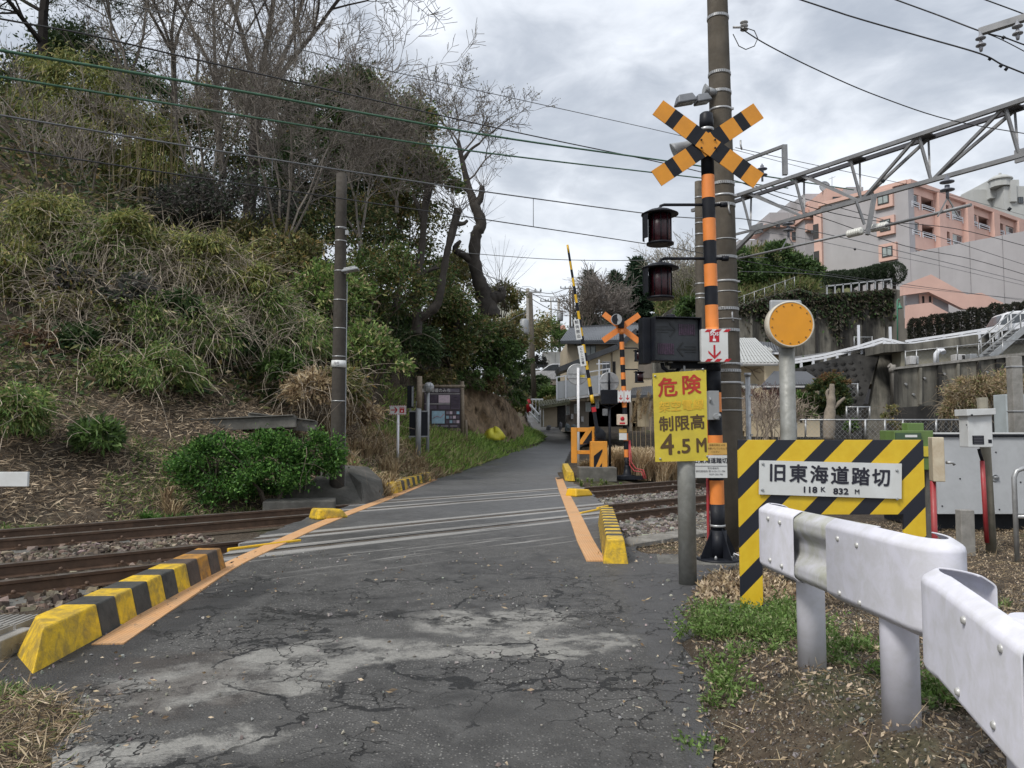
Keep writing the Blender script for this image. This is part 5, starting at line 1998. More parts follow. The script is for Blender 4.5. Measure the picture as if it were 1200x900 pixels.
 for (px, y0, y1, rr) in ((541.5, 447, 512, .085), (497, 450, 512, .08), (546, 492, 512, .06)):
  m = MB()
  m.tube([P(px + .6, y1 + 4, Y), P(px + .3, (y0 + y1) / 2, Y), P(px, y0, Y)], [rr, rr * .95, rr * .9], 10)
  m.build('log_post', WOOD, r)
 m = MB()
 m.tube([P(494, 453, Y - .05), P(545, 452.5, Y - .05)], .06, 10)
 m.build('log_rail', WOOD, r)
 m = MB()
 m.tube([P(497, 504, Y - .02), P(541, 504, Y - .02)], .045, 10)
 m.build('log_rail', WOOD, r)
 q0, q1 = P(497, 454.5, Y - .12), P(539.5, 502, Y - .12)
 yb = Y - .12
 w, h = q1.x - q0.x, q0.z - q1.z
 m = MB()
 m.box(((q0.x + q1.x) / 2, yb, (q0.z + q1.z) / 2), (w, .04, h))
 bd = m.build('panel', mat('board_print', (.045, .032, .042), .4), r)
 def pr(u0, v0, u1, v1, mm, nm):
  m = MB()
  m.box((q0.x + w * (u0 + u1) / 2, yb - .022, q0.z - h * (v0 + v1) / 2), (w * (u1 - u0), .003, h * (v1 - v0)))
  return m.build(nm, mm, bd)
 PW = mat('print_white', (.62, .60, .60), .5)
 PG = mat('print_grey', (.22, .19, .24), .5)
 PB_ = mat('print_blue', (.32, .48, .60), .5)
 PM = mat('print_mauve', (.10, .075, .11), .5)
 PP = mat('print_pink', (.62, .50, .58), .5, 0, .15, 30)
 text('旧東海道のみち', .16, (q0.x + w * .34, yb - .022, q0.z - h * .07), XR, ZR, PW, bd, bold=.002)
 for k in range(3):
  pr(.62, .03 + k * .03, .97, .045 + k * .03, PG, 'printed_line')
 pr(.02, .145, .98, .155, PW, 'printed_line')
 pr(.40, .18, .71, .37, PP, 'printed_map')
 pr(.03, .18, .37, .37, PM, 'printed_block')
 pr(.74, .18, .98, .52, PM, 'printed_block')
 pr(.02, .39, .71, .405, PW, 'printed_line')
 pr(.03, .43, .35, .53, PM, 'printed_block')
 pr(.40, .43, .71, .53, PM, 'printed_block')
 for k in range(9):
  pr(.75, .20 + k * .035, .97, .21 + k * .035, PG, 'printed_line')
 for k in range(5):
  pr(.05, .20 + k * .035, .35, .21 + k * .035, PG, 'printed_line')
 pr(.22, .57, .57, .88, PB_, 'printed_map')
 m = MB()
 zc = lambda v: q0.z - h * v
 m.tube([(q0.x + w * .24, yb - .026, zc(.76)), (q0.x + w * .36, yb - .026, zc(.7)), (q0.x + w * .46, yb - .026, zc(.74)), (q0.x + w * .55, yb - .026, zc(.64))], .008, 4)
 m.build('printed_route', RED, bd)
 for r_ in range(3):
  for c_ in range(4):
   pr(.61 + c_ * .095, .58 + r_ * .11, .685 + c_ * .095, .65 + r_ * .11, (PG, PP, PM, PB_)[(r_ * 3 + c_) % 4], 'printed_photo')
 for k in range(3):
  pr(.22 + k * .25, .92, .42 + k * .25, .96, PG, 'printed_line')
 # yellow cover bag on the verge
 q = P(579, 515, 32.6)
 import bmesh
 m = MB()
 prof = [(.0, 0), (.36, .02), (.40, .18), (.36, .40), (.26, .52), (.10, .58), (.0, .59)]
 m.lathe(prof, (0, 0, 0), 22)
 o = m.build('sandbag_cover', mat('yellow_sheet', (.62, .58, .05), .6, 0, .15, 5, (.45, .38, .02), .5, 4, bump=.6, bs=12), None)
 rr = np.random.default_rng(4)
 for v in o.data.vertices:
  a = atan2(v.co.y, v.co.x)
  k = 1.02 + .16 * sin(a * 4 + v.co.z * 9) + .09 * sin(a * 9 + 2) + rr.uniform(-.06, .06)
  v.co.x *= k
  v.co.y *= k * .8
  v.co.z *= .78 * (1 + .22 * sin(a * 2 + 1) + .1 * sin(a * 5))
 o.location = (q.x, 32.6, q.z - .04)
 tag(o, 'crumpled bright yellow sheet covering a pile on the grass verge', 'cover')
 # end of a white sign arm at the left edge
 q0, q1 = P(-60, 553, 11.5), P(33, 570, 11.5)
 m = MB()
 m.box(((q0.x + q1.x) / 2, 11.5, (q0.z + q1.z) / 2), (q1.x - q0.x, .05, q0.z - q1.z))
 o = thing('lineside_sign', (q0.x + .2, 11.5, -.2), 'white horizontal lineside board reaching in at the left edge', 'sign')
 m.build('board', SIGNWHITE, o, bevel=.004)
 m = MB()
 m.box((q0.x + .2, 11.56, .3), (.08, .06, 1.2))
 m.build('post', GREYMETAL, o)
left_side()
# ------------------------------------------------------------------ overhead line gantry
def gantry():
 A = Vector((6.1, 21.9, 0))
 B = Vector((12.6, 11.45, 0))
 d = (B - A).normalized()
 s = Vector((-d.y, d.x, 0))
 zt = 8.0
 r = thing('catenary_gantry', (6.1, 21.9, 0), 'grey steel lattice gantry carrying the overhead wires across the tracks', 'gantry')
 at = lambda t, off=0, z=zt: A + d * t + s * off + Vector((0, 0, z))
 L = (B - A).length
 SG = mat('gantry_steel', (.20, .205, .215), .55, .4, .15, 5, (.30, .30, .30), .6, 2)
 SD = mat('gantry_dark', (.085, .085, .095), .6, .3, .15, 5)
 m = MB()
 m.bar(at(-1, .22), at(L, .22), .09, .09)
 m.build('top_chord', SD, r)
 m = MB()
 m.bar(at(-1, -.22, zt - .02), at(L, -.22, zt - .02), .09, .09)
 m.build('top_chord', SG, r)
 zb = zt - 1.05
 m = MB()
 # bottom chord: level in the middle, kinked to the pole at the left end
 m.bar(at(1.2, 0, zb), at(8.0, 0, zb), .09, .09)
 m.bar(at(1.2, 0, zb), at(-.35, 0, zb - .9), .10, .10)
 m.bar(at(1.2, 0, zb), at(-.6, 0, zb + .05), .06, .06)
 m.bar(at(8.0, 0, zb), at(9.2, 0, zb - .35), .10, .10)
 m.bar(at(8.0, 0, zb), at(9.6, 0, zt - .05), .08, .08)
 m.build('bottom_chord', SG, r)
 xs = [1.2, 2.75, 4.35, 5.35, 7.85]
 # uprights in pairs meeting at the bottom chord, diagonals between
 for t in (1.0, 2.75, 4.35, 6.05, 7.85):
  m = MB()
  m.bar(at(t - .12, .2), at(t, 0, zb), .045, .045)
  m.bar(at(t - .12, -.2), at(t + .02, 0, zb), .055, .055)
  m.build('upright', SG, r)
  m = MB()
  m.box(at(t - .12, 0, zt + .0), (.36, .5, .03), rotz(atan2(d.y, d.x)))
  m.build('gusset', SD, r)
 for a, b in ((1.0, 2.75), (2.75, 4.35)):
  for off in (.2, -.2):
   m = MB()
   m.bar(at(a + .02, off), at(b - .05, 0, zb), .06, .06)
   m.build('diagonal', SG, r)
 for a, b in ((6.05, 4.35), (7.85, 6.05)):
  for off in (.2, -.2):
   m = MB()
   m.bar(at(a - .1, off), at(b + .05, 0, zb), .06, .06)
   m.build('diagonal', SG, r)
 for t in (1.2, 8.0):
  m = MB()
  m.box(at(t, 0, zb), (.42, .06, .26), rotz(atan2(d.y, d.x)))
  m.build('joint_plate', SG, r)
 # hangers and insulated registration tube
 m = MB()
 h0 = P(1020, 245, 17.4)
 h1 = P(1016.5, 275, 17.4)
 m.bar(P(1025, 228, 17.4), h1, .10, .08)
 m.bar(P(1003, 235, 17.4), P(1013, 263, 17.4), .05, .05)
 m.build('hanger', SG, r)
 p0, p1 = P(866, 303, 20.9), P(995, 274, 17.9)
 p2, p3 = P(1038, 264.5, 17.0), P(1138, 240, 15.2)
 m = MB()
 m.tube([p0, p1], .03, 8)
 m.tube([p2, p3], .035, 8)
 m.tube([p1, p2], .018, 6)
 m.build('steady_tube', SG, r)
 PO = mat('white_porcelain', (.62, .62, .58), .3, 0, .05, 5)
 for (a, b) in (((994, 274.5), (1010, 270.5)), ((1021, 268), (1040, 264))):
  qa, qb = P(*a, 17.7), P(*b, 17.2)
  m = MB()
  for k in range(6):
   c = qa.lerp(qb, (k + .5) / 6)
   dd = (qb - qa).normalized() * .028
   m.tube([c - dd, c, c + dd], [.035, .095, .04], 12)
  m.build('insulator', PO, r)
 IN = mat('insulator_grey', (.16, .17, .20), .35, .1, .1, 5)
 for (px, py, Y) in ((923.5, 256, 20.0), (1109.5, 205, 15.7), (893, 192, 21)):
  c = P(px, py, Y)
  m = MB()
  m.tube([c, c + Vector((0, 0, -.16))], .02, 6)
  for k in range(2):
   zc = -.14 - k * .17
   m.lathe([(.05, zc + .09), (.05, zc + .03), (.14, zc), (.14, zc - .02), (.04, zc - .03)], c, 14)
  m.tube([c + Vector((0, 0, -.3)), c + Vector((0, 0, -.5))], .03, 6)
  m.build('insulator', IN, r)
  if px > 900:
   m = MB()
   for sx in (-1, 1):
    m.bar(c + Vector((0, 0, -.48)), c + Vector((.22 * sx, 0, -.88)), .025, .025)
   m.build('yoke', SG, r)
 # short mast on top of the chord at left
 q = P(920, 205, 20.2)
 t_ = P(917.5, 170, 20.2)
 m = MB()
 m.bar((q.x, 20.2, q.z), (q.x, 20.2, t_.z), .12, .12)
 m.bar((q.x, 20.2, t_.z - .02), P(868, 190, 21.8), .08, .08)
 m.build('top_mast', SG, r)
 # poles
 m = MB()
 m.tube([at(-.55, 0, 0), at(-.55, 0, 8.9)], [.17, .12], 18)
 m.build('mast', POLECONC, r)
 m = MB()
 m.tube([at(L - .3, 0, 0), at(L - .3, 0, 8.9)], [.17, .12], 18)
 m.build('mast', POLECONC, r)
 # second arm at the upper right corner
 r = thing('cross_arm', P(1200, 20, 10.5), 'steel cross arm with hanging insulators at the upper right corner', 'cross arm')
 m = MB()
 a0, a1 = P(1147, 38, 10.5), P(1260, 2, 9.9)
 m.bar(a0, a1, .09, .09)
 m.build('arm', SG, r)
 m = MB()
 m.tube([(a1.x, a1.y, -.2), (a1.x, a1.y, a1.z + .6)], [.16, .11], 16)
 m.build('mast', POLECONC, r)
 for (px, py, dy) in ((1149, 40, 0), (1192, 26, 0)):
  c = P(px, py, 10.45 if px < 1180 else 10.2)
  m = MB()
  m.tube([c + Vector((0, 0, .03)), c + Vector((0, 0, -.06))], .016, 6)
  for k in range(2):
   zc = -.06 - k * .10
   m.lathe([(.02, zc + .06), (.028, zc + .03), (.066, zc + .004), (.066, zc - .008), (.02, zc - .014)], c, 16)
  m.lathe([(.018, -.16), (.028, -.2), (.018, -.25)], c, 10)
  m.build('insulator', mat('insulator_pale', (.30, .31, .34), .35, .1, .1, 5), r)
gantry()
# ------------------------------------------------------------------ overhead wires
WIREB = mat('black_wire', (.028, .028, .03), .6)
WIREG = mat('green_wire', (.045, .12, .07), .55)
WIREGR = mat('grey_wire', (.13, .135, .14), .5, .2)
def track_depth(px, k):
 """depth of the line over the tracks as seen at a photo column; k is the ground offset of that line"""
 return k / (1.06 - (px - 600) / 900)
def wire(pts, r, m, label, depth, group='overhead wires', ext=True):
 """pts: photo points left to right; depth: number, list, or track offset ('near'/'far')"""
 P3 = []
 for i, (px, py) in enumerate(pts):
  if isinstance(depth, (list, tuple)):
   Y = depth[i]
  elif isinstance(depth, str):
   Y = track_depth(px, {'near': 13.9, 'mid': 16.2, 'far': 18.6, 'back': 21.0}[depth])
  else:
   Y = depth
  P3.append(P(px, py, Y))
 if ext:
  P3.insert(0, P3[0] + (P3[0] - P3[1]).normalized() * 6)
  P3.append(P3[-1] + (P3[-1] - P3[-2]).normalized() * 6)
 dense = []
 n = len(P3)
 for i in range(n - 1):
  p0, p1, p2, p3 = P3[max(i - 1, 0)], P3[i], P3[i + 1], P3[min(i + 2, n - 1)]
  for k in range(6):
   t = k / 6
   dense.append(.5 * ((2 * p1) + (p2 - p0) * t + (2 * p0 - 5 * p1 + 4 * p2 - p3) * t * t + (3 * p1 - p0 - 3 * p2 + p3) * t ** 3))
 dense.append(P3[-1])
 mb = MB()
 mb.tube(dense, r, 6)
 o = mb.build('overhead_wire', m, None, loc=tuple(P3[1]))
 tag(o, label, 'wire', group)
 return o
wire([(110, -5), (250, 30), (400, 70), (560, 106), (785, 156), (870, 178)], .010, WIREGR, 'uppermost thin grey wire running from the top left to the crossbuck', 'back')
wire([(0, 22), (100, 40), (200, 63), (450, 120), (600, 154), (790, 194), (900, 222), (1050, 262), (1200, 310)], .014, WIREB, 'black cable passing just above the two green cables', 'far')
wire([(0, 59), (225, 97), (450, 137), (600, 163), (790, 190), (900, 207)], .020, WIREG, 'thick upper green cable crossing the wooded slope', 'mid')
wire([(0, 90), (225, 126), (450, 162), (600, 183), (790, 205)], .016, WIREG, 'thinner lower green cable crossing the wooded slope', 'mid')
wire([(0, 135), (225, 172), (450, 207), (600, 229), (790, 254), (940, 268), (1200, 330)], .011, WIREGR, 'grey carrier wire above the near contact wire', 'near')
wire([(0, 173), (225, 207), (450, 240), (600, 262), (790, 291), (950, 318), (1200, 352)], .009, WIREB, 'lowest dark contact wire above the near track', 'near')
for px, y0, y1, lb in ((319, 187, 213, 'short vertical dropper wire hanging left of the street lamp pole'), (625, 233, 266, 'short vertical dropper wire in the open sky above the raised barrier')):
 m = MB()
 m.tube([P(px, y0, track_depth(px, 13.9)), P(px, y1, track_depth(px, 13.9))], .006, 5)
 tag(m.build('dropper_wire', WIREGR, None), lb, 'wire')
wire([(540, 296), (650, 304), (755, 305), (830, 301), (900, 302)], .012, WIREGR, 'thin grey wire low in the sky behind the raised barrier arm', 26, ext=False)
wire([(868, 33), (900, 53), (960, 83), (1030, 113), (1115, 141), (1210, 158)], [.008][0], WIREB, 'single wire running right from the insulator on the concrete pole', [9.3, 9.6, 10.2, 11, 12, 13.5], ext=False)
wire([(930, -3), (1000, 20), (1080, 43), (1149, 63), (1175, 76), (1210, 90)], .011, WIREB, 'dark wire held by the left insulator of the upper right arm', [11, 10.9, 10.7, 10.45, 10.6, 10.8])
wire([(1045, -2), (1100, 18), (1150, 37), (1180, 45), (1215, 58)], .010, WIREB, 'dark wire clamped to the tip of the upper right arm', [11, 10.8, 10.5, 10.6, 10.8])
wire([(1150, 37), (1175, 47), (1215, 68)], .007, WIREB, 'thin jumper wire dropping from the arm tip to the right edge', [10.5, 10.6, 10.8], ext=False)
wire([(1150, -2), (1180, 9), (1215, 22)], .009, WIREB, 'short wire crossing the very top right corner', 10.8)
wire([(862, 173), (930, 188), (1010, 205), (1100, 225), (1210, 255)], .011, WIREB, 'thin wire passing behind the gantry in front of the pink building', 'far', ext=False)
wire([(866, 213), (940, 240), (1020, 258), (1120, 268), (1215, 292)], .013, WIREB, 'heavier cable descending behind the gantry to the right', [22, 23, 25, 28, 32], ext=False)
wire([(866, 226), (960, 254), (1060, 288), (1140, 304), (1215, 326)], .012, WIREB, 'cable crossing the grey side wall of the apartment block', [22, 23.5, 26, 29, 32], ext=False)
wire([(866, 268), (935, 278), (1010, 293), (1100, 311), (1215, 338)], .008, WIREGR, 'thin catenary wire in front of the trimmed hedge', [20, 22, 25, 29, 34], ext=False)
wire([(866, 318), (960, 322), (1060, 336), (1215, 352)], .008, WIREGR, 'lowest thin wire in front of the ivy covered wall', [21, 24, 28, 34], ext=False)
m = MB()
for px, py, Y, rr in ((1160, 69, 10.5, .03), (1173, 77, 10.55, .032), (1179, 81, 10.6, .03), (1176, 44, 10.6, .03), (1002, 293 - 1, 25, .05), (1035, 212, 15.5, .05), (1183, 245, 33, .1)):
 c = P(px, py, Y)
 m.lathe([(.004, -rr), (rr, 0), (.004, rr)], c, 8)
tag(m.build('wire_clamp', DARK, None), 'dark clamps strung on the wires at the upper right', 'clamp')
q = P(872, 32, 9.3)
m = MB()
m.tube([q, P(884, 36, 9.3), P(888, 45, 9.3), P(884, 54, 9.3), P(874, 58, 9.3), P(866, 54, 9.35), P(859, 40, 9.35)], .006, 6)
tag(m.build('wire_loop', WIREB, None, loc=tuple(q)), 'small loop of slack wire hanging at the pole insulator', 'wire')
# ------------------------------------------------------------------ houses, walls and the apartment block
PINK = mat('salmon_render', (.64, .42, .35), .8, 0, .04, .8, (.48, .31, .27), .35, .5)
LAV = mat('grey_render', (.40, .385, .395), .85, 0, .05, .6, (.31, .30, .305), .45, .25, streak=True)
BEIGE = mat('beige_render', (.50, .42, .30), .85, 0, .06, 1.5, (.33, .28, .21), .5, .8, streak=True)
CREAM = mat('cream_render', (.58, .49, .34), .85, 0, .05, 1.5, (.42, .35, .25), .4, .8, streak=True)
BROWNW = mat('brown_grey_render', (.23, .20, .165), .85, 0, .08, 2, (.13, .11, .09), .5, 1, streak=True)
GREYW = mat('balcony_panel', (.42, .44, .46), .5, 0, .05, 2, (.30, .31, .32), .4, 2)
FRAMEW = mat('window_frame', (.50, .50, .50), .5)
FRAMED = mat('dark_window_frame', (.035, .033, .032), .5)
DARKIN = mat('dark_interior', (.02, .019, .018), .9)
RAILW = mat('white_railing', (.66, .68, .72), .5, 0, .05, 3)
WETCONC = mat('stained_wall', (.20, .19, .16), .9, 0, .25, .9, (.016, .0155, .014), .97, .75, streak=True, bump=.4, bs=8)
WETDARK = mat('black_stained_wall', (.030, .029, .027), .9, 0, .3, 1.2, (.010, .010, .010), .9, .8, streak=True, bump=.5, bs=6)
CURT = mat('pale_curtain_glass', (.30, .34, .33), .25, 0, .15, 3)
def roof_mat(name, c1, c2, sx, sy):
 m = bpy.data.materials.new(name)
 m.use_nodes = True
 g = NG(m.node_tree)
 b = m.node_tree.nodes['Principled BSDF']
 tc = g.node('ShaderNodeTexCoord').outputs['Object']
 n = g.noise(tc, 3, 5)
 g.put(b.inputs['Base Color'], g.mix(n, c1, c2))
 b.inputs['Roughness'].default_value = .5
 MATS[name] = m
 return m
TILE = roof_mat('grey_roof_tile', (.06, .066, .075), (.13, .14, .155), 3, 3)
TILED = roof_mat('dark_roof_tile', (.03, .032, .036), (.075, .08, .088), 3, 3)
SHEET = roof_mat('pale_roof_sheet', (.34, .35, .34), (.46, .47, .46), 3, 3)
RTILE = roof_mat('red_roof', (.28, .10, .06), (.34, .14, .09), 3, 3)
def roof_plane(parent, a, b, c, d, m, n, t=.12, courses=6, name='roof', both=True):
 """roof slope a-b (eave, left to right), d-c (ridge): a slab plus raised tile rolls and stepped courses"""
 a, b, c, d = (Vector(q) for q in (a, b, c, d))
 nor = (b - a).cross(d - a).normalized()
 if nor.z < 0:
  nor = -nor
 mb = MB()
 mb.prism([a, b, c, d], nor * -t)
 o = mb.build(name, m, parent)
 rl = MB()
 for i in range(n + 1):
  k = i / n
  p, q = a.lerp(b, k), d.lerp(c, k)
  rl.bar(p + nor * .015, q + nor * .015, .07, .05, up=nor)
 for j in range(1, courses):
  k = j / courses
  rl.bar(a.lerp(d, k) + nor * .012, b.lerp(c, k) + nor * .012, .05, .03, up=nor)
 t_ = rl.build('tile_rolls', m, o)
 t_['kind'] = 'stuff'
 return o
def bxp(root, name, x0, y0, x1, y1, Y, dep, m, bevel=0, back=True):
 a, b = P(x0, y0, Y), P(x1, y1, Y)
 mb = MB()
 mb.box(((a.x + b.x) / 2, Y + dep / 2, (a.z + b.z) / 2), (b.x - a.x, dep, a.z - b.z))
 return mb.build(name, m, root, bevel)
def window(root, x0, y0, x1, y1, Y, frame=None, pane=None, bars=1, name='window', prd=.05):
 """window at photo points on a wall facing the camera at depth Y"""
 frame = frame or FRAMEW
 a, b = P(x0, y0, Y), P(x1, y1, Y)
 fw = max(.04, (b.x - a.x) * .07)
 mb = MB()
 xc, zc, w, h = (a.x + b.x) / 2, (a.z + b.z) / 2, b.x - a.x, a.z - b.z
 mb.box((a.x, Y - prd / 2, zc), (fw, prd, h + fw))
 mb.box((b.x, Y - prd / 2, zc), (fw, prd, h + fw))
 mb.box((xc, Y - prd / 2, a.z), (w - fw, prd, fw))
 mb.box((xc, Y - prd / 2, b.z), (w - fw, prd, fw))
 for i in range(bars):
  mb.box((a.x + w * (i + 1) / (bars + 1), Y - prd / 2, zc), (fw * .7, prd * .8, h - fw))
 f = mb.build(name, frame, root)
 mb = MB()
 mb.box((xc, Y - .012, zc), (w - fw * .5, .02, h - fw * .5))
 mb.build('pane', pane or GLASS, f)
 return f
def center_house():
 Y = 42.0
 r = thing('house', (P(700, 500, Y).x, Y, 1.2), 'two storey beige house with grey tiled roof and pale balcony panels behind the barrier', 'house')
 # upper storey block behind
 Yb = 45.0
 bxp(r, 'wall', 665, 400, 752, 505, Yb, 7, BEIGE)
 L0, L1 = P(657, 400, Yb - .8), P(756, 398, Yb - .8)
 R0, R1 = P(668, 384.5, Yb + 3.2), P(748, 380.5, Yb + 3.2)
 roof_plane(r, L0, L1, R1, R0, TILE, 46, courses=9)
 mb = MB()
 mb.bar(R0, R1, .3, .18)
 mb.build('ridge', TILED, r)
 bxp(r, 'eave_board', 657, 400.5, 756, 403, Yb - .75, .1, TILED)
 window(r, 686, 405, 698, 417, Yb, FRAMED, CURT, 1)
 window(r, 678, 404.5, 684.5, 416.5, Yb, FRAMED, GLASS, 0)
 bxp(r, 'vent', 673, 402, 675.5, 404.5, Yb - .05, .05, DARKIN)
 # gable wing with long dark sloping eave rising to the right
 mb = MB()
 pts = [(690, 500), (690, 421), (724, 405), (746, 390), (764, 404), (764, 500)]
 mb.prism([P(x, y, Y) for x, y in pts], (0, 4, 0))
 mb.build('gable_wall', CREAM, r)
 for (p0, p1) in (((655, 433), (724, 406)), ((724, 406), (747, 387)), ((747, 387), (772, 408))):
  a, b = P(*p0, Y - .5), P(*p1, Y - .5)
  mb = MB()
  d = (b - a).normalized()
  n = Vector((-d.z, 0, d.x))
  mb.prism([a - n * .14, b - n * .14, b + n * .14, a + n * .14], (0, 3.2, 0))
  mb.build('sloping_eave', TILED, r)
 bxp(r, 'wall', 667, 425, 690, 470, Y + 1.2, .3, BEIGE)
 window(r, 706, 424, 715, 446, Y, FRAMEW, GLASS, 1)
 window(r, 717.5, 424, 721, 446, Y, FRAMED, DARKIN, 0)
 bxp(r, 'drainpipe', 717, 406, 718.2, 452, Y - .1, .08, BROWNW)
 # balcony
 Yk = 40.6
 xs = [652.5, 663, 676, 690, 702, 714]
 top = lambda x: 447.5 - (x - 652) * .16
 bot = lambda x: 467.5 - (x - 652) * .14
 for i in range(5):
  x0, x1 = xs[i], xs[i + 1]
  yk = Yk
  mb = MB()
  mb.prism([P(x0 + .5, bot(x0), yk), P(x1 - .5, bot(x1), yk), P(x1 - .5, top(x1), yk), P(x0 + .5, top(x0), yk)], (0, .06, 0))
  mb.build('balcony_panel', GREYW, r)
 mb = MB()
 for x in xs:
  mb.bar(P(x, bot(x) + 1, Yk - .03), P(x, top(x) - (6 if x != 702 else 18), Yk - .03), .07, .07)
 mb.bar(P(652, top(652) - 5.5, Yk), P(690, top(690) - 5.5, Yk), .06, .06)
 mb.bar(P(690, top(690) - 5.5, Yk), P(714, top(714) - 5.5, Yk), .06, .06)
 mb.bar(P(699, 426.5, Yk), P(714, 426, Yk), .06, .06)
 mb.build('balcony_rail', RAILW, r)
 mb = MB()
 mb.prism([P(652, bot(652) + .5, Yk), P(714, bot(714) + .5, Yk), P(714, bot(714) + 3, Yk), P(652, bot(652) + 3, Yk)], (0, 1.6, 0))
 mb.build('balcony_floor', FRAMEW, r)
 # lower storey
 bxp(r, 'lower_wall', 664, 470, 740, 506, Y, 4, BROWNW)
 for (x0, y0, x1, y1) in ((663.5, 476, 667, 486), (673, 474, 678, 484), (686.5, 472, 692, 482), (698, 469, 701.5, 478)):
  window(r, x0, y0, x1, y1, Y, FRAMEW, CURT, 0)
 for (x0, y0, x1, y1) in ((669, 485, 672, 491), (706, 479, 712, 487), (681, 488, 684, 494)):
  bxp(r, 'meter_box', x0, y0, x1, y1, Y - .2, .2, FRAMEW)
 bxp(r, 'door', 741, 470, 747, 500, Y - .0, .1, DARKIN)
 # lean-to roof on the right, boarded wall
 bxp(r, 'boarded_wall', 748, 424, 764, 443, Y - .06, .06, BROWNW)
 a, b = P(737, 464, Y - 2), P(770, 463, Y - 2)
 c, d = P(770, 452, Y), P(742, 455, Y)
 roof_plane(r, a, b, c, d, TILE, 14, courses=3)
 for px in (739, 762):
  mb = MB()
  mb.bar(P(px, 505, Y - 1.8), P(px, 464, Y - 1.8), .12, .12)
  mb.build('post', BROWNW, r)
 # shed at left
 r = thing('shed', (P(645, 498, 40).x, 40, 1.2), 'low beige shed with mossy roof and dark open bay left of the house', 'shed')
 bxp(r, 'wall', 636, 477, 653, 500, 40, 2.5, mat('shed_wall', (.27, .225, .165), .9, 0, .08, 3))
 bxp(r, 'open_bay', 653.3, 474, 663, 501, 40.3, 2.2, DARKIN)
 a, b = P(633, 476.5, 39.4), P(668, 471, 39.4)
 roof_plane(r, a, b, b + Vector((0, 2.6, .35)), a + Vector((0, 2.6, .35)), mat('mossy_roof', (.10, .10, .06), .9, 0, .3, 3), 12, courses=3)
 bxp(r, 'drainpipe', 636.4, 474, 637.4, 500, 39.6, .07, FRAMEW)
 # bins and clutter in front
 for k, (x0, y0, x1, y1, c_, lab, nm) in enumerate(((655, 492, 659, 501, (.10, .10, .11), 'dark scooter shape parked at the open bay of the shed', 'scooter'), (662, 494, 668, 503, (.10, .12, .13), 'dark crate stack beside the shed', 'crate'),
            (640, 496, 646, 502, (.35, .35, .36), 'pale heap of bags below the shed wall', 'bag'), (669, 495, 676, 503, (.13, .14, .13), 'dark planter at the foot of the house wall', 'planter'))):
  a, b = P(x0, y0, 38.6), P(x1, y1, 38.6)
  mb = MB()
  w, h = b.x - a.x, a.z - b.z
  cx = (a.x + b.x) / 2
  mb.lathe([(w * .45, 0), (w * .5, h * .3), (w * .42, h * .7), (w * .2, h)], (cx, 38.8, b.z - .1), 9)
  mb.box((cx + w * .15, 38.7, b.z + h * .35), (w * .6, .3, h * .5))
  tag(mb.build(nm, mat('clutter_%d' % k if False else ('clutter_dark' if k % 2 else 'clutter_grey'), c_, .7), None, .02, loc=(cx, 38.8, b.z)), lab, nm)
 # red-roofed house, white container, cars, railings behind
 r = thing('house', (P(655, 395, 75).x, 75, 8), 'small distant house with a red roof beyond the white fence panel', 'house')
 bxp(r, 'wall', 648, 388, 663, 400, 75, 5, CREAM)
 roof_plane(r, P(645, 391, 74.5), P(665, 391, 74.5), P(661, 381, 78), P(651, 383, 78), RTILE, 10, courses=3)
 window(r, 652, 391, 656, 395, 75, FRAMED, GLASS, 0)
 r = thing('container', (P(650, 428, 60).x, 60, 4), 'plain white panelled enclosure behind the parked hatchback', 'container')
 for k in range(4):
  bxp(r, 'panel', 636.2 + k * 7.4, 412.3, 643.4 + k * 7.4, 428.5, 60, 2, mat('container_white', (.62, .62, .60), .6, 0, .04, 2))
 r = thing('terrace', (P(640, 440, 58).x, 58, 3), 'concrete parking terrace with dark slatted railing beyond the utility poles', 'terrace')
 bxp(r, 'deck', 615, 433.5, 668, 436, 56.5, 4, CONC)
 bxp(r, 'retaining_wall', 624, 451, 656, 480, 56, 2, CONC_D)
 mb = MB()
 mb.bar(P(621, 427.5, 57), P(666, 429.5, 57), .07, .07)
 for k in range(10):
  mb.bar(P(622 + k * 4.6, 434, 57), P(624 + k * 4.4, 428, 57), .08, .05)
 mb.build('railing', TILED, r)
 # hatchback
 make_car((P(648, 450, 56.5).x, 55.6, P(648, 451, 56.5).z), 4.0, radians(6), 'small silver hatchback parked on the terrace behind the utility poles', 'car', 1.0)
 # white picket fence by the lane
 r = thing('lane_fence', (P(625, 490, 43).x, 43, 1.5), 'short white slatted guard fence at the bend of the lane', 'fence')
 mb = MB()
 for (p0, p1) in (((620, 473), (632, 487)), ((620, 482), (632, 495)), ((622, 468), (636.5, 468))):
  mb.bar(P(*p0, 43), P(*p1, 42 if p1[0] < 635 else 43), .09, .09)
 mb.build('rail', RAILW, r)
 for k in range(5):
  mb = MB()
  mb.bar(P(620.5 + k * 2.8, 484 + k * 3.1, 43 - k * .2), P(620.5 + k * 2.8, 471.5 + k * 3.3, 43 - k * .2), .06, .05)
  mb.build('picket', RAILW, r)
 for k in range(4):
  mb = MB()
  mb.bar(P(624 + k * 4, 480, 43.2), P(624 + k * 4, 468, 43.2), .06, .05)
  mb.build('picket', RAILW, r)
 mb = MB()
 c = P(619.5, 477, 43)
 mb.lathe([(.12, -.3), (.14, .2), (.08, .45)], c, 8)
 tag(mb.build('traffic_cone', RED, None, loc=tuple(c)), 'red marker standing at the end of the lane fence', 'marker')
 # white building on the hill behind the cut tree
 r = thing('house', (P(592, 370, 70).x, 70, 9), 'pale flat roofed building showing over the hill behind the cut tree stub', 'house')
 bxp(r, 'wall', 579, 354, 605, 400, 70, 6, mat('pale_plaster', (.50, .50, .44), .8, 0, .06, 1, (.34, .34, .27), .5, .6))
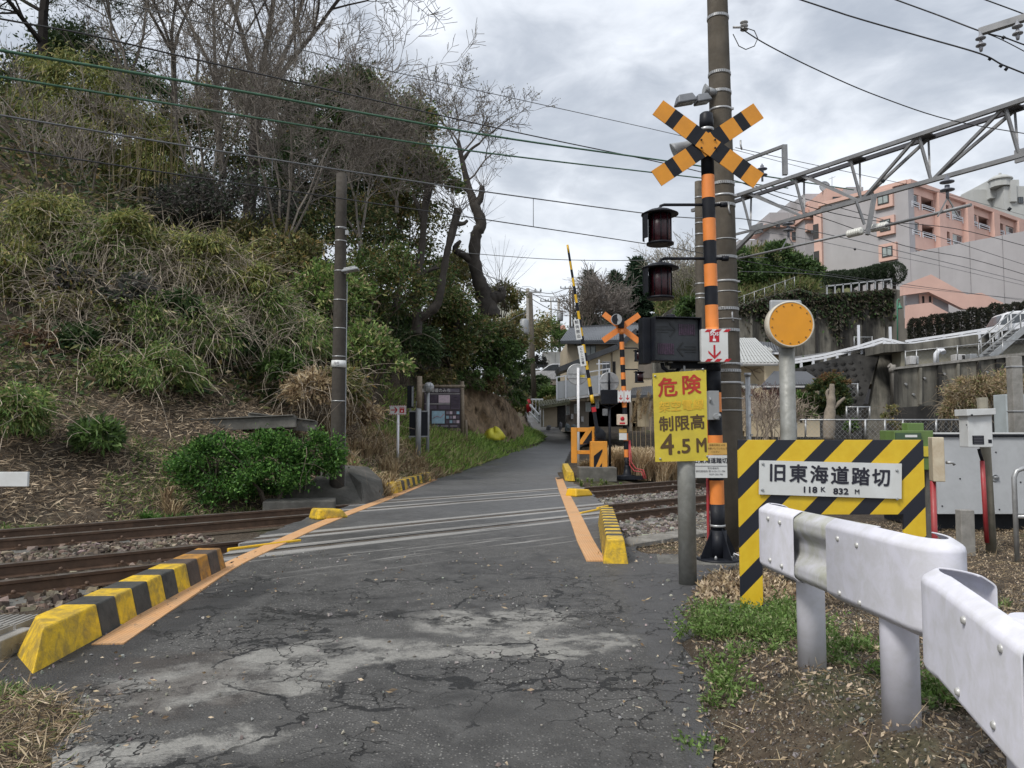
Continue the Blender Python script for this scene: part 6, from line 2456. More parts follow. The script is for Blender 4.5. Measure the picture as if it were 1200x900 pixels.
 bxp(r, 'parapet', 577.5, 351.5, 606, 355, 69.7, 6.6, mat('pale_plaster2', (.60, .60, .55), .8))
 # distant poles on the street
 for (px0, y1, px1, y0, Y, rr, lab, arm) in (
   (618.5, 338, 619.5, 470, 50, .15, 'tall grey utility pole left of the darker one up the lane', True),
   (621.5, 343, 626.5, 478, 46, .17, 'dark utility pole leaning slightly beside the lane fence', False),
   (654.5, 350, 656, 414, 70, .15, 'distant utility pole with a transformer above the white enclosure', True),
   (645.5, 350, 647, 412, 72, .09, 'thin distant pole left of the transformer pole', True),
   (668, 335, 668.5, 386, 78, .13, 'distant pole left of two standing close together above the house roof', True),
   (671.5, 340, 672, 384, 80, .13, 'distant pole right of two standing close together above the house roof', False)):
  b, t = P(px1, y0 + 5, Y), P(px0, y1, Y)
  r = thing('utility_pole', b, lab, 'utility pole', 'distant poles along the lane')
  mb = MB()
  mb.tube([b, t], [rr, rr * .75], 10)
  mb.build('pole', PALECONC if arm else POLECONC, r)
  if arm:
   mb = MB()
   mb.bar(t + Vector((-1.0, 0, -.25)), t + Vector((.9, 0, -.25)), .08, .1)
   for dx in (-.95, -.5, .5, .85):
    mb.lathe([(.05, -.2), (.07, -.1), (.03, .0)], t + Vector((dx, 0, 0)), 6)
   mb.build('cross_arm', GREYMETAL, r)
  if px0 in (618.5, 654.5):
   mb = MB()
   c = t + (b - t) * (.29 if px0 > 640 else .33)
   mb.lathe([(.25, -.5), (.28, -.4), (.28, .4), (.2, .5)], c + Vector((-.25 if px0 < 640 else .1, -.1, 0)), 12)
   mb.build('transformer', GREYMETAL, r)
 for i, (pts, Y, rr) in enumerate((([(618, 341), (640, 352), (655, 354)], 60, .03), ([(619, 339), (645, 344), (668, 338), (700, 341), (760, 333)], 70, .03), ([(618, 347), (640, 360), (656, 364)], 60, .03),
      ([(560, 318), (590, 331), (618, 340)], 52, .025), ([(619, 345), (650, 348), (668, 345)], 70, .03), ([(655, 352), (662, 348), (668, 338)], 74, .03), ([(619, 372), (640, 380), (655, 379)], 60, .04),
      ([(605, 385), (612, 378), (619, 350)], 50, .025), ([(618, 366), (600, 374), (585, 392)], 50, .03))):
  wire(pts, rr, WIREGR, '%s thin service wire strung between the distant poles, counted from the top' % ('topmost', 'second', 'third', 'fourth', 'fifth', 'sixth', 'seventh', 'eighth', 'lowest')[i], Y, group='service wires between the distant poles', ext=False)
def make_car(loc, L, rz, label, kind, s=1.0, body=None, van=False):
 """car facing left: body, glasshouse, windows, wheels with tyres"""
 r = thing('parked_van' if van else 'parked_car', loc, label, kind)
 r.rotation_euler = (0, 0, 0)
 R = rotz(rz)
 o = Vector(loc)
 W = 1.55
 if van:
  side = [(-.50, .25), (-.50, .72), (-.485, .80), (-.36, 1.02), (-.26, 1.62), (-.20, 1.74), (-.05, 1.80), (.40, 1.80), (.475, 1.72), (.50, 1.0), (.50, .28)]
  glass = [[(-.335, 1.03), (-.25, 1.58), (-.20, 1.62), (-.175, 1.62), (-.175, 1.03)], [(-.15, 1.03), (-.15, 1.62), (.08, 1.62), (.08, 1.03)], [(.11, 1.03), (.11, 1.62), (.42, 1.62), (.44, 1.03)]]
 else:
  side = [(-.50, .25), (-.50, .62), (-.47, .76), (-.27, .90), (-.12, 1.32), (-.05, 1.42), (.22, 1.44), (.38, 1.34), (.48, .98), (.50, .85), (.50, .28)]
  glass = [[(-.235, .92), (-.115, 1.27), (-.055, 1.35), (.06, 1.37), (.06, .92)], [(.08, .92), (.08, 1.37), (.21, 1.37), (.34, 1.28), (.42, .95)]]
 pt = lambda u, z, y: o + R @ Vector((u * L, y, z))
 mb = MB()
 mb.prism([pt(u, z, -W / 2) for u, z in side], R @ Vector((0, W, 0)))
 bm_ = body or mat('car_silver', (.55, .56, .58), .25, .2, .02, 2, coat=.5)
 bo = mb.build('body', bm_, r, bevel=.06)
 for g_ in glass:
  mb = MB()
  mb.prism([pt(u, z, -W / 2 - .012) for u, z in g_], R @ Vector((0, .02, 0)))
  mb.build('side_window', GLASS, r)
 mb = MB()
 u0, z0, u1, z1 = (-.36, 1.05, -.265, 1.60) if van else (-.262, .93, -.125, 1.30)
 mb.add([pt(u0 - .012, z0, -W * .42), pt(u0 - .012, z0, W * .42), pt(u1 - .012, z1, W * .38), pt(u1 - .012, z1, -W * .38)], [(0, 1, 2, 3)])
 mb.build('windscreen', GLASS, r)
 for u in (-.31, .31):
  for y in (-W / 2 + .06, W / 2 - .06):
   c = pt(u, .30, y)
   ax = R @ Vector((0, 1, 0))
   mb = MB()
   mb.tube([c - ax * .09, c + ax * .09], .30, 18, smooth=False)
   w_ = mb.build('wheel', mat('tyre', (.02, .02, .02), .8), r)
   mb = MB()
   mb.tube([c - ax * .10, c + ax * .10], .17, 12, smooth=False)
   mb.build('rim', GREYMETAL, w_)
 mb = MB()
 mb.prism([pt(-.505, .62, -W * .45), pt(-.505, .74, -W * .45), pt(-.47, .76, -W * .5), pt(-.42, .66, -W * .51)], R @ Vector((0, .12, 0)))
 mb.build('headlight', CURT, r)
 return r
center_house()
def right_houses():
 Y = 30
 r = thing('house', (P(890, 460, Y).x, Y, .8), 'beige house with a pale sheet roof just right of the concrete pole', 'house')
 bxp(r, 'wall', 842, 424, 897, 505, Y, 5, BEIGE)
 a, b = P(838, 426, Y - .9), P(912.5, 425, Y - .9)
 c, d = P(884, 397, Y + 2.4), P(842, 397, Y + 2.4)
 roof_plane(r, a, b, c, d, SHEET, 18, courses=7)
 bxp(r, 'eave_board', 838, 425.5, 912, 427, Y - .9, .08, FRAMEW)
 a, b = P(874, 457, Y - 1.0), P(899, 457.5, Y - 1.0)
 mb = MB()
 mb.prism([a, b, b + Vector((-.1, 1, .25)), a + Vector((0, 1, .25))], (0, 0, .06))
 mb.build('awning', SHEET, r)
 window(r, 876, 462, 889, 490, Y, FRAMEW, DARKIN, 1)
 # a bare climber on its wall
 mb = MB()
 for pts in (((872, 430), (882, 434), (891, 437)), ((880, 433), (884, 440), (889, 446)), ((882, 434), (890, 431), (895, 436))):
  mb.tube([P(*q, Y - .1) for q in pts], .02, 5)
 mb.build('dry_vine', WOOD, r)
 r = thing('house', (P(905, 420, 36).x, 36, 2), 'farther house with dark panel roof and white fascia behind the sheet roofed house', 'house')
 bxp(r, 'wall', 893, 412, 924, 450, 36, 4, CREAM)
 roof_plane(r, P(886, 412, 35.4), P(928, 414, 35.4), P(918, 403, 38), P(889, 401, 38), TILED, 12, courses=3)
 bxp(r, 'fascia', 886, 413, 928, 415, 35.3, .1, RAILW)
 roof_plane(r, P(872, 400, 37), P(905, 411.5, 35), P(899, 405, 38), P(872, 396.5, 38), SHEET, 6, courses=3)
 Y = 27
 r = thing('house', (P(935, 480, Y).x, Y, .8), 'low cream house with dark tiled roof between the amber disc post and the round tree', 'house')
 bxp(r, 'wall', 902, 452, 961, 512, Y, 4, CREAM)
 a, b = P(893, 453, Y - .7), P(965, 451, Y - .7)
 c, d = P(944, 436.5, Y + 2.2), P(908, 436, Y + 2.2)
 roof_plane(r, a, b, c, d, TILED, 24, courses=6)
 bxp(r, 'gutter', 894, 452, 965, 454, Y - .72, .08, FRAMEW)
 window(r, 908, 462, 922, 482, Y, FRAMEW, GLASS, 1)
right_houses()
def chain_fence(x0, x1, ytop, ybot, Y, label, posts, mesh=.11, skew=0.0, sl=0.0):
 r = thing('chain_link_fence', (P(x0, ybot, Y).x, Y, P(x0, ybot, Y).z), label, 'fence')
 f = lambda px: Y + (px - x0) * skew
 for px in posts:
  e = sl * (px - x0)
  a, b = P(px, ybot + e, f(px)), P(px, ytop - 1 + e, f(px))
  mb = MB()
  mb.tube([a, b], .026, 8)
  mb.build('post', GALV, r)
 mb = MB()
 e = sl * (x1 - x0)
 mb.tube([P(x0, ytop, f(x0)), P(x1, ytop + e, f(x1))], .020, 8)
 mb.build('top_rail', GALV, r)
 A, B, C, D = P(x0, ybot, f(x0)), P(x1, ybot + e, f(x1)), P(x1, ytop + e, f(x1)), P(x0, ytop, f(x0))
 L = (B - A).length
 Hh = (D - A).length
 n = int(L / mesh)
 vs, fs = [], []
 def seg(u0, v0, u1, v1):
  p, q = A.lerp(B, u0).lerp(D.lerp(C, u0), v0), A.lerp(B, u1).lerp(D.lerp(C, u1), v1)
  o = len(vs)
  w = .0028
  vs.extend([p + Vector((w, 0, 0)), p - Vector((w, 0, 0)), q - Vector((w, 0, 0)), q + Vector((w, 0, 0))])
  fs.append((o, o + 1, o + 2, o + 3))
 k = Hh / L
 i = -int(k * n) - 1
 while i < n:
  u0 = i / n
  for s_ in (1, -1):
   a0, v0, a1, v1 = (u0, 0, u0 + k, 1) if s_ > 0 else (u0 + k, 0, u0, 1)
   # clip to 0..1
   def cl(ua, va, ub, vb):
    if max(ua, ub) <= 0 or min(ua, ub) >= 1:
     return None
    for lim in (0, 1):
     if (ua - lim) * (ub - lim) < 0:
      t = (lim - ua) / (ub - ua)
      vm_ = va + (vb - va) * t
      if (ua < 0) if lim == 0 else (ua > 1):
       ua, va = lim, vm_
      else:
       ub, vb = lim, vm_
    return ua, va, ub, vb
   q = cl(a0, v0, a1, v1)
   if q:
    seg(*q)
  i += 1
 mb = MB()
 mb.add(vs, fs)
 o = mb.build('wire_mesh', GALV, r)
 o['kind'] = 'stuff'
 return r
chain_fence(905, 1130, 492, 514, 20, 'long low chain link fence behind the striped name board', [933, 944, 996, 1014, 1037, 1058, 1097, 1128], .13)
chain_fence(992, 1019, 477, 493, 22, 'small taller mesh gate frame behind the chain link fence', [992, 1005, 1019], .13)
chain_fence(985, 1005, 450, 468, 24, 'slanted wire frame panel right of the round tree', [987, 1005], .16)
# retaining walls, terraces and the road above
def walls():
 Y = 62
 r = thing('ivy_retaining_wall', (P(960, 430, Y).x, Y, 4), 'high dark stained retaining wall overgrown with ivy below the trimmed round bushes', 'retaining wall')
 mb = MB()
 top = [(768, 384), (780, 366), (795, 357), (830, 353), (862, 358), (935, 338), (957, 343.5), (1000, 342), (1046, 338.5)]
 mb.prism([P(768, 450, Y)] + [P(x, y, Y) for x, y in top] + [P(1046, 450, Y)], (0, 6, 0))
 mb.build('wall_face', WETCONC, r)
 mb = MB()
 mb.prism([P(1046, 450, Y - .02), P(1046, 338, Y - .02), P(1066, 343, Y - 2.0), P(1069, 450, Y - 2.0)], (0, 7, 0))
 mb.build('wall_end', mat('wall_end_conc', (.21, .20, .175), .9, 0, .1, .8, (.08, .075, .065), .6, .5, streak=True), r)
 # ribs that read as buttress joints
 for k, x in enumerate((880, 905, 930, 957, 985, 1012, 1035)):
  mb = MB()
  yt = np.interp(x, [q[0] for q in top], [q[1] for q in top])
  mb.bar(P(x, 445, Y - .08), P(x, yt + 1.5, Y - .08), .28, .16)
  mb.build('wall_rib', WETDARK if k % 2 else WETCONC, r)
 # upper slope behind
 mb = MB()
 vs = []
 cols = [(779, 388, 330), (800, 364, 318), (850, 366, 300), (905, 358, 285), (935, 348, 300), (962, 352, 318), (1000, 350, 330)]
 for x, y0, y1 in cols:
  vs += [P(x, y0, Y + 1), P(x, (y0 + y1) / 2, Y + 5), P(x, y1, Y + 10), P(x, y1 + 30, Y + 25)]
 mb.add(vs, [(i * 4 + j, i * 4 + j + 1, i * 4 + j + 5, i * 4 + j + 4) for i in range(len(cols) - 1) for j in range(3)], 0, True)
 tag(mb.build('upper_slope', mat('grass_slope', (.10, .115, .04), .95, 0, .25, 1.5, (.17, .15, .075), .5, .8, bump=.8, bs=3)), kind='structure')
 chain_fence(862, 932, 350, 362, 61.5, 'wire mesh fence climbing along the top of the ivy covered wall', [862, 872, 884, 896, 908, 920, 931], .35, sl=-.36)
 # white railed fence before the round bushes
 r = thing('railing', (P(1000, 340, 61).x, 61, 12), 'pale steel railing in front of the row of trimmed round bushes', 'railing')
 mb = MB()
 mb.bar(P(968, 335.5, 61), P(1045, 327, 61), .1, .1)
 mb.build('rail', GALV, r)
 for k in range(9):
  x = 969 + k * 9.4
  mb = MB()
  yt = 335.5 - (x - 968) * .11
  mb.bar(P(x, yt + 9.5, 61), P(x, yt - 1, 61), .1, .1)
  mb.build('post', GALV, r)
 # middle dark wall
 Y = 44
 r = thing('battered_wall', (P(1030, 470, Y).x, Y, 2), 'black stained sloping block wall under the white road guardrail', 'retaining wall')
 mb = MB()
 mb.prism([P(880, 530, Y - 3), P(1010, 530, Y - 3), P(1010, 480, Y - 2), P(1033, 407, Y), P(948, 428, Y), P(920, 436, Y)], (0, .4, 0))
 mb.build('block_face', WETDARK, r)
 # courses of the concrete blocks, proud of the face
 nrm = Vector((0, -.06, 0))
 first = None
 for j in range(8):
  for i in range(9):
   t0 = (j + .5) / 8.6
   lx = 925 + (948 - 925) * t0 + (j % 2) * 4.5
   rx = 1010 + (1033 - 1010) * t0
   x = lx + i * 9.6
   y = 480 - t0 * 62
   lim = 428 - (x - 948) * .247
   if x > rx - 5 or y < lim + 3:
    continue
   c = P(x, y, Y - 2 + 2 * t0 - .06)
   if first is None:
    mb = MB()
    mb.add([(-.19, 0, 0), (0, -.07, -.14), (.19, 0, 0), (0, -.07, .14), (0, -.10, 0)], [(0, 1, 4), (1, 2, 4), (2, 3, 4), (3, 0, 4)])
    first = mb.build('wall_block', WETDARK)
    first.parent = r
    o = first
   else:
    o = first.copy()
    COL.objects.link(o)
   o.parent = r
   o.location = c - r.location
 mb = MB()
 mb.prism([P(1010.5, 530, Y - 2.2), P(1062, 530, Y - 2.4), P(1062, 404, Y - .2), P(1033.5, 406.5, Y - .2)], (0, .4, 0))
 mb.build('side_wing', WETCONC, r)
 # lower long wall on the right
 Y = 38
 r = thing('lower_retaining_wall', (P(1130, 470, Y).x, Y, 2), 'long stained concrete retaining wall below the fenced walkway', 'retaining wall')
 mb = MB()
 mb.prism([P(1052, 520, Y), P(1052, 431, Y), P(1200, 415, Y), P(1330, 400, Y), P(1330, 520, Y)], (0, .4, 0))
 mb.build('wall_face', WETCONC, r)
 mb = MB()
 mb.prism([P(1050, 520, Y - 1.2), P(1050, 478, Y - 1.2), P(1130, 472, Y - 1.2), P(1330, 462, Y - 1.2), P(1330, 520, Y - 1.2)], (0, .9, 0))
 mb.build('wall_footing', WETDARK, r)
 mb = MB()
 mb.prism([P(1052, 432.5, Y - .15), P(1052, 430, Y - .15), P(1330, 398, Y - .15), P(1330, 402.5, Y - .15)], (0, .6, 0))
 mb.build('coping', CONC, r)
 for k, x in enumerate((1078, 1100, 1122, 1146, 1168)):
  yt = 431 - (x - 1052) * .108
  mb = MB()
  mb.bar(P(x, 474, Y - .06), P(x, yt + 3, Y - .06), .36 if k % 2 else .2, .12)
  mb.build('wall_rib', WETDARK if k in (1, 3, 4) else WETCONC, r)
 # weep holes
 for (x, y) in ((1061, 450), (1083, 443), (1106, 438), (1129, 444), (1156, 436), (1182, 434), (1070, 462)):
  q = P(x, y, Y - .02)
  mb = MB()
  mb.tube([q + Vector((0, .04, 0)), q + Vector((0, -.09, -.02))], .06, 8)
  mb.build('weep_pipe', GALV, r)
 # walkway back wall, road deck wall
 Yw = 41
 r = thing('road_deck_wall', (P(1130, 420, Yw).x, Yw, 4), 'pale concrete wall carrying the upper road behind the walkway fence', 'retaining wall')
 mb = MB()
 mb.prism([P(1056, 440, Yw), P(1056, 411, Yw), P(1330, 388, Yw), P(1330, 440, Yw)], (0, 1, 0))
 mb.build('wall_face', mat('pale_wall', (.34, .32, .25), .9, 0, .08, .8, (.18, .17, .13), .5, .6, streak=True), r)
 mb = MB()
 mb.prism([P(1036, 413, Yw - .3), P(1036, 403, Yw - .3), P(1070, 402.5, Yw - .3), P(1200, 384, Yw - .3), P(1330, 366, Yw - .3), P(1330, 390, Yw - .3), P(1200, 402, Yw - .3)], (0, 2.2, 0))
 mb.build('deck_edge', WETCONC, r)
 chain_fence(1061, 1205, 412, 430, 38.6, 'steel mesh fence along the walkway above the lower wall', [1061, 1074, 1098, 1122, 1147, 1175], .25, sl=-.105)
 r = thing('roof_pipe', P(1100, 425, 39.5), 'white elbow vent pipe standing behind the walkway fence', 'pipe')
 mb = MB()
 mb.tube([P(1097, 428, 39.5), P(1097, 415, 39.5), P(1100, 411, 39.5), P(1105, 411, 39.5), P(1106, 413, 39.4)], .13, 12)
 mb.build('elbow_pipe', RAILW, r)
 for (x0, y0, x1, y1, lab) in ((1120, 415, 1132, 423, 'white air conditioner left of a pair on the pale wall behind the fence'), (1137, 414.5, 1146, 421, 'grey air conditioner right of a pair on the pale wall behind the fence'), (1067, 417, 1077, 427, 'pale tank at the left end of the walkway')):
  a, b = P(x0, y0, 40.3), P(x1, y1, 40.3)
  r = thing('air_conditioner' if x0 > 1100 else 'water_tank', ((a.x + b.x) / 2, 40.3, b.z), lab, 'appliance')
  bxp(r, 'casing', x0, y0, x1, y1, 40.2, .5, FRAMEW if x0 != 1137 else GREYMETAL, .03)
  bxp(r, 'grille', (x0 * .35 + x1 * .65), y0 + 1.2, x1 - 1, y1 - 1.2, 40.17, .03, DARKIN if x0 == 1120 else GREYMETAL)
 # wall pipe
 mb = MB()
 mb.tube([P(1047, 474, 41), P(1045.5, 430, 41), P(1042, 428, 41)], .14, 10)
 mb.lathe([(.18, -.2), (.18, .2)], P(1045.5, 432, 41), 10)
 tag(mb.build('drain_pipe', PALECONC, None, loc=tuple(P(1046, 450, 41))), 'thick grey drain pipe running down the dark wall', 'pipe')
 # steel stair
 r = thing('steel_stair', P(1165, 420, 39), 'grey steel stair climbing from the walkway to the upper road', 'stair')
 a, b = P(1161, 419, 39), P(1204, 383, 39)
 for dy in (0, 1.0):
  mb = MB()
  mb.bar(a + Vector((0, dy, 0)), b + Vector((0, dy, 0)), .07, .3)
  mb.build('stringer', GREYMETAL, r)
  mb = MB()
  mb.tube([a + Vector((0, dy, 1.0)), b + Vector((0, dy, 1.0))], .035, 6)
  mb.tube([a + Vector((0, dy, .5)), b + Vector((0, dy, .5))], .025, 6)
  for k in range(4):
   q = a.lerp(b, (k + .3) / 4) + Vector((0, dy, 0))
   mb.tube([q, q + Vector((0, 0, 1.0))], .03, 6)
  mb.build('handrail', GALV, r)
 for k in range(9):
  q = a.lerp(b, (k + .5) / 9)
  mb = MB()
  mb.box(q + Vector((0, .5, .02)), (.26, .95, .04))
  mb.build('tread', GALV, r)
 # white guardrails of the upper road
 def wrail(pts, Y0, Y1, label, n):
  r = thing('road_guardrail', P(pts[0][0], pts[0][1] + 6, Y0), label, 'guardrail')
  q = [P(x, y, Y0 + (Y1 - Y0) * i / (len(pts) - 1)) for i, (x, y) in enumerate(pts)]
  mb = MB()
  for i in range(len(q) - 1):
   mb.bar(q[i], q[i + 1], .06, .13)
   mb.bar(q[i] + Vector((0, 0, -.17)), q[i + 1] + Vector((0, 0, -.17)), .05, .13)
  mb.build('rail', RAILW, r)
  L = [0]
  for i in range(1, len(q)):
   L.append(L[-1] + (q[i] - q[i - 1]).length)
  for k in range(n):
   s_ = L[-1] * (k + .3) / n
   i = max(j for j in range(len(L)) if L[j] <= s_)
   i = min(i, len(q) - 2)
   c = q[i].lerp(q[i + 1], (s_ - L[i]) / (L[i + 1] - L[i]))
   mb = MB()
   mb.bar(c + Vector((0, .05, -.62)), c + Vector((0, .05, .06)), .13, .13)
   mb.build('post', RAILW, r)
 wrail([(908, 425), (932, 421.5), (965, 416), (1000, 407.5), (1034, 397)], 46, 43.5, 'white road guardrail rising along the top of the black sloping wall', 9)
 wrail([(1034, 397), (1048, 399.5), (1063, 404)], 43.5, 42, 'short white guardrail turning the corner above the drain pipe', 3)
 wrail([(1061, 400), (1110, 393), (1160, 385), (1215, 376), (1290, 364)], 42, 39, 'white road guardrail running in front of the dark hedge and van', 11)
 # mesh gate on the bend
 chain_fence(1001, 1022, 395, 409, 46, 'small wire gate beside the guardrail at the foot of the ivy wall', [1001, 1006, 1022], .3)
 mb = MB()
 mb.bar(P(1006.5, 412, 45.5), P(1006, 381, 45.5), .12, .12)
 tag(mb.build('gate_post', RAILW, None, loc=tuple(P(1006, 411, 45.5))), 'tall white post left of a pair near the wire gate', 'post')
 mb = MB()
 mb.bar(P(1043.5, 400, 45.5), P(1043, 383, 45.5), .12, .12)
 tag(mb.build('gate_post', RAILW, None, loc=tuple(P(1043, 400, 45.5))), 'white post right of a pair near the guardrail bend', 'post')
 # upper road surface
 mb = MB()
 mb.add([P(930, 424, 46), P(1034, 404, 43), P(1063, 408, 41.6), P(1330, 372, 39), P(1330, 366, 52), P(1066, 399, 56), P(930, 418, 58)], [(0, 1, 2, 5, 6), (2, 3, 4, 5)])
 tag(mb.build('upper_road', mat('upper_road_asphalt', (.12, .12, .12), .8)), kind='structure')
 # green lamp post
 r = thing('street_lamp', P(1052, 398, 50), 'slim green street lamp with a bell shade beside the end of the ivy wall', 'street lamp')
 mb = MB()
 GL = mat('lamp_green', (.06, .20, .13), .5)
 mb.tube([P(1052, 404, 50), P(1051.5, 352, 50), P(1053, 350.5, 50), P(1054.5, 352, 50)], .045, 8)
 mb.build('post', GL, r)
 mb = MB()
 c = P(1054.3, 361, 50)
 mb.lathe([(.17, -.05), (.15, .05), (.06, .2), (.03, .35)], c, 14)
 mb.build('lamp_shade', GL, r)
 make_car((P(1188, 388, 42.5).x + .6, 43.3, P(1188, 391, 42.5).z - .5), 3.4, radians(-8), 'white kei van parked on the upper road beside the dark hedge', 'van', body=mat('van_white', (.74, .75, .77), .3, 0, .02, 2, coat=.4), van=True)
walls()
def apartment():
 C = Vector((36.7, 70, 0))
 dR = Vector((.819, .573, 0)).normalized()
 dL = Vector((-.573, .819, 0)).normalized()
 ZT = 24.3
 r = thing('apartment_block', (36.7, 70, 5), 'salmon pink and grey apartment block with rows of balconies on the hill', 'apartment building')
 def onR(px):
  k = (px - 600) / 900
  # (C.x + s dR.x) = k (C.y + s dR.y)
  return (k * C.y - C.x) / (dR.x - k * dR.y)
 def onL(px):
  k = (px - 600) / 900
  return (k * C.y - C.x) / (dL.x - k * dL.y)
 def face(d, n, s0, s1, z0, z1, out, thick, name, m, parent):
  """slab on the wall plane: d along, n outward normal"""
  a, b = C + d * s0 + n * out, C + d * s1 + n * out
  mb = MB()
  mb.prism([Vector((a.x, a.y, z0)), Vector((b.x, b.y, z0)), Vector((b.x, b.y, z1)), Vector((a.x, a.y, z1))], -n * thick)
  return mb.build(name, m, parent)
 nR = -dL
 nL = -dR
 # main side wall
 sl = onL(968)
 face(dL, nL, -.06, sl, 4, ZT, .06, 1.0, 'side_wall', LAV, r)
 face(dL, nL, .0, sl + .2, ZT, ZT + .35, .25, 2.5, 'roof_band', PINK, r)
 s0, s1 = onL(961), onL(970)
 face(dL, nL, s1, s0, 4, ZT - .8, .35, 3, 'corner_pier', PINK, r)
 for z in (7.5, 13, 18.2, 21.0):
  face(dL, nL, s1 + .3, s1 + .9, z, z + 1.5, .40, .05, 'window', FRAMED, r)
 for (x0, y0, x1, y1) in ((1038, 226, 1051.5, 240), (1040, 258, 1052.5, 271.5), (1041.5, 289.5, 1054, 301.5)):
  sa, sb = onL(x1), onL(x0)
  Yw = (C + dL * (sa + sb) / 2).y
  z1, z0 = P(600, y0, Yw).z, P(600, y1, Yw).z
  face(dL, nL, sa - .35, sb + .35, z0 - .35, z1 + .3, .35, .36, 'window_surround', PINK, r)
  w = face(dL, nL, sa, sb, z0, z1, .40, .06, 'window', FRAMED, r)
  mid = (sa + sb) / 2
  face(dL, nL, sa + .1, mid - .04, z0 + .1, z1 - .1, .42, .03, 'pane', CURT, w)
  face(dL, nL, mid + .04, sb - .1, z0 + .1, z1 - .1, .42, .03, 'pane', CURT, w)
 # balcony front
 SR = onR(1222)
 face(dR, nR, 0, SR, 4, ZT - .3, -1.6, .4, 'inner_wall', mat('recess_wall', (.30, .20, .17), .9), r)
 face(dR, nR, -.1, SR, ZT - .05, ZT + .35, .35, 3.2, 'roof_band', PINK, r)
 face(dR, nR, 0, SR, ZT - .75, ZT - .06, 0, 1.6, 'spandrel', PINK, r)
 face(dR, nR, 0, onR(1075), 4, ZT - .76, 0, 1.6, 'end_pier', PINK, r)
 items = [(1075.5, 1084, 'w'), (1087.5, 1102, 'r'), (1110, 1120, 'r'), (1123.5, 1135.5, 'w'), (1143, 1153, 'w'), (1155, 1167, 'r'), (1175.5, 1184, 'r'), (1187, 1197, 'w'), (1204, 1213, 'w')]
 for floor in range(5):
  zt = ZT - .78 - floor * 2.62
  zs = zt - 1.75
  zb = zt - 2.62
  face(dR, nR, onR(1075.2), SR, zb, zs + .55, .0, 1.6 if False else .15, 'balcony_front', PINK, r)
  face(dR, nR, onR(1075.2), SR, zb + .02, zb + .2, -.16, 1.4, 'balcony_slab', PINK, r)
  prev = onR(1075.2)
  for (a, b, k) in items:
   s0, s1 = onR(a), onR(b)
   if s0 - prev > .05:
    face(dR, nR, prev, s0, zs + .551, zt, -.0, .2, 'pier', PINK, r)
   prev = s1
   if k == 'w':
    w = face(dR, nR, s0, s1, zs + .55, zt, -.12, .05, 'window', FRAMEW, r)
    m_ = (s0 + s1) / 2
    face(dR, nR, s0 + .12, m_ - .05, zs + .65, zt - .1, -.10, .03, 'pane', CURT, w)
    face(dR, nR, m_ + .05, s1 - .12, zs + .65, zt - .1, -.10, .03, 'pane', GLASS, w)
   else:
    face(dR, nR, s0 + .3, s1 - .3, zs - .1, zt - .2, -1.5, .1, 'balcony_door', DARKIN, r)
   mb = MB()
   for zz in (zs + .62, zs + .85, zs + .98):
    p, q = C + dR * s0 + nR * .06, C + dR * s1 + nR * .06
    mb.bar(Vector((p.x, p.y, zz)), Vector((q.x, q.y, zz)), .06, .06)
   mb.bar(Vector((p.x, p.y, zs + .4)), Vector((p.x, p.y, zs + 1.0)), .06, .06)
   mb.bar(Vector((q.x, q.y, zs + .4)), Vector((q.x, q.y, zs + 1.0)), .06, .06)
   mb.build('balcony_rail', RAILW, r)
  if SR - prev > .1:
   face(dR, nR, prev, SR, zs + .551, zt, 0, .2, 'pier', PINK, r)
 for x in (1106.5, 1140, 1171, 1200):
  s = onR(x)
  face(dR, nR, s - .65, s + .65, 4, ZT - .1, .5, .7, 'pilaster', PINK, r)
 # grey lower wing reaching towards the tracks
 r2 = thing('apartment_wing', (40, 66, 5), 'plain grey side wing of the pink apartment block with a long parapet', 'apartment building')
 ZW = 17.8
 a = C + dL * -.05
 b = C - dL * 26
 mb = MB()
 q = [Vector((a.x, a.y, 4)), Vector((b.x, b.y, 4)), Vector((b.x, b.y, ZW)), Vector((a.x, a.y, ZW))]
 mb.prism(q, dR * 12)
 mb.build('side_wall', LAV, r2)
 for k in range(1, 5):
  s_ = -k * 2.6
  p = C + dL * s_
  mb = MB()
  mb.bar(Vector((p.x, p.y, 4)) + nL * .015, Vector((p.x, p.y, ZW - .05)) + nL * .015, .05, .03)
  mb.build('wall_joint', mat('joint_grey', (.27, .26, .265), .9), r2)
 # pink stair parapets at the foot
 r3 = thing('stair_parapet', P(1120, 372, 52), 'salmon pink stepped stair parapets at the foot of the grey wing', 'stair wall')
 for k, (pts, Yk, m_) in enumerate(((((1058, 334), (1091, 321.5), (1110, 332), (1133, 345), (1150, 343), (1176, 355), (1176, 362), (1129, 362), (1088, 342), (1058, 346)), 52, PINK),
      (((1064, 357.5), (1090, 354.5), (1111, 366), (1111, 378), (1064, 384)), 51, PINK))):
  mb = MB()
  mb.prism([P(x, y, Yk) for x, y in pts], (0, .4, 0))
  mb.build('parapet', m_, r3)
 bxp(r3, 'landing_wall', 1062, 343, 1112, 372, 52.6, .4, LAV)
 bxp(r3, 'stair_window', 1077.5, 345, 1093.5, 356.5, 52.5, .08, PINK)
 for x0 in (1081, 1089):
  bxp(r3, 'pane', x0, 347, x0 + 2.4, 355, 52.45, .05, DARKIN)
 # stepped grey blocks at the left
 r4 = thing('apartment_annex', P(930, 310, 88), 'stepped grey and pink rear part of the apartment block behind the pines', 'apartment building')
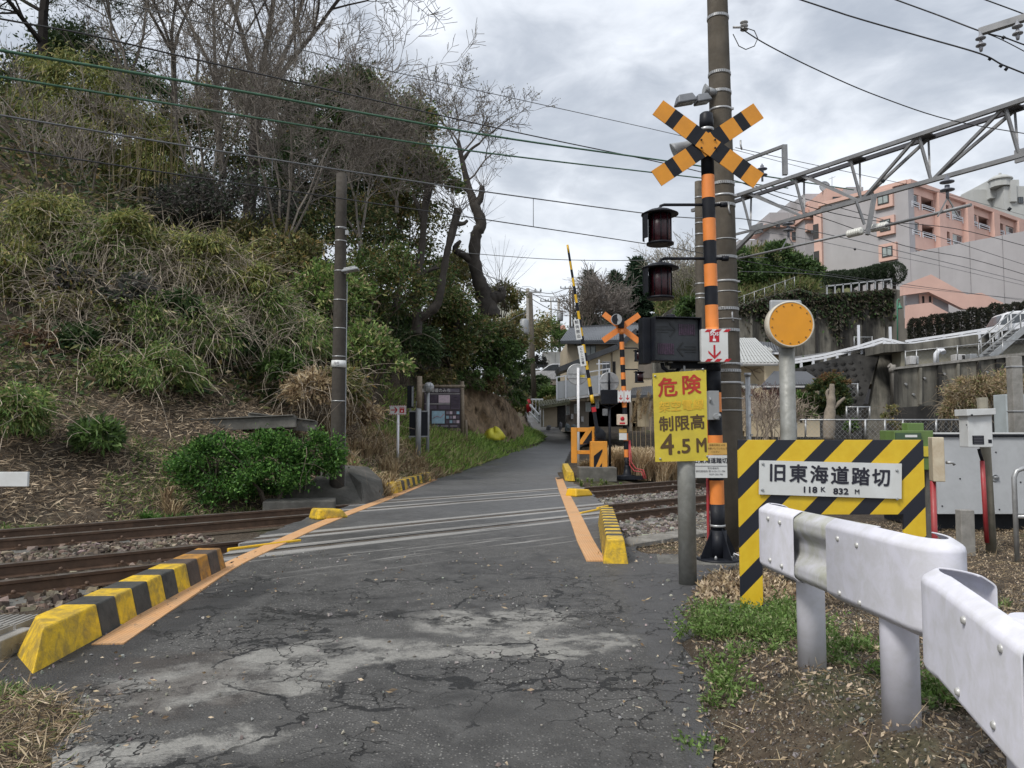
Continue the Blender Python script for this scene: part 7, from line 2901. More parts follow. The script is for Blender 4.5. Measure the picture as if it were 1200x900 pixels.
 for (x0, y0, x1, y1, Y, m_) in ((866, 281, 906, 320, 96, LAV), (902, 249, 944, 320, 93, LAV), (926, 236, 946, 262, 92.5, LAV), (942, 227, 970, 320, 90, LAV), (942, 243.5, 963, 256, 89.4, PINK),
         (896, 262.5, 946, 266, 92.6, PINK), (946, 236, 966, 239, 89.5, PINK), (946, 262, 962, 270, 89.3, PINK), (969, 220, 994, 236, 84, PINK), (992, 219, 1012, 233, 83, LAV)):
  bxp(r4, 'block', x0, y0, x1, y1, Y, 6, m_)
 for (x0, y0, x1, y1, Y) in ((928, 272, 934, 281, 92.9), (909, 262, 914, 266.5, 92.4), (917, 259, 922, 264.5, 92.4), (930, 256, 936, 261, 92.3), (950, 270, 958, 273, 89.2), (976, 231, 986, 236, 83.8), (948, 246, 957, 254, 89.2)):
  window(r4, x0, y0, x1, y1, Y, FRAMED, GLASS, 1)
 bxp(r4, 'window_surround', 926, 270, 937.5, 283.5, 92.95, .1, PINK)
 mb = MB()
 mb.lathe([(.5, .0), (.62, -.12), (.2, .25)], P(966, 219, 85), 16, axis='Y')
 mb.bar(P(975, 220, 85), P(975, 207, 85), .05, .05)
 mb.bar(P(971, 210, 85), P(979, 207, 85), .04, .04)
 mb.build('roof_antenna', GALV, r4)
 r5 = thing('shed', P(955, 335, 66), 'small white roofed outbuilding left of the trimmed bushes', 'shed')
 bxp(r5, 'wall', 948.5, 323, 963, 338, 66, 3, mat('outbuilding_white', (.50, .53, .56), .7))
 bxp(r5, 'roof', 947, 321, 964, 323.5, 65.7, 3.6, FRAMEW)
 # distant pale building with rooftop tank at the far right
 r6 = thing('distant_building', P(1190, 250, 120), 'distant pale concrete building with a domed rooftop tank at the right edge', 'building')
 PB2 = mat('distant_concrete', (.46, .47, .46), .85, 0, .06, .4, (.36, .37, .35), .4, .3)
 for (x0, y0, x1, y1, Y) in ((1140, 222, 1178, 250, 122), (1160, 210.5, 1195, 232, 121), (1176, 218, 1260, 260, 119), (1184, 211, 1192, 236, 118.6)):
  bxp(r6, 'block', x0, y0, x1, y1, Y, 8, PB2)
 mb = MB()
 mb.lathe([(1.5, -1.6), (1.5, -.55), (1.75, -.5), (1.75, -.3), (1.1, .15), (1.0, .2), (.25, .3), (.2, .7)], P(1172, 208, 120), 12, smooth=False)
 mb.build('rooftop_tank', PB2, r6)
 for x0 in (1193, 1202):
  window(r6, x0, 231, x0 + 6, 238, 118.9, FRAMED, GLASS, 1)
 window(r6, 1176, 212, 1182, 219, 120.9, FRAMEW, CURT, 0)
apartment()
# ------------------------------------------------------------------ vegetation
def hit(px, py, Y0=9.0, Y1=90.0):
 """first point where the sight line through a photo point meets the terrain"""
 Y = np.arange(Y0, Y1, .05)
 q = P(px, py, 1.0) - Vector((0, 0, EYE))
 X = q.x * Y
 Z = EYE + q.z * Y
 h = H(X, Y)
 w = np.nonzero(h >= Z)[0]
 if len(w) == 0:
  return None
 i = w[0]
 return Vector((X[i], Y[i], h[i]))
def unit(v):
 return v / (np.linalg.norm(v, axis=-1, keepdims=True) + 1e-9)
def leaves(pts, dirs, l, w, cols, fold=.35, jit=.5):
 """diamond leaves at pts pointing along dirs -> verts, faces, tints"""
 n = len(pts)
 d = unit(dirs)
 r = unit(np.cross(d, rng.normal(0, 1, (n, 3))))
 nn = np.cross(d, r)
 L = l * rng.uniform(1 - jit, 1 + jit, (n, 1))
 W = w * rng.uniform(1 - jit, 1 + jit, (n, 1))
 V = np.stack([pts, pts + d * L * .45 + r * W * .5 + nn * W * fold * .5, pts + d * L, pts + d * L * .45 - r * W * .5 + nn * W * fold * .5], 1)
 F = np.arange(n * 4).reshape(n, 4)
 return V.reshape(-1, 3), F, np.repeat(cols, 4, 0)
def pick(pal, n, var=.2):
 a = np.array([p[:3] for p in pal], float)
 wt = np.array([p[3] if len(p) > 3 else 1 for p in pal], float)
 c = a[rng.choice(len(a), n, p=wt / wt.sum())]
 return c * rng.uniform(1.38 - var, 1.38 + var, (n, 1))
def seg_mesh(segs, sides=4, tint=(.1, .09, .08), tvar=.15):
 s = np.array(segs, float)
 p0, p1, r0, r1 = s[:, 0:3], s[:, 3:6], s[:, 6:7], s[:, 7:8]
 d = unit(p1 - p0)
 a = np.cross(d, np.array([0, 0, 1.0]) + rng.normal(0, .01, d.shape))
 a = unit(a)
 b = np.cross(d, a)
 ang = np.arange(sides) * 2 * pi / sides
 ring = a[:, None] * np.cos(ang)[None, :, None] + b[:, None] * np.sin(ang)[None, :, None]
 V = np.concatenate([p0[:, None] + ring * r0[:, None], p1[:, None] + ring * r1[:, None]], 1)
 n = len(s)
 f = np.array([(j, (j + 1) % sides, sides + (j + 1) % sides, sides + j) for j in range(sides)])
 F = (f[None] + (np.arange(n) * 2 * sides)[:, None, None]).reshape(-1, 4)
 T = np.array(tint)[None] * rng.uniform(1 - tvar, 1 + tvar, (n, 1))
 return V.reshape(-1, 3), F, np.repeat(T, 2 * sides, 0)
def join(parts):
 V, F, T = [], [], []
 o = 0
 for v, f, t in parts:
  V.append(v)
  F.append(f + o)
  T.append(t)
  o += len(v)
 return np.concatenate(V), np.concatenate(F), np.concatenate(T)
def put(name, parts, m, parent=None, off=None, label=None):
 V, F, T = join(parts)
 return fast_mesh(name, V, F, m, T, parent, smooth=False, off=off)
def clumps(c, R, k, flat=.8, low=-.35):
 """sub-clump centres over an ellipsoid shell with an uneven outline"""
 d = unit(rng.normal(0, 1, (k * 3, 3)))
 d = d[d[:, 2] > low][:k]
 rad = rng.uniform(.55, 1.05, (len(d), 1)) ** .8
 off = d * rad * np.array([R, R * .85, R * flat])
 return np.array(c) + off, d
def crown(c, R, n, pal, l=.12, w=.05, k=26, flat=.8, low=-.35, droop=.2, cr=.30, out=.7):
 cc, dd = clumps(c, R, k, flat, low)
 i = rng.integers(0, len(cc), n)
 sc_ = rng.uniform(.6, 1.35, len(cc))[i][:, None]
 pts = cc[i] + rng.normal(0, cr * R * .55, (n, 3)) * sc_ * np.array([1, 1, .75])
 dirs = dd[i] * out + rng.normal(0, .6, (n, 3)) + np.array([0, 0, -droop])
 cols = pick(pal, n) * rng.uniform(.8, 1.25, len(cc))[i][:, None]
 return leaves(pts, dirs, l, w, cols)
def twigs(c, R, n, tint, r=.008, l=.5, flat=.8, seg=4, droop=.5, up=0.0):
 """tangled stems arching over an ellipsoid"""
 segs = []
 d = unit(rng.normal(0, 1, (n * 2, 3)))
 d = d[d[:, 2] > -.3][:n]
 for q in d:
  p = np.array(c) + q * np.array([R, R * .9, R * flat]) * rng.uniform(.45, .95)
  v = unit(rng.normal(0, 1, 3) + q * .4 + np.array([0, 0, up]))
  rr = r * rng.uniform(.5, 1.5)
  s = l * rng.uniform(.6, 1.5) / seg
  for j in range(seg):
   p2 = p + v * s
   segs.append((*p, *p2, rr * (1 - j / seg * .6), rr * (1 - (j + 1) / seg * .6)))
   p = p2
   v = unit(v + rng.normal(0, .25, 3) + np.array([0, 0, -droop * .35]))
 return seg_mesh(segs, 3, tint, .3)
def grow(segs, p, d, L, r, lvl, spread=.65, up=.12, kids=5, seg=5, wob_=.16, rmin=.006, shrink=.62, tips=None):
 p = np.array(p, float)
 d = unit(np.array(d, float))
 for j in range(seg):
  p2 = p + d * L / seg
  r2 = max(rmin, r * (1 - .55 / seg))
  segs.append((*p, *p2, r, r2))
  if lvl > 0 and j >= 1:
   for _ in range(max(1, int(round(kids / (seg - 1) + rng.uniform(-.4, .5))))):
    side = unit(np.cross(d, rng.normal(0, 1, 3)))
    nd = unit(d * (1 - spread * .5) + side * spread + np.array([0, 0, up]))
    grow(segs, p2, nd, L * shrink * rng.uniform(.65, 1.15), r2 * rng.uniform(.4, .62), lvl - 1, spread, up, kids, max(3, seg - 1), wob_ * 1.1, rmin, shrink, tips)
  p, r = p2, r2
  d = unit(d + rng.normal(0, wob_, 3) + np.array([0, 0, up * .3]))
 if tips is not None:
  tips.append(p)
def bare_tree(base, hgt, r, lvl, label, tint, lean=(0, 0), spread=.62, kids=5, shrink=.6, name='bare_tree', group=None, split=None, limbs=3, trunk=.4, rmin=.008, leaf=None, up=.15):
 root = thing(name, base, label, 'tree', group)
 b = np.array(base, float) - (0, 0, .3)
 d = unit(np.array([lean[0], lean[1], 1.0]))
 segs, tr = [], []
 p = b.copy()
 rr = r
 k = 6
 for j in range(k):
  p2 = p + d * hgt * trunk / k
  tr.append((*p, *p2, rr, rr * .94))
  p, rr = p2, rr * .94
  d = unit(d + rng.normal(0, .06, 3))
 tips = []
 for i in range(limbs):
  a = 2 * pi * (i + rng.uniform(-.2, .2)) / limbs
  nd = unit(d + np.array([cos(a), sin(a), 0]) * spread * .7)
  grow(segs, p, nd, hgt * (1 - trunk) * rng.uniform(.75, 1.0), rr * .7, lvl, spread, up, kids, 5, .10, rmin, shrink, tips)
 V, F, T = seg_mesh(tr, 10, tint)
 fast_mesh('trunk', V, F, TWIG, T, root, smooth=True)
 put('branches', [seg_mesh(segs, 4, tint, .25)], TWIG, root)
 if leaf:
  pts = np.array(tips)
  n = leaf[0]
  pp = pts[rng.integers(0, len(pts), n)] + rng.normal(0, leaf[3], (n, 3))
  put('crown', [leaves(pp, rng.normal(0, 1, (n, 3)) + (0, 0, -.3), leaf[1], leaf[1] * .45, pick(leaf[2], n))], LEAF, root)
 return root
G_DARK = [(0.024, 0.046, 0.018, 3), (0.039, 0.068, 0.024, 3), (0.055, 0.088, 0.033, 2), (0.083, 0.11, 0.044, 1)]
G_MID = [(0.047, 0.089, 0.023, 3), (0.074, 0.126, 0.034, 3), (0.105, 0.158, 0.047, 2), (0.032, 0.053, 0.019, 2)]
G_LUSH = [(.13, .24, .06, 1), (0.032, 0.089, 0.016, 3), (0.058, 0.137, 0.023, 3), (0.095, 0.189, 0.042, 1.5), (0.021, 0.053, 0.013, 3)]
G_BAMB = [(0.182, 0.195, 0.058, 3), (0.247, 0.24, 0.078, 2), (0.117, 0.143, 0.046, 3), (0.312, 0.26, 0.117, 1), (0.065, 0.085, 0.026, 2)]
G_SASA = [(.30, .25, .15, 1.2), (0.088, 0.15, 0.037, 3), (0.138, 0.2, 0.056, 3), (0.237, 0.25, 0.094, 1.5), (0.05, 0.075, 0.025, 2)]
G_OLIVE = [(.21, .17, .10, 1.5), (0.115, 0.121, 0.041, 3), (0.162, 0.162, 0.061, 2), (0.068, 0.081, 0.03, 3), (0.23, 0.162, 0.061, 1)]
G_PURPLE = [(0.044, 0.045, 0.04, 3), (0.069, 0.062, 0.06, 3), (0.094, 0.094, 0.081, 1), (0.037, 0.056, 0.031, 2)]
BROWNS = [(0.138, 0.086, 0.052, 3), (0.196, 0.127, 0.081, 2), (0.092, 0.057, 0.04, 2)]
STRAWS = [(.30, .235, .14, 3), (.38, .31, .20, 2), (.22, .16, .095, 3), (.13, .09, .055, 2)]
LITTER = [(.235, .18, .125, 3), (.33, .26, .18, 3), (.44, .36, .26, 3), (.12, .092, .065, 2), (.055, .045, .036, 2)]
def bush(px, py, rpx, label, pal, n=6000, l=.13, w=.055, Y=None, flat=.8, vine=0, vt=(.20, .165, .13), name='shrub', group=None, k=26, droop=.2, low=-.4, cr=.3, sink=.35, stem=True, cat='bush', vl=.9, out=.7):
 """bush whose middle sits at a photo point, resting on the slope there"""
 if Y is None:
  h = hit(px, py + rpx * sink)
  if h is None:
   h = P(px, py, 34)
  Y = h.y
 c = P(px, py, Y)
 R = rpx * Y / 900
 base = Vector((c.x, c.y, c.z - R * flat))
 root = thing(name, base, label, cat, group)
 put('crown' if name.endswith('tree') else 'foliage', [crown(tuple(c), R, n, pal, l, w, k, flat, low, droop, cr, out)], LEAF, root)
 if vine:
  put('vines', [twigs(tuple(c), R * 1.05, vine, vt, .0065, vl, flat, 5, .8)], TWIG, root)
 if stem:
  segs = []
  for i in range(5):
   a = rng.uniform(0, 2 * pi)
   grow(segs, (c.x + cos(a) * R * .15, c.y + sin(a) * R * .15, c.z - R * flat * 1.05), (cos(a) * .4, sin(a) * .4, 1), R * 1.3, .03, 1, .5, .1, 4, 4)
  put('stems', [seg_mesh(segs, 4, (.09, .075, .06))], TWIG, root)
 return root
# -------- the wooded slope, back to front
bare_tree(P(292, 250, 34), 12.5, .30, 4, 'tall bare tree with spreading crown rising above the slope at upper left', (.075, .065, .06), lean=(.02, 0), kids=5, limbs=4, trunk=.42, shrink=.58, rmin=.011, spread=.68)
bare_tree(P(262, 200, 31), 10, .16, 4, 'thin pale-barked bare tree left of the tall spreading one', (.12, .105, .09), lean=(-.1, 0), kids=5, limbs=3, rmin=.009)
bare_tree(P(150, 190, 30), 9, .15, 4, 'bare grey tree among the bamboo at the upper left', (.13, .115, .10), lean=(-.1, 0), kids=5, limbs=3, rmin=.009)
bare_tree(P(205, 160, 33), 9.5, .15, 3, 'slender bare tree right of the dark pine crown', (.10, .09, .08), kids=6, limbs=4, rmin=.010)
bare_tree(P(350, 240, 30), 5.2, .14, 4, 'bare multi-stemmed tree in front of the dark evergreen', (.21, .19, .17), lean=(.05, 0), kids=5, limbs=4, trunk=.2, rmin=.008)
bare_tree(P(245, 275, 25), 6.0, .11, 4, 'pale bare shrub tree fanning out above the dark purple-leaved bush', (.19, .17, .145), kids=5, limbs=5, trunk=.12, rmin=.007, spread=.5)
bare_tree(P(330, 310, 23), 5.2, .09, 4, 'grey bare shrub with long drooping twigs left of the utility pole', (.17, .15, .13), lean=(.1, 0), kids=5, limbs=5, trunk=.12, rmin=.007, up=.05)
bare_tree(P(425, 290, 25), 4.2, .10, 4, 'bare twiggy tree right of the utility pole top', (.21, .19, .17), lean=(-.15, 0), kids=5, limbs=4, trunk=.15, rmin=.007, up=.05)
bare_tree(P(465, 240, 27), 3.0, .08, 4, 'bare twiggy tree between the evergreen and the cut trunks', (.21, .19, .17), lean=(0, 0), kids=5, limbs=4, trunk=.15, rmin=.007, up=.1)
bare_tree(P(90, 330, 22), 5.0, .08, 3, 'pale leafless shrub standing in the yellow bamboo', (.24, .21, .18), lean=(-.1, 0), kids=6, limbs=4, trunk=.15, rmin=.008)
# pine at the upper left
rt = thing('pine_tree', P(60, 150, 30), 'dark pine with layered branches at the very top left corner', 'tree')
segs = []
b = np.array(P(50, 170, 30))
tips = []
grow(segs, b, (-.02, 0, 1), 11, .24, 2, .9, -.02, 9, 8, .06, .02, .42, tips)
put('branches', [seg_mesh(segs, 5, (.035, .03, .028))], TWIG, rt)
tp = np.array(tips)
tp = tp[tp[:, 2] > b[2] + 2]
pp = tp[rng.integers(0, len(tp), 12000)] + rng.normal(0, .38, (12000, 3)) * (1, 1, .45)
pp2 = pp[:, 2] > b[2] + 2
put('crown', [leaves(pp, rng.normal(0, 1, (12000, 3)) + (0, 0, .3), .22, .035, pick(G_DARK, 12000))], LEAF, rt)
bush(95, 90, 62, 'dark evergreen tree crown behind the bamboo near the top left corner', G_DARK, 9000, .2, .08, Y=33, flat=.75, name='evergreen_tree', cat='tree')
bush(10, 110, 60, 'dark evergreen crown cut by the left edge near the top', G_DARK, 6000, .2, .08, Y=32, flat=.8, name='evergreen_tree', cat='tree')
for (px, py, r, n, lab) in ((40, 200, 78, 10000, 'tall yellow green bamboo clump at the left edge'), (120, 170, 74, 10000, 'tall yellow green bamboo clump right of the leftmost one'),
       (185, 215, 50, 5500, 'narrow bamboo clump beside the pale bare trees'), (75, 120, 52, 5000, 'upper bamboo tops below the dark evergreen')):
 bush(px, py, r, lab, G_BAMB, n, .24, .045, Y=27, flat=1.15, name='bamboo_clump', group='bamboo on the slope', cat='bamboo', droop=1.2, k=40, cr=.28)
rt = thing('bamboo_clump', P(120, 250, 26.5), 'straight pale bamboo stems showing among the leaves', 'bamboo')
segs = []
for i in range(90):
 px = rng.uniform(0, 210)
 q = P(px, rng.uniform(235, 275), rng.uniform(25, 27))
 d = unit(np.array([rng.normal(0, .06), 0, 1]))
 L_ = rng.uniform(1.5, 4.5)
 segs.append((*q, *(np.array(q) + d * L_), .022, .014))
o_ = put('stem', [seg_mesh(segs, 4, (.20, .17, .10), .35)], TWIG, rt)
o_['kind'] = 'stuff'
for (px, py, r, n, pal, lab, Y) in (
  (235, 175, 58, 8000, G_OLIVE + G_DARK, 'olive backdrop tree behind the pale bare trunks', 38), (170, 130, 50, 6500, G_DARK + G_MID, 'dark green backdrop tree behind the bamboo tops', 38), (300, 215, 52, 7000, G_DARK + G_OLIVE, 'dark backdrop tree right of the tall bare trunk', 38), (265, 115, 40, 3800, G_OLIVE, 'thin olive treetop behind the tall bare tree', 40),
  (425, 245, 48, 7000, G_DARK + G_MID, 'green tree mass filling in below the large dark crown', 33), (365, 255, 46, 6000, G_OLIVE + G_DARK, 'olive tree mass left of the utility pole top', 31), (320, 150, 46, 4500, G_OLIVE + G_MID, 'sparse olive treetop left of the large evergreen crown', 37),
  (285, 250, 62, 7500, G_PURPLE, 'dark purplish evergreen shrub in the middle of the slope', 24), (225, 255, 44, 4500, G_PURPLE, 'smaller dark purplish shrub left of the bigger one', 24.5),
  (430, 172, 84, 21000, G_MID + G_OLIVE + G_DARK, 'large dark green evergreen tree behind the utility pole', 31), (385, 150, 62, 14000, G_MID + G_DARK, 'dark evergreen crown left of the largest one', 32), (360, 205, 60, 6500, G_DARK, 'dark evergreen shrub behind the bare grey branches', 29), (480, 225, 56, 13000, G_MID + G_OLIVE, 'dark evergreen crown behind the cut trunks', 30),
  (465, 275, 58, 7000, G_OLIVE, 'mid green shrub mass left of the cut trunks', 29.5), (400, 290, 66, 8500, G_DARK + G_OLIVE, 'dark shrub mass behind the upper half of the utility pole', 26), (440, 350, 60, 8500, G_MID + G_OLIVE, 'green shrub mass right of the utility pole', 24),
  (380, 365, 55, 7500, G_SASA, 'broad green bamboo grass clump behind the utility pole', 22), (330, 330, 58, 6000, G_OLIVE, 'olive scrub left of the utility pole below the dark shrubs', 23),
  (495, 345, 52, 7500, G_MID + G_OLIVE, 'green shrub around the foot of the cut trunks', 29.5), (528, 335, 38, 6000, G_OLIVE, 'olive green shrub left of the knotted tree base', 37.5), (578, 398, 34, 5500, G_OLIVE, 'autumn tinted shrub hanging at the edge of the earth bank', 34), (535, 392, 44, 6500, G_MID + G_OLIVE, 'leafy green shrub over the information board', 32),
  (588, 350, 22, 2200, G_OLIVE, 'small olive shrub below the knotted tree base', 37), (560, 425, 44, 6500, G_MID, 'bright green shrub on top of the earth bank', 33.5), (592, 425, 26, 3500, G_MID, 'green shrub at the right corner of the earth bank', 35), (505, 410, 42, 5500, G_OLIVE, 'olive shrub behind the information board', 31.5),
  (470, 410, 40, 5200, G_DARK, 'dark hollow shrub left of the information board', 27), (430, 425, 42, 5200, G_SASA, 'leafy clump right of the pole above the dry grass', 21), (300, 300, 50, 5200, G_OLIVE, 'olive scrub under the purple shrub', 23.5)):
 bush(px, py, r, lab, pal, n, .15 if Y < 30 else .18, .06 if Y < 30 else .08, Y=Y, flat=.95, k=34, cr=.27, name='evergreen_tree' if 'tree' in lab.split(' behind')[0] else 'shrub', cat='tree' if 'tree' in lab.split(' behind')[0] else 'bush', vine=40, vt=(.12, .10, .085), vl=1.4)
# thicket with dead vines
for (px, py, r, n, pal, vine, lab, Y) in (
  (55, 285, 62, 7500, G_BAMB, 220, 'yellow green bamboo grass dome with dead vines at the left edge', 18.5), (125, 300, 52, 5500, G_SASA, 200, 'green bamboo grass dome draped in pale dead vines', 18.5),
  (200, 320, 52, 4500, G_BAMB, 340, 'dome of pale dead vines in the middle of the thicket', 19), (262, 330, 50, 4500, G_BAMB, 300, 'vine covered scrub dome right of the middle one', 19.5),
  (300, 375, 46, 5200, G_SASA, 260, 'green leafed dome with drooping dead stems near the utility pole', 19.5), (345, 400, 40, 4200, G_SASA, 90, 'low green scrub just left of the utility pole', 19.5),
  (30, 350, 52, 3500, G_OLIVE, 330, 'grey brown vine tangle at the left edge', 17.5), (100, 370, 52, 3500, G_OLIVE, 330, 'grey brown vine tangle above the rust brown bush', 17.5), (170, 385, 50, 4500, G_SASA, 260, 'vine tangle with green leaves below the middle dome', 17.8),
  (235, 395, 48, 4500, G_SASA, 240, 'tangle of thin stems above the green bamboo grass', 18.2), (48, 415, 34, 3800, BROWNS, 120, 'rust brown withered bush above the dry slope', 16.6), (120, 440, 38, 4800, G_SASA, 50, 'green bamboo grass left of the larger green patch', 16.6),
  (185, 440, 44, 6500, G_SASA, 50, 'larger green bamboo grass patch at the top of the dry slope', 16.8), (225, 455, 28, 2800, G_OLIVE, 90, 'dry stemmed scrub above the dark drain slab', 18.3), (365, 460, 30, 2800, STRAWS, 60, 'pale dry scrub behind the foot of the utility pole', 18.4),
  (15, 485, 40, 5200, G_SASA, 20, 'green bamboo grass at the left edge of the dry slope', 13.6), (112, 512, 24, 2400, G_MID, 10, 'small green bush in the middle of the dry slope', 14.2), (416, 486, 26, 2000, STRAWS, 20, 'pale dry grass heap left of the arrow sign', 20.5), (395, 455, 30, 3000, G_OLIVE, 60, 'olive scrub right behind the utility pole foot', 19)):
 bush(px, py, r, lab, pal, n, .14, .028 if pal in (G_BAMB, G_SASA) else .045, Y=Y, flat=.8, k=30, cr=.32, vine=int(vine * 1.5), vt=(.42, .36, .285), droop=.9 if pal in (G_BAMB, G_SASA) else .2, stem=False, vl=1.1)
for (px, py, r, n, pal, lab, Y) in ((515, 447, 17, 2600, G_OLIVE, 'brownish shrub hanging over the top of the earth bank behind the board', 30.8), (548, 450, 18, 3000, G_MID, 'green shrub hanging over the middle of the earth bank', 31.8), (575, 454, 16, 2600, BROWNS + G_OLIVE, 'brown tinged shrub hanging over the earth bank above the yellow sheet', 33), (600, 470, 15, 2400, G_MID, 'green shrub at the right end of the earth bank above the grass', 36.5)):
 bush(px, py, r, lab, pal, n, .15, .055, Y=Y, flat=.9, vine=50, vt=(.16, .12, .09), stem=False, droop=.8, k=18, vl=.9)
for (px, py, r, n, pal, lab, Y) in ((55, 252, 34, 4200, G_BAMB, 'bright yellow green bamboo top on the dome at the left edge', 18.2), (150, 272, 28, 3000, G_BAMB, 'bright bamboo tuft above the green vine draped dome', 18.3), (238, 292, 28, 2600, G_BAMB, 'bright bamboo tuft above the middle dead vine dome', 18.9), (298, 336, 28, 2800, G_BAMB, 'yellowish bamboo tuft at the right end of the thicket', 19.2), (18, 305, 26, 2600, G_BAMB, 'yellowish bamboo tuft low at the left edge', 17.2),
         (152, 348, 26, 2600, G_PURPLE, 'dark-leaved shrub added as the shade between two vine domes', 17.4), (212, 362, 22, 2200, G_DARK, 'dark-leaved shrub added as the shade of a gap in the middle of the thicket', 17.9), (82, 330, 20, 2000, G_PURPLE, 'dark-leaved shrub added as the shade of a gap near the left vine domes', 17.2), (280, 405, 24, 2400, G_DARK, 'dark-leaved shrub added as the shade of a gap left of the utility pole scrub', 18.9), (90, 398, 20, 1800, G_DARK, 'dark-leaved shrub added as the shade of a gap right of the rust brown bush', 16.6),  # added dark shrubs: shade of the thicket's gaps put into leaf colour
         (330, 432, 24, 2600, G_MID, 'green scrub above the tilted concrete slab', 18.9)):
 bush(px, py, r, lab, pal, n, .15, .032 if pal is G_BAMB else .06, Y=Y, flat=.8, vine=30, vt=(.30, .25, .2), stem=False, droop=.9 if pal is G_BAMB else .2, k=22, cr=.32)
# lush bush near the rails
for (px, py, r, n, lab) in ((255, 550, 47, 13000, 'dense bright green bush beside the far rail, left one'), (318, 546, 48, 13000, 'dense bright green bush beside the far rail, middle one'), (375, 530, 30, 6000, 'bright green bush touching the left utility pole')):
 bush(px, py, r, lab, G_LUSH, n, .06, .036, Y=14.6 if px < 350 else 14.9, flat=.86, k=44, cr=.26, droop=.0, stem=True, vine=10, low=-.9)
# cut trunks and knotted tree at the right end of the slope
BARK = mat('dark_bark', (.032, .027, .023), .9, 0, .3, 3, (.08, .07, .06), .6, 1.6, bump=1.0, bs=14)
def limb(root, pts, rs, Y, name='trunk', n=10):
 dense, rr = [], []
 q = [P(x, y, Y + dy) for x, y, dy in pts]
 k = len(q)
 for i in range(k - 1):
  p0, p1, p2, p3 = q[max(i - 1, 0)], q[i], q[i + 1], q[min(i + 2, k - 1)]
  for j in range(5):
   t = j / 5
   dense.append(.5 * ((2 * p1) + (p2 - p0) * t + (2 * p0 - 5 * p1 + 4 * p2 - p3) * t * t + (3 * p1 - p0 - 3 * p2 + p3) * t ** 3))
   rr.append((rs[i] * (1 - t) + rs[i + 1] * t) * random.uniform(.88, 1.14))
 dense.append(q[-1])
 rr.append(rs[-1])
 mb = MB()
 mb.tube(dense, rr, n)
 return mb.build(name, BARK, root)
def sprouts(root, px, py, Y, n, L_, tint, up=.6, seg=5, r=.012, spread=1.0, name='twigs'):
 c = np.array(P(px, py, Y))
 segs = []
 for i in range(n):
  a = rng.uniform(-1, 1) * spread
  v = unit(np.array([sin(a) * 1.1, rng.normal(0, .35), cos(a) + up * .3]))
  p = c + rng.normal(0, .12, 3)
  for j in range(seg):
   p2 = p + v * L_ * rng.uniform(.6, 1.2) / seg
   segs.append((*p, *p2, r * (1 - j / seg * .7), r * (1 - (j + 1) / seg * .7)))
   p = p2
   v = unit(v + rng.normal(0, .08, 3))
 return put(name, [seg_mesh(segs, 3, tint, .2)], TWIG, root)
Yk = 35
rt = thing('knotted_tree', P(575, 360, Yk), 'tall gnarled tree with knotted dark trunk and sparse round crown against the sky', 'tree')
limb(rt, ((573, 372, 0), (570, 352, 0), (560, 325, 0), (556, 300, 0), (558, 275, 0), (564, 262, 0), (556, 240, 0), (548, 215, 0), (542, 190, 0), (537, 165, 0)), (.62, .42, .33, .27, .25, .28, .22, .16, .12, .09), Yk, n=14)
limb(rt, ((571, 356, 0), (578, 350, 0), (588, 345, 0), (587, 337, 0)), (.42, .32, .24, .13), Yk, 'stub')
limb(rt, ((556, 308, 0), (545, 300, 0), (533, 292, 0), (540, 282, 0)), (.22, .17, .14, .06), Yk, 'stub')
limb(rt, ((556, 242, 0), (563, 232, 0), (565, 218, 0)), (.22, .17, .12), Yk, 'stub')
limb(rt, ((549, 224, 0), (538, 214, 0), (528, 206, 0)), (.13, .09, .06), Yk, 'limb')
limb(rt, ((541, 190, 0), (551, 176, 0), (562, 168, 0)), (.09, .07, .05), Yk, 'limb')
segs, tips = [], []
for (px, py, a) in ((537, 166, -.5), (537, 166, .1), (541, 180, .7), (562, 168, .5), (528, 206, -.6), (548, 212, .9), (540, 175, -.8)):
 grow(segs, P(px, py, Yk), (a, rng.normal(0, .3), .85), 2.2, .045, 3, .7, .12, 5, 5, .13, .009, .62, tips)
put('branches', [seg_mesh(segs, 4, (.10, .088, .078), .25)], TWIG, rt)
tp = np.array(tips)
pp = tp[rng.integers(0, len(tp), 1500)] + rng.normal(0, .06, (1500, 3))
put('crown', [leaves(pp, rng.normal(0, 1, (1500, 3)), .09, .04, pick([(.17, .14, .07), (.13, .12, .05)], 1500))], LEAF, rt)
sprouts(rt, 586, 343, Yk, 26, 2.6, (.20, .185, .17), spread=1.1)
sprouts(rt, 566, 220, Yk, 20, 1.9, (.15, .135, .12), spread=1.2)
sprouts(rt, 562, 262, Yk, 14, 1.6, (.15, .135, .12), spread=1.4)
rt = thing('cut_tree', P(497, 385, 26.5), 'pollarded dark trunk with two upright cut limbs left of the knotted tree', 'tree')
limb(rt, ((488, 392, 0), (489, 370, 0), (487, 340, 0), (493, 305, 0), (496, 270, 0), (498, 245, 0), (503, 218, 0)), (.22, .17, .15, .13, .12, .14, .17), 26.5)
limb(rt, ((488, 375, 0), (500, 368, 0), (513, 355, 0), (518, 330, 0), (523, 300, 0), (530, 272, 0), (537, 245, 0)), (.18, .16, .15, .135, .12, .13, .16), 26.5)
limb(rt, ((496, 258, 0), (490, 242, 0), (484, 228, 0)), (.10, .08, .05), 26.5, 'limb')
limb(rt, ((535, 262, 0), (543, 262, 0), (548, 258, 0)), (.10, .08, .04), 26.5, 'limb')
limb(rt, ((488, 330, 0), (500, 318, 0), (515, 314, 0)), (.09, .07, .04), 26.5, 'limb')
sprouts(rt, 503, 218, 26.5, 46, 1.7, (.12, .105, .09), spread=1.3)
sprouts(rt, 537, 247, 26.5, 40, 1.6, (.12, .105, .09), spread=1.3)
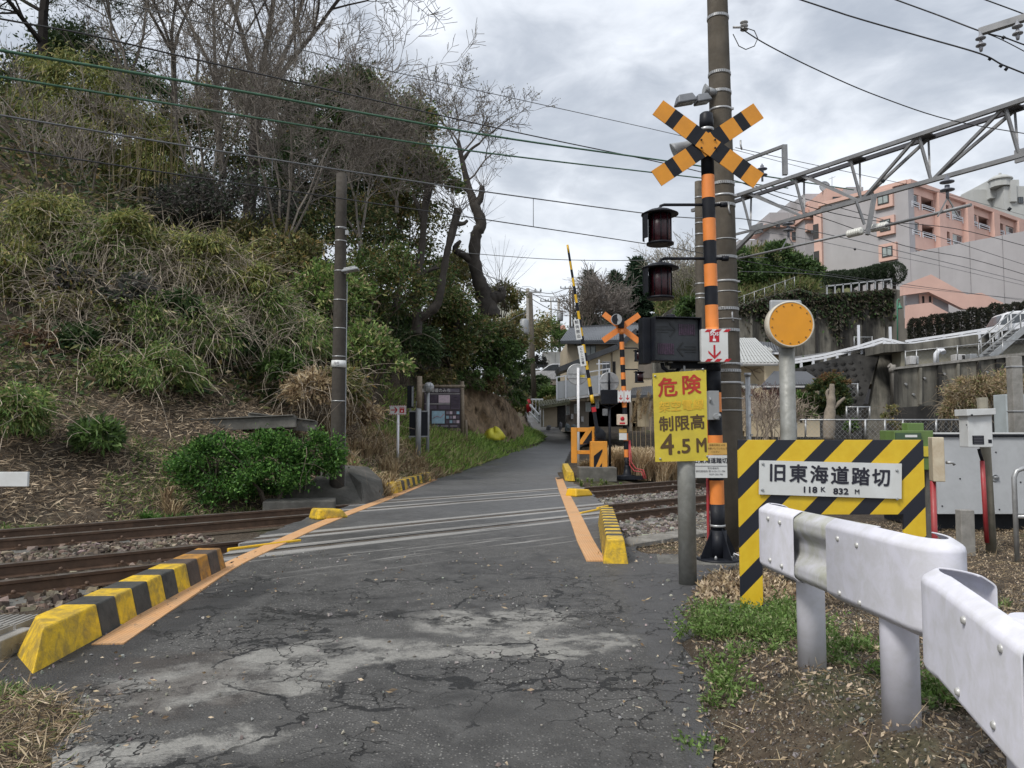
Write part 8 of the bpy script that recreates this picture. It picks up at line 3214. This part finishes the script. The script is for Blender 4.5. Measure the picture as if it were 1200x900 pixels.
rt = thing('cut_tree', P(530, 395, 31), 'short leaning cut trunk in front of the green shrubs below the knotted tree', 'tree')
limb(rt, ((527, 405, 0), (533, 385, 0), (540, 372, 0), (545, 360, 0)), (.22, .18, .19, .20), 31)
rt = thing('cut_tree', P(463, 350, 27.5), 'thin leaning cut stem at the left of the pollarded trunks', 'tree')
limb(rt, ((462, 365, 0), (468, 340, 0), (476, 318, 0), (500, 318, 0), (512, 312, 0)), (.14, .12, .10, .08, .06), 27.5)
# earth bank strip below the shrubs
m = MB()
vs = []
bp = [(508, 500, 455, 30.5), (530, 506, 452, 31.2), (552, 512, 452, 32), (572, 516, 458, 33.2), (590, 518, 466, 34.6), (604, 518, 480, 36), (614, 518, 500, 38)]
for i in range(41):
 t = i / 40 * (len(bp) - 1)
 k = min(int(t), len(bp) - 2)
 a = [bp[k][j] * (1 - t + k) + bp[k + 1][j] * (t - k) for j in range(4)]
 for j in range(12):
  s_ = j / 11
  q = P(a[0], a[1] * (1 - s_) + a[2] * s_, a[3] - .3 + s_ * .6 + random.uniform(-.09, .09) + .16 * sin(i * .7 + j * .5) + .10 * sin(i * 1.9 - j * 1.3) + .12 * sin(j * 1.1 + i * .2))
  vs.append(q)
m.add(vs, [(i * 12 + j, i * 12 + j + 1, (i + 1) * 12 + j + 1, (i + 1) * 12 + j) for i in range(40) for j in range(11)], 0, True)
tag(m.build('earth_bank', mat('bare_earth', (.25, .18, .115), .95, 0, .35, 3.5, (.09, .065, .04), .8, 2.6, bump=1.0, bs=9)), kind='structure')
rt = thing('exposed_roots', P(590, 480, 34), 'thin roots hanging down the bare earth bank', 'roots')
segs = []
for i in range(60):
 t = rng.uniform(0, 1)
 px = 512 + t * 90
 p = np.array(P(px, rng.uniform(448, 470), 30.2 + t * 5.3))
 v = np.array([rng.normal(0, .3), -.05, -1.0])
 for j in range(4):
  p2 = p + unit(v) * .3
  segs.append((*p, *p2, .012, .009))
  p = p2
  v = v + rng.normal(0, .3, 3) * (1, .1, .3)
put('root_strand', [seg_mesh(segs, 3, (.16, .125, .095))], TWIG, rt)['kind'] = 'stuff'
# -------- ground covers
def scatter(n, X0, X1, Y0, Y1, test):
 X = rng.uniform(X0, X1, n)
 Y = rng.uniform(Y0, Y1, n)
 k = test(X, Y)
 X, Y = X[k], Y[k]
 return X, Y, H(X, Y)
def cover(name, label, X, Y, Z, pal, l, w, lift, upk, m=LEAF, tilt=.5, var=.25):
 n = len(X)
 pts = np.stack([X, Y, Z + np.abs(rng.normal(0, 1, n)) * lift + .01], 1)
 d = rng.normal(0, 1, (n, 3)) * (1, 1, tilt) + (0, 0, upk)
 o = put(name, [leaves(pts, d, l, w, pick(pal, n, var))], m)
 tag(o, label, 'ground cover', None, 'stuff')
 return o
onhill = lambda d0, d1: (lambda X, Y: (lambda d: (d > d0) & (d < d1))(foot_dist(X, Y)[0]))
# undergrowth over the whole upper slope
X, Y, Z = scatter(150000, -34, 3, 12, 50, lambda X, Y: (foot_dist(X, Y)[0] > 3.0) & (foot_dist(X, Y)[0] < 24) & (X > -.75 * Y - 3))
cover('undergrowth', 'mixed leafy undergrowth covering the wooded slope', X[:85000], Y[:85000], Z[:85000], G_OLIVE + G_DARK + [(.12, .09, .055, 4)], .2, .08, .30, .2)
# dead stalks and litter on the open slope
X, Y, Z = scatter(130000, -16, -2.2, 9, 24, lambda X, Y: (foot_dist(X, Y)[0] > -.35) & (foot_dist(X, Y)[0] < 4.6) & (X > -.75 * Y - 2.5) & (foot_dist(X, Y)[1] < .9))
o_ = cover('dry_stalks', 'flattened dry stalks and dead leaves covering the open slope above the far rail', X[:52000], Y[:52000], Z[:52000], LITTER, .17, .016, .035, .12, STRAW, .35)
nz = wob(X, Y, 1.7, 9) > .25
cover('slope_weeds', 'patches of small green weeds among the dry stalks on the slope', X[nz][:9000], Y[nz][:9000], Z[nz][:9000], G_SASA, .11, .022, .05, .7)
# roadside bank grass (far left verge)
X, Y, Z = scatter(150000, -4.5, 2.5, 16, 50, lambda X, Y: (foot_dist(X, Y)[0] > -.25) & (foot_dist(X, Y)[0] < 2.9) & (foot_dist(X, Y)[1] > .5))
g_ = (Y > 24) & (wob(X, Y, 1.3, 4) > -.5)
cover('verge_grass', 'bright green grass on the verge below the earth bank', X[g_][:26000], Y[g_][:26000], Z[g_][:26000], [(.20, .30, .065, 3), (.30, .37, .12, 2), (.10, .18, .04, 2)], .26, .035, .05, 1.1)
g_ = (Y < 30)
cover('verge_straw', 'pale dead grass along the road edge before the log post', X[g_][:9000], Y[g_][:9000], Z[g_][:9000], STRAWS + [(.08, .11, .03, 2)], .26, .02, .06, .7, STRAW)
def tufts(name, centers, blades, h, pal, label, w=.012, arch=1.0, m=STRAW, cat='grass', kind='stuff', group=None):
 """arching grass tufts"""
 C_ = np.repeat(np.array(centers, float), blades, 0)
 n = len(C_)
 a = rng.uniform(0, 2 * pi, n)
 out = np.stack([np.cos(a), np.sin(a), np.zeros(n)], 1) * rng.uniform(.1, .8, (n, 1)) * arch
 Hh = h * rng.uniform(.5, 1.15, (n, 1))
 base = C_ + np.stack([rng.normal(0, .06 * h, n), rng.normal(0, .06 * h, n), np.zeros(n)], 1)
 perp = np.stack([-np.sin(a), np.cos(a), np.zeros(n)], 1)
 V = []
 ts = (0, .35, .7, 1.0)
 for t in ts:
  c = base + out * Hh * t ** 1.6 + np.array([0, 0, 1]) * Hh * (t - .38 * arch * t ** 3)
  wd = w * (1 - t * .85)
  V += [c - perp * wd, c + perp * wd]
 V = np.stack(V, 1)
 f = np.array([(0, 1, 3, 2), (2, 3, 5, 4), (4, 5, 7, 6)])
 F = (f[None] + (np.arange(n) * 8)[:, None, None]).reshape(-1, 4)
 T = np.repeat(pick(pal, n, .2), 8, 0)
 o = fast_mesh(name, V.reshape(-1, 3), F, m, T, off=tuple(np.mean(np.array(centers), 0)))
 tag(o, label, cat, group, kind)
 return o
def ptz(px, py, Y):
 q = P(px, py, Y)
 return (q.x, q.y, H(np.array([q.x]), np.array([q.y]))[0])
def region_pts(px0, px1, Y0, Y1, n, py=None):
 out = []
 for _ in range(n):
  Y = rng.uniform(Y0, Y1)
  px = rng.uniform(px0, px1)
  x = (px - 600) / 900 * Y
  out.append((x, Y, float(H(np.array([x]), np.array([Y]))[0])))
 return out
tufts('dry_tuft', region_pts(410, 470, 16.2, 18.5, 16), 85, .62, STRAWS, 'arching straw coloured grass tuft beside the small striped kerb on the left', cat='grass')
tufts('dry_tuft', region_pts(478, 520, 20.5, 23, 16), 60, .5, STRAWS, 'dry brownish grass at the road edge below the log post', cat='grass')
tufts('dry_tuft', region_pts(385, 470, 19, 21, 18), 70, .8, STRAWS, 'tall pale dry grass behind the arrow sign', cat='grass')
tufts('dry_tuft', [ptz(200, 570, 13.6), ptz(206, 570, 13.5), ptz(196, 570, 13.8)], 60, .6, STRAWS, 'single upright straw tuft left of the bright green bush', w=.016, cat='grass')
tufts('grass_tuft', region_pts(170, 230, 12.8, 13.4, 10), 60, .32, G_LUSH, 'low green grass at the foot of the straw tuft', m=LEAF, cat='grass')
tufts('grass_tuft', region_pts(0, 60, 11.0, 12.0, 12), 60, .26, G_SASA, 'low green grass beside the far rail at the left edge', m=LEAF, cat='grass')
tufts('pampas_grass', region_pts(712, 745, 24, 26.5, 26) + region_pts(745, 800, 22.8, 26, 46) + region_pts(795, 835, 24, 27, 16), 120, 1.25, [(.46, .37, .24, 3), (.38, .29, .18, 3), (.55, .46, .32, 1), (.26, .19, .12, 2)], 'mass of straw coloured pampas grass right of the barrier machine', w=.016, cat='grass')
tufts('pampas_grass', region_pts(682, 694, 23.2, 24, 6), 90, .75, STRAWS, 'small straw tuft in front of the barrier machine', cat='grass')
rt = thing('pampas_plumes', P(760, 500, 24), 'feathery pampas plumes standing above the dry grass', 'grass')
for (px, py) in ((745, 478), (750, 488), (756, 483), (762, 487), (770, 492), (741, 492), (778, 496)):
 c = P(px, py, 24)
 b0 = np.array(P(px + 1, 530, 24))
 segs = [(*b0, *np.array(c), .008, .006)]
 n = 240
 t = rng.uniform(0, 1, (n, 1))
 d = unit(np.array(c) - b0 + np.array([.3, 0, 0]))
 pp = np.array(c) + d * (t - .2) * .7 + rng.normal(0, .02, (n, 3))
 put('plume', [seg_mesh(segs, 3, (.4, .32, .2)), leaves(pp, d[None] + rng.normal(0, .45, (n, 3)), .12, .012, pick(STRAWS, n))], STRAW, rt)
tufts('weed', region_pts(672, 735, 20.9, 21.9, 26), 34, .18, G_SASA, 'small green weeds along the plinth of the barrier', m=LEAF, cat='weeds')
# dry twiggy hedge right of the pole
for (px, py, r, lab, Y) in ((880, 492, 30, 'pale leafless twiggy shrub left of the amber disc post', 19), (910, 488, 28, 'pale leafless twiggy shrub right behind the amber disc post', 19.5), (845, 500, 26, 'dry twiggy shrub behind the stained utility pole', 19), (895, 470, 20, 'dark reddish twiggy shrub against the cream house', 23)):
 c = P(px, py, Y)
 R = r * Y / 900
 rt = thing('dry_shrub', (c.x, c.y, c.z - R), lab, 'bush')
 tw = (.30, .25, .20) if Y < 21 else (.12, .065, .06)
 segs = []
 for i in range(26):
  a = rng.uniform(0, 2 * pi)
  q = np.array([c.x + cos(a) * R * .5, c.y + sin(a) * R * .4, c.z - R * 1.0])
  grow(segs, q, (cos(a) * .3, sin(a) * .3, 1), R * 1.2, .014, 2, .55, .1, 4, 4, .2, .005, .6)
 put('twigs', [seg_mesh(segs, 3, tw, .3)], TWIG, rt)
bush(941, 478, 15, 'small bright green shrub in front of the cream house wall', G_MID, 2200, .12, .06, Y=23, flat=1.1, k=16)
bush(1000, 500, 9, 'small green shrub at the foot of the chain link fence', G_MID, 700, .1, .05, Y=20.5, k=8)
tufts('dry_tuft', region_pts(982, 1012, 18.6, 19.4, 12), 60, .7, STRAWS, 'straw coloured grass clump in front of the chain link fence', cat='grass')
tufts('weed', region_pts(925, 1100, 17, 19.5, 60), 30, .35, G_SASA + STRAWS, 'rough green and straw weeds along the chain link fence', m=LEAF, cat='weeds')
# round clipped tree with a bare trunk in front
c = P(972, 462, 22.5)
rt = thing('round_tree', (c.x, c.y, .6), 'round clipped tree with reddish top beside the chain link fence', 'tree')
R = 24 * 22.5 / 900
put('crown', [crown((c.x, c.y, c.z), R * .93, 16000, G_DARK + [(.09, .09, .03, 4)], .07, .035, 60, .98, -.9, 0, .17), crown((c.x + .08, c.y - .05, c.z + .12), R * .90, 1300, [(.15, .075, .035, 3), (.12, .09, .035, 3)], .07, .03, 40, .98, .25, 0, .15)], LEAF, rt)
limb(rt, ((973, 505, 0), (973, 480, 0)), (.16, .14), 22.6)
PB3 = mat('pale_bark', (.30, .255, .20), .9, 0, .2, 5, (.14, .12, .10), .6, 3, bump=.8, bs=14)
rt = thing('dead_trunk', P(973, 505, 21.4), 'pale dead trunk with cut branches standing before the round clipped tree', 'tree')
for pts, rs in ((((971, 515, 0), (972, 490, 0), (974, 470, 0), (975, 450, 0)), (.17, .14, .11, .06)), (((972, 484, 0), (982, 473, 0), (990, 466, 0)), (.07, .05, .03)), (((973, 474, 0), (969, 462, 0), (971, 456, 0)), (.05, .04, .03))):
 o = limb(rt, pts, rs, 21.4)
 o.data.materials[0] = PB3
# scrub in front of the lower wall
for (px, py, r, lab) in ((1140, 462, 26, 'straw and green scrub in front of the lower retaining wall'), (1185, 465, 34, 'straw scrub behind the pale blue cabinet'), (1122, 480, 16, 'low scrub left of the cable post box')):
 bush(px, py, r, lab, STRAWS + [(.12, .15, .05, 2)], 5200, .16, .03, Y=30, flat=.75, vine=160, vt=(.32, .27, .20), stem=False, k=24, cr=.3)
bush(1046, 495, 12, 'thin vine climbing the drain pipe', G_OLIVE, 700, .12, .06, Y=36, flat=1.6, k=10, vine=40)
# trees of the middle distance
def conifer(px, pytop, pybase, Y, wpx, label, pal, n=7000, l=.35):
 b = P(px, pybase, Y)
 t = P(px, pytop, Y)
 rt = thing('conifer_tree', b, label, 'tree')
 Hh = t.z - b.z
 segs = [(*b, *t, .3, .05)]
 pts, dr = [], []
 W = wpx * Y / 900
 lv = 22
 for i in range(lv):
  z = b.z + Hh * (.12 + .86 * i / lv)
  rad = W * (1 - (i / lv) ** 1.3) * rng.uniform(.7, 1.1) + .15
  for k in range(7):
   a = rng.uniform(0, 2 * pi)
   L_ = rad * rng.uniform(.6, 1.1)
   e = np.array([b.x + cos(a) * L_, b.y + sin(a) * L_, z - .12 * L_ + rng.uniform(-.2, .2)])
   segs.append((b.x, b.y, z, *e, .05, .02))
   m_ = n // (lv * 7)
   tt = rng.uniform(.25, 1.05, (m_, 1))
   s0 = np.array([b.x, b.y, z])
   pts.append(s0 + (e - s0) * tt + rng.normal(0, .16 * (1 + rad * .25), (m_, 3)) * (1, 1, .5))
   dr.append(np.repeat((e - s0)[None], m_, 0) + rng.normal(0, .8, (m_, 3)))
 pts, dr = np.concatenate(pts), np.concatenate(dr)
 put('crown', [leaves(pts, unit(dr), l, l * .28, pick(pal, len(pts)))], LEAF, rt)
 put('branches', [seg_mesh(segs, 4, (.06, .05, .04))], TWIG, rt)
conifer(748, 300, 400, 75, 32, 'dark green conifer behind the house right of the bare one', [(.02, .04, .022, 3), (.03, .055, .03, 2)], 14000, .5)
conifer(722, 318, 400, 78, 22, 'dark conifer just left of the largest dark one', [(.022, .042, .024, 3), (.035, .06, .03, 2)], 8000, .5)
conifer(691, 316, 395, 72, 18, 'pointed grey green conifer above the tiled roof', [(.05, .06, .045, 3), (.085, .09, .065, 2)], 5000, .45)
conifer(782, 335, 400, 80, 22, 'dark conifer partly behind the lower warning lamp', [(.022, .042, .024, 3), (.035, .06, .03, 2)], 8000, .5)
for (px, py, h_, lab, tint) in ((706, 392, 3.6, 'bare grey tree between the conifers behind the roof', (.20, .18, .165)), (728, 396, 2.6, 'bare grey tree in front of the dark conifer', (.20, .18, .165)), (684, 395, 3.2, 'bare tree over the left end of the tiled roof', (.18, .155, .135)),
        (800, 372, 4.6, 'pale budding tree between the lamps and the small concrete pole', (.26, .24, .20))):
 bare_tree(P(px, py, 64), h_, .12, 3, lab, tint, kids=6, limbs=6, trunk=.15, rmin=.016, shrink=.62, leaf=(1500, .14, [(.24, .22, .17), (.30, .28, .20)], .3) if px == 800 else None)
for (px, py, r, n, pal, lab, Y) in ((612, 395, 34, 6500, G_OLIVE, 'round olive bamboo clump behind the utility poles up the lane', 56), (640, 400, 26, 4500, G_MID, 'pale green bamboo clump left of the thin distant pole', 60), (603, 450, 24, 4200, G_DARK, 'dark shrub bank left of the lane', 48),
         (612, 475, 15, 2500, G_OLIVE, 'low scrub beside the lane fence', 44), (640, 464, 11, 1600, G_MID, 'clipped green shrub under the parked hatchback', 50), (652, 462, 9, 1200, G_MID, 'clipped green shrub right of another below the hatchback', 50), (634, 452, 10, 1300, G_DARK, 'dark garden shrub left of the hatchback', 51),
         (646, 474, 8, 900, G_OLIVE, 'small clipped shrub above the shed roof', 46), (662, 444, 7, 800, G_DARK, 'dark shrub right of the hatchback', 54), (628, 428, 12, 1500, G_PURPLE, 'dark scrub between pole and white enclosure', 58)):
 bush(px, py, r, lab, pal, n, .24, .09, Y=Y, flat=.9, k=24, cr=.27, stem=False)
for (px, py, r, n, lab) in ((880, 330, 24, 4500, 'green bush at the left end of the grassy slope above the ivy wall'), (905, 322, 22, 5200, 'dense green tree on the grassy slope above the ivy wall'), (935, 320, 20, 4800, 'green tree right of the denser one on the slope'), (955, 325, 15, 2200, 'small green tree beside the white outbuilding'),
       (868, 312, 20, 3200, 'dark tree on the slope right behind the tall pole'), (912, 296, 14, 1800, 'rounded tree top in front of the stepped grey building'), (815, 365, 18, 2500, 'green shrub on the wall behind the small concrete pole'), (826, 405, 16, 1800, 'dark shrub between the two poles'), (944, 433, 10, 1000, 'dark shrub at the lower end of the black wall')):
 bush(px, py, r, lab, G_DARK + G_MID[:2], n, .3, .13, Y=66 if py < 350 else 50, flat=.85, k=22, cr=.28, stem=False, name='hillside_tree' if 'tree' in lab else 'shrub', cat='tree' if 'tree' in lab else 'bush')
def ball(rt, c, R, n, pal, l, name='crown'):
 d = unit(rng.normal(0, 1, (n, 3)))
 rr = R * (1 + .05 * np.sin(d[:, :1] * 9 + d[:, 2:] * 7)) * rng.uniform(.86, 1.03, (n, 1))
 return put(name, [leaves(np.array(c) + d * rr, d + rng.normal(0, .7, (n, 3)), l, l * .5, pick(pal, n))], LEAF, rt)
# trimmed round bushes on the wall and the clipped hedge
xs = [(977, 331, 9.5), (987, 330, 9.5), (998, 329.5, 9.5), (1009, 327, 9), (1018, 325.5, 9), (1027, 323.5, 9.5), (1037, 322, 9.5), (1048, 323, 12)]
names = ['leftmost', 'second', 'third', 'fourth', 'fifth', 'sixth', 'seventh', 'largest, rightmost']
for (x, y, r), nm in zip(xs, names):
 c = P(x, y - 3, 63)
 R = r * 1.08 * 63 / 900
 rt = thing('round_bush', (c.x, c.y, c.z - R), '%s trimmed round bush on a short trunk above the ivy wall' % nm, 'bush', 'trimmed round bushes above the ivy wall')
 ball(rt, c, R, 3600, [(.024, .038, .02, 3), (.04, .058, .03, 2)], .12)
 mb = MB()
 mb.tube([P(x, y + 20, 63), P(x, y, 63)], .14, 6)
 mb.build('trunk', BARK, rt)
hx = [1072, 1083, 1095, 1106, 1116, 1127, 1140, 1153, 1166, 1178, 1191, 1204]
hy = [375, 373, 370, 369, 368, 366, 362, 362, 357, 358, 356, 354]
words = ['first', 'second', 'third', 'fourth', 'fifth', 'sixth', 'seventh', 'eighth', 'ninth', 'tenth', 'eleventh', 'twelfth']
for x, y, wd in zip(hx, hy, words):
 c = P(x, y + 17, 49)
 R = 6.1 * 49 / 900
 Hh = 20 * 49 / 900
 rt = thing('hedge_bush', (c.x, c.y, c.z - Hh), '%s column of the dark clipped hedge above the upper road, counted from its left end' % wd, 'hedge', 'columns of the dark clipped hedge')
 n = 3600
 a = rng.uniform(0, 2 * pi, n)
 z = rng.uniform(-1, 1, n)
 rad = R * np.where(z > .6, np.sqrt(np.maximum(0, 1 - ((z - .6) / .42) ** 2)), 1) * rng.uniform(.82, 1.04, n)
 pts = np.stack([c.x + np.cos(a) * rad, c.y + np.sin(a) * rad, c.z + z * Hh * .9], 1)
 put('crown', [leaves(pts, np.stack([np.cos(a), np.sin(a), np.full(n, .3)], 1) + rng.normal(0, .6, (n, 3)), .13, .06, pick([(.022, .026, .02, 3), (.04, .045, .03, 2), (.06, .05, .035, 1)], n))], LEAF, rt)
n = 16000
a_ = rng.uniform(0, 1, n)
b_ = rng.uniform(0, 1, n)
cx = 770 + a_ * 188
y0_ = np.interp(cx, [760, 800, 850, 905, 935, 962, 1000], [380, 352, 355, 347, 336, 340, 340])
y1_ = np.interp(cx, [760, 800, 850, 905, 935, 962, 1000], [330, 318, 300, 285, 300, 318, 330])
gp = np.array([P(x_, q_, 63 + 9 * s_) for x_, q_, s_ in zip(cx, y0_ + (y1_ - y0_) * b_, b_)])
o_ = put('slope_grass', [leaves(gp + rng.normal(0, .12, gp.shape), rng.normal(0, .6, gp.shape) + (0, -.3, .6), .5, .12, pick([(.10, .13, .04, 3), (.16, .16, .07, 3), (.06, .08, .03, 2), (.20, .16, .09, 1)], n))], LEAF)
tag(o_, 'rough grass on the slope above the ivy covered wall', 'grass', None, 'stuff')
# ivy on the retaining wall
n = 10000
px = rng.uniform(862, 1045, n)
t = rng.uniform(0, 1, n) ** 1.7
keep = (wob(px * .09, t * 3, 1.0, 6) + .35 - t * 1.3 + rng.normal(0, .25, n)) > 0
px, t = px[keep], t[keep]
top = np.interp(px, [862, 935, 957, 1000, 1046], [358, 338, 343.5, 342, 338.5])
ipts = np.array([P(a, b, 61.8) for a, b in zip(px, top + 1 + t * 78)])
o_ = put('ivy', [leaves(ipts + rng.normal(0, .08, ipts.shape), rng.normal(0, .6, ipts.shape) + (0, -.3, -1), .34, .16, pick(G_DARK[:2] + [(.06, .052, .036, 7), (.09, .10, .04, 1), (.03, .028, .02, 5)], len(ipts)))], LEAF)
tag(o_, 'ivy and dry creepers hanging over the dark stained retaining wall', 'ivy', None, 'stuff')
# -------- near ground: litter, weeds and loose grass
rightside = lambda X, Y: ((X * TU.x + Y * TU.y) > uR(X * TV.x + Y * TV.y) - .10) & ((X * TV.x + Y * TV.y) < 7.5) & (X < .78 * Y + 1.2)
X, Y, Z = scatter(60000, .4, 9, 1.6, 12, rightside)
den = wob(X, Y, 1.6, 11)
k = (den > -.25) | (X > 1.9)
X2, Y2, Z2 = X[k][:30000], Y[k][:30000], Z[k][:30000]
n = len(X2)
cover('leaf_litter', 'dry curled brown leaves and stalks scattered around the guardrail posts', X2, Y2, Z2, LITTER + [(.40, .32, .24, 1)], .027, .011, .010, .15, STRAW, .9)
cover('dry_stalks', 'thin dry stalks lying on the ground behind the guardrail', X2[:14000] + .03, Y2[:14000], Z2[:14000], STRAWS, .10, .0035, .016, .15, STRAW, .4)
X, Y, Z = scatter(120000, .4, 5, 1.4, 7, rightside)
cover('soil_crumbs', 'fine crumbs and plant scraps in the bare soil by the guardrail', X[:42000], Y[:42000], Z[:42000], [(.05, .04, .03, 4), (.10, .08, .06, 3), (.20, .17, .13, 2), (.34, .29, .22, 1)], .013, .007, .006, .3, STRAW, 1.0)
# pile of leaves between the height limit post and the signal foot
a0 = G(880, 690)
Xp = rng.normal(1.98, .27, 9000)
Yp_ = rng.normal(6.95, .42, 9000)
cover('leaf_litter', 'heap of pale brown dead leaves between the grey post and the striped frame', Xp, Yp_, H(Xp, Yp_) + .05 * np.exp(-((Xp - 1.98) / .3) ** 2 - ((Yp_ - 6.95) / .45) ** 2), LITTER + STRAWS, .055, .019, .018, .3, STRAW, .6)
# pebbles on the verge
X, Y, Z = scatter(22000, .6, 4.5, 1.6, 7.5, rightside)
rocks(len(X[:7000]), np.stack([X[:7000], Y[:7000], Z[:7000] + .002], 1), .010, (.08, .075, .07), (.32, .30, .27), 'pebbles', 'small grey pebbles in the bare soil beside the guardrail')
def weed_patch(centers, label, n, h, pal=G_SASA):
 """feathery weeds: small compound leaves on stems"""
 P_, D_ = [], []
 segs = []
 for c in centers:
  for s_ in range(n):
   a = rng.uniform(0, 2 * pi)
   v = unit(np.array([cos(a) * .7, sin(a) * .7, rng.uniform(.5, 1.2)]))
   L_ = h * rng.uniform(.4, 1.1)
   p = np.array(c) + np.array([rng.normal(0, .05), rng.normal(0, .05), 0])
   e = p + v * L_
   segs.append((*p, *e, .0022, .001))
   m_ = 14
   t = np.linspace(.2, 1, m_)[:, None]
   P_.append(p + v * L_ * t + rng.normal(0, .006, (m_, 3)))
   D_.append(rng.normal(0, .8, (m_, 3)) + v * .5)
 P_, D_ = np.concatenate(P_), np.concatenate(D_)
 o = put('weeds', [leaves(P_, D_, .030, .011, pick(pal, len(P_)))], LEAF)
 put_s = put('weed_stems', [seg_mesh(segs, 3, (.10, .13, .04))], LEAF)
 put_s.parent = o
 put_s['kind'] = 'stuff'
 tag(o, label, 'weeds', None, 'stuff')
def near_pts(lst, jit, n):
 out = []
 for (px, py) in lst:
  g0 = G(px, py, .08)
  for _ in range(n):
   x, y = g0.x + rng.normal(0, jit), g0.y + rng.normal(0, jit)
   out.append((x, y, float(H(np.array([x]), np.array([y]))[0])))
 return out
GW = [(.10, .17, .04, 3), (.15, .22, .07, 2), (.07, .12, .03, 3), (.22, .24, .12, 1)]
weed_patch(near_pts([(845, 720), (868, 728), (890, 735), (905, 728), (860, 745), (925, 735), (835, 738), (918, 715), (885, 755), (935, 750)], .10, 9), 'feathery green weeds around the foot of the striped frame', 11, .17, GW)
weed_patch(near_pts([(880, 778), (960, 800), (1000, 780), (842, 800), (860, 815), (1105, 880), (1150, 885), (1170, 870), (1060, 830), (975, 770), (1130, 700)], .07, 4), 'sparse small weeds on the soil below the guardrail', 8, .10, GW)
weed_patch(near_pts([(715, 718), (722, 745), (820, 855), (100, 762), (88, 770)], .02, 3), 'tiny weeds growing from cracks at the road edge', 6, .09, GW)
tufts('grass_tuft', [tuple(Vector(G(px, py, .1))[:2]) + (Hs(G(px, py, .1).x, G(px, py, .1).y),) for px, py in ((1180, 880), (1160, 895), (1195, 860), (1120, 760), (1150, 690), (1180, 700), (1110, 690), (1005, 745))], 40, .13, G_SASA, 'thin green grass blades along the guardrail', w=.003, m=LEAF, cat='grass')
# leaf of grass patch in the lower left corner
X, Y, Z = scatter(60000, -5, -1.6, 2.6, 4.6, lambda X, Y: ((X * TU.x + Y * TU.y) < uL(X * TV.x + Y * TV.y) + .05) & (Y < 4.35))
k = min(16000, len(X))
cover('dry_grass', 'flattened dry grass in the lower left corner', X[:k], Y[:k], Z[:k], STRAWS + LITTER + [(.13, .17, .05, 3)], .085, .006, .012, .28, STRAW, .35)
gk = wob(X, Y, 3.2, 2) > .35
cover('green_grass', 'green blades in the dry grass at the lower left corner', X[gk][:3000], Y[gk][:3000], Z[gk][:3000], GW, .06, .006, .012, .8)
X, Y, Z = scatter(30000, -6, -2.7, 4.2, 5.6, lambda X, Y: ((X * TU.x + Y * TU.y) < uL(X * TV.x + Y * TV.y)) & ((X * TV.x + Y * TV.y) < 7.6))
cover('dry_stalks', 'dry stalks piled around the concrete trough', X[:5000], Y[:5000], Z[:5000], STRAWS + LITTER, .13, .008, .03, .3, STRAW, .4)
# loose grit and leaves on the road edges
X, Y, Z = scatter(9000, -3, 2.3, 2.3, 9, lambda X, Y: ((X * TU.x + Y * TU.y) > uL(X * TV.x + Y * TV.y)) & ((X * TU.x + Y * TU.y) < uR(X * TV.x + Y * TV.y)))
e1 = np.minimum(X * TU.x + Y * TU.y - uL(X * TV.x + Y * TV.y), uR(X * TV.x + Y * TV.y) - X * TU.x - Y * TU.y)
k = (rng.uniform(0, 1, len(X)) < np.exp(-e1 / .25) * .9 + .06)
X, Y = X[k], Y[k]
rocks(len(X), np.stack([X, Y, np.full(len(X), .008)], 1), .011, (.12, .11, .10), (.42, .40, .37), 'road_grit', 'loose grit lying on the asphalt')
k = rng.integers(0, len(X), 420)
cover('fallen_leaves', 'few dry leaf scraps lying on the asphalt', X[k] + rng.normal(0, .05, 420), Y[k] + rng.normal(0, .05, 420), np.full(420, .006), LITTER + STRAWS, .04, .014, .003, .05, STRAW, .15)
for o_ in bpy.data.objects:
 if o_.parent is not None and o_.name.split('.')[0] in ('hazard_stripe', 'stems', 'twigs', 'vines', 'branches', 'wire_mesh', 'tile_rolls', 'arrow_symbol'):
  o_['kind'] = 'stuff'
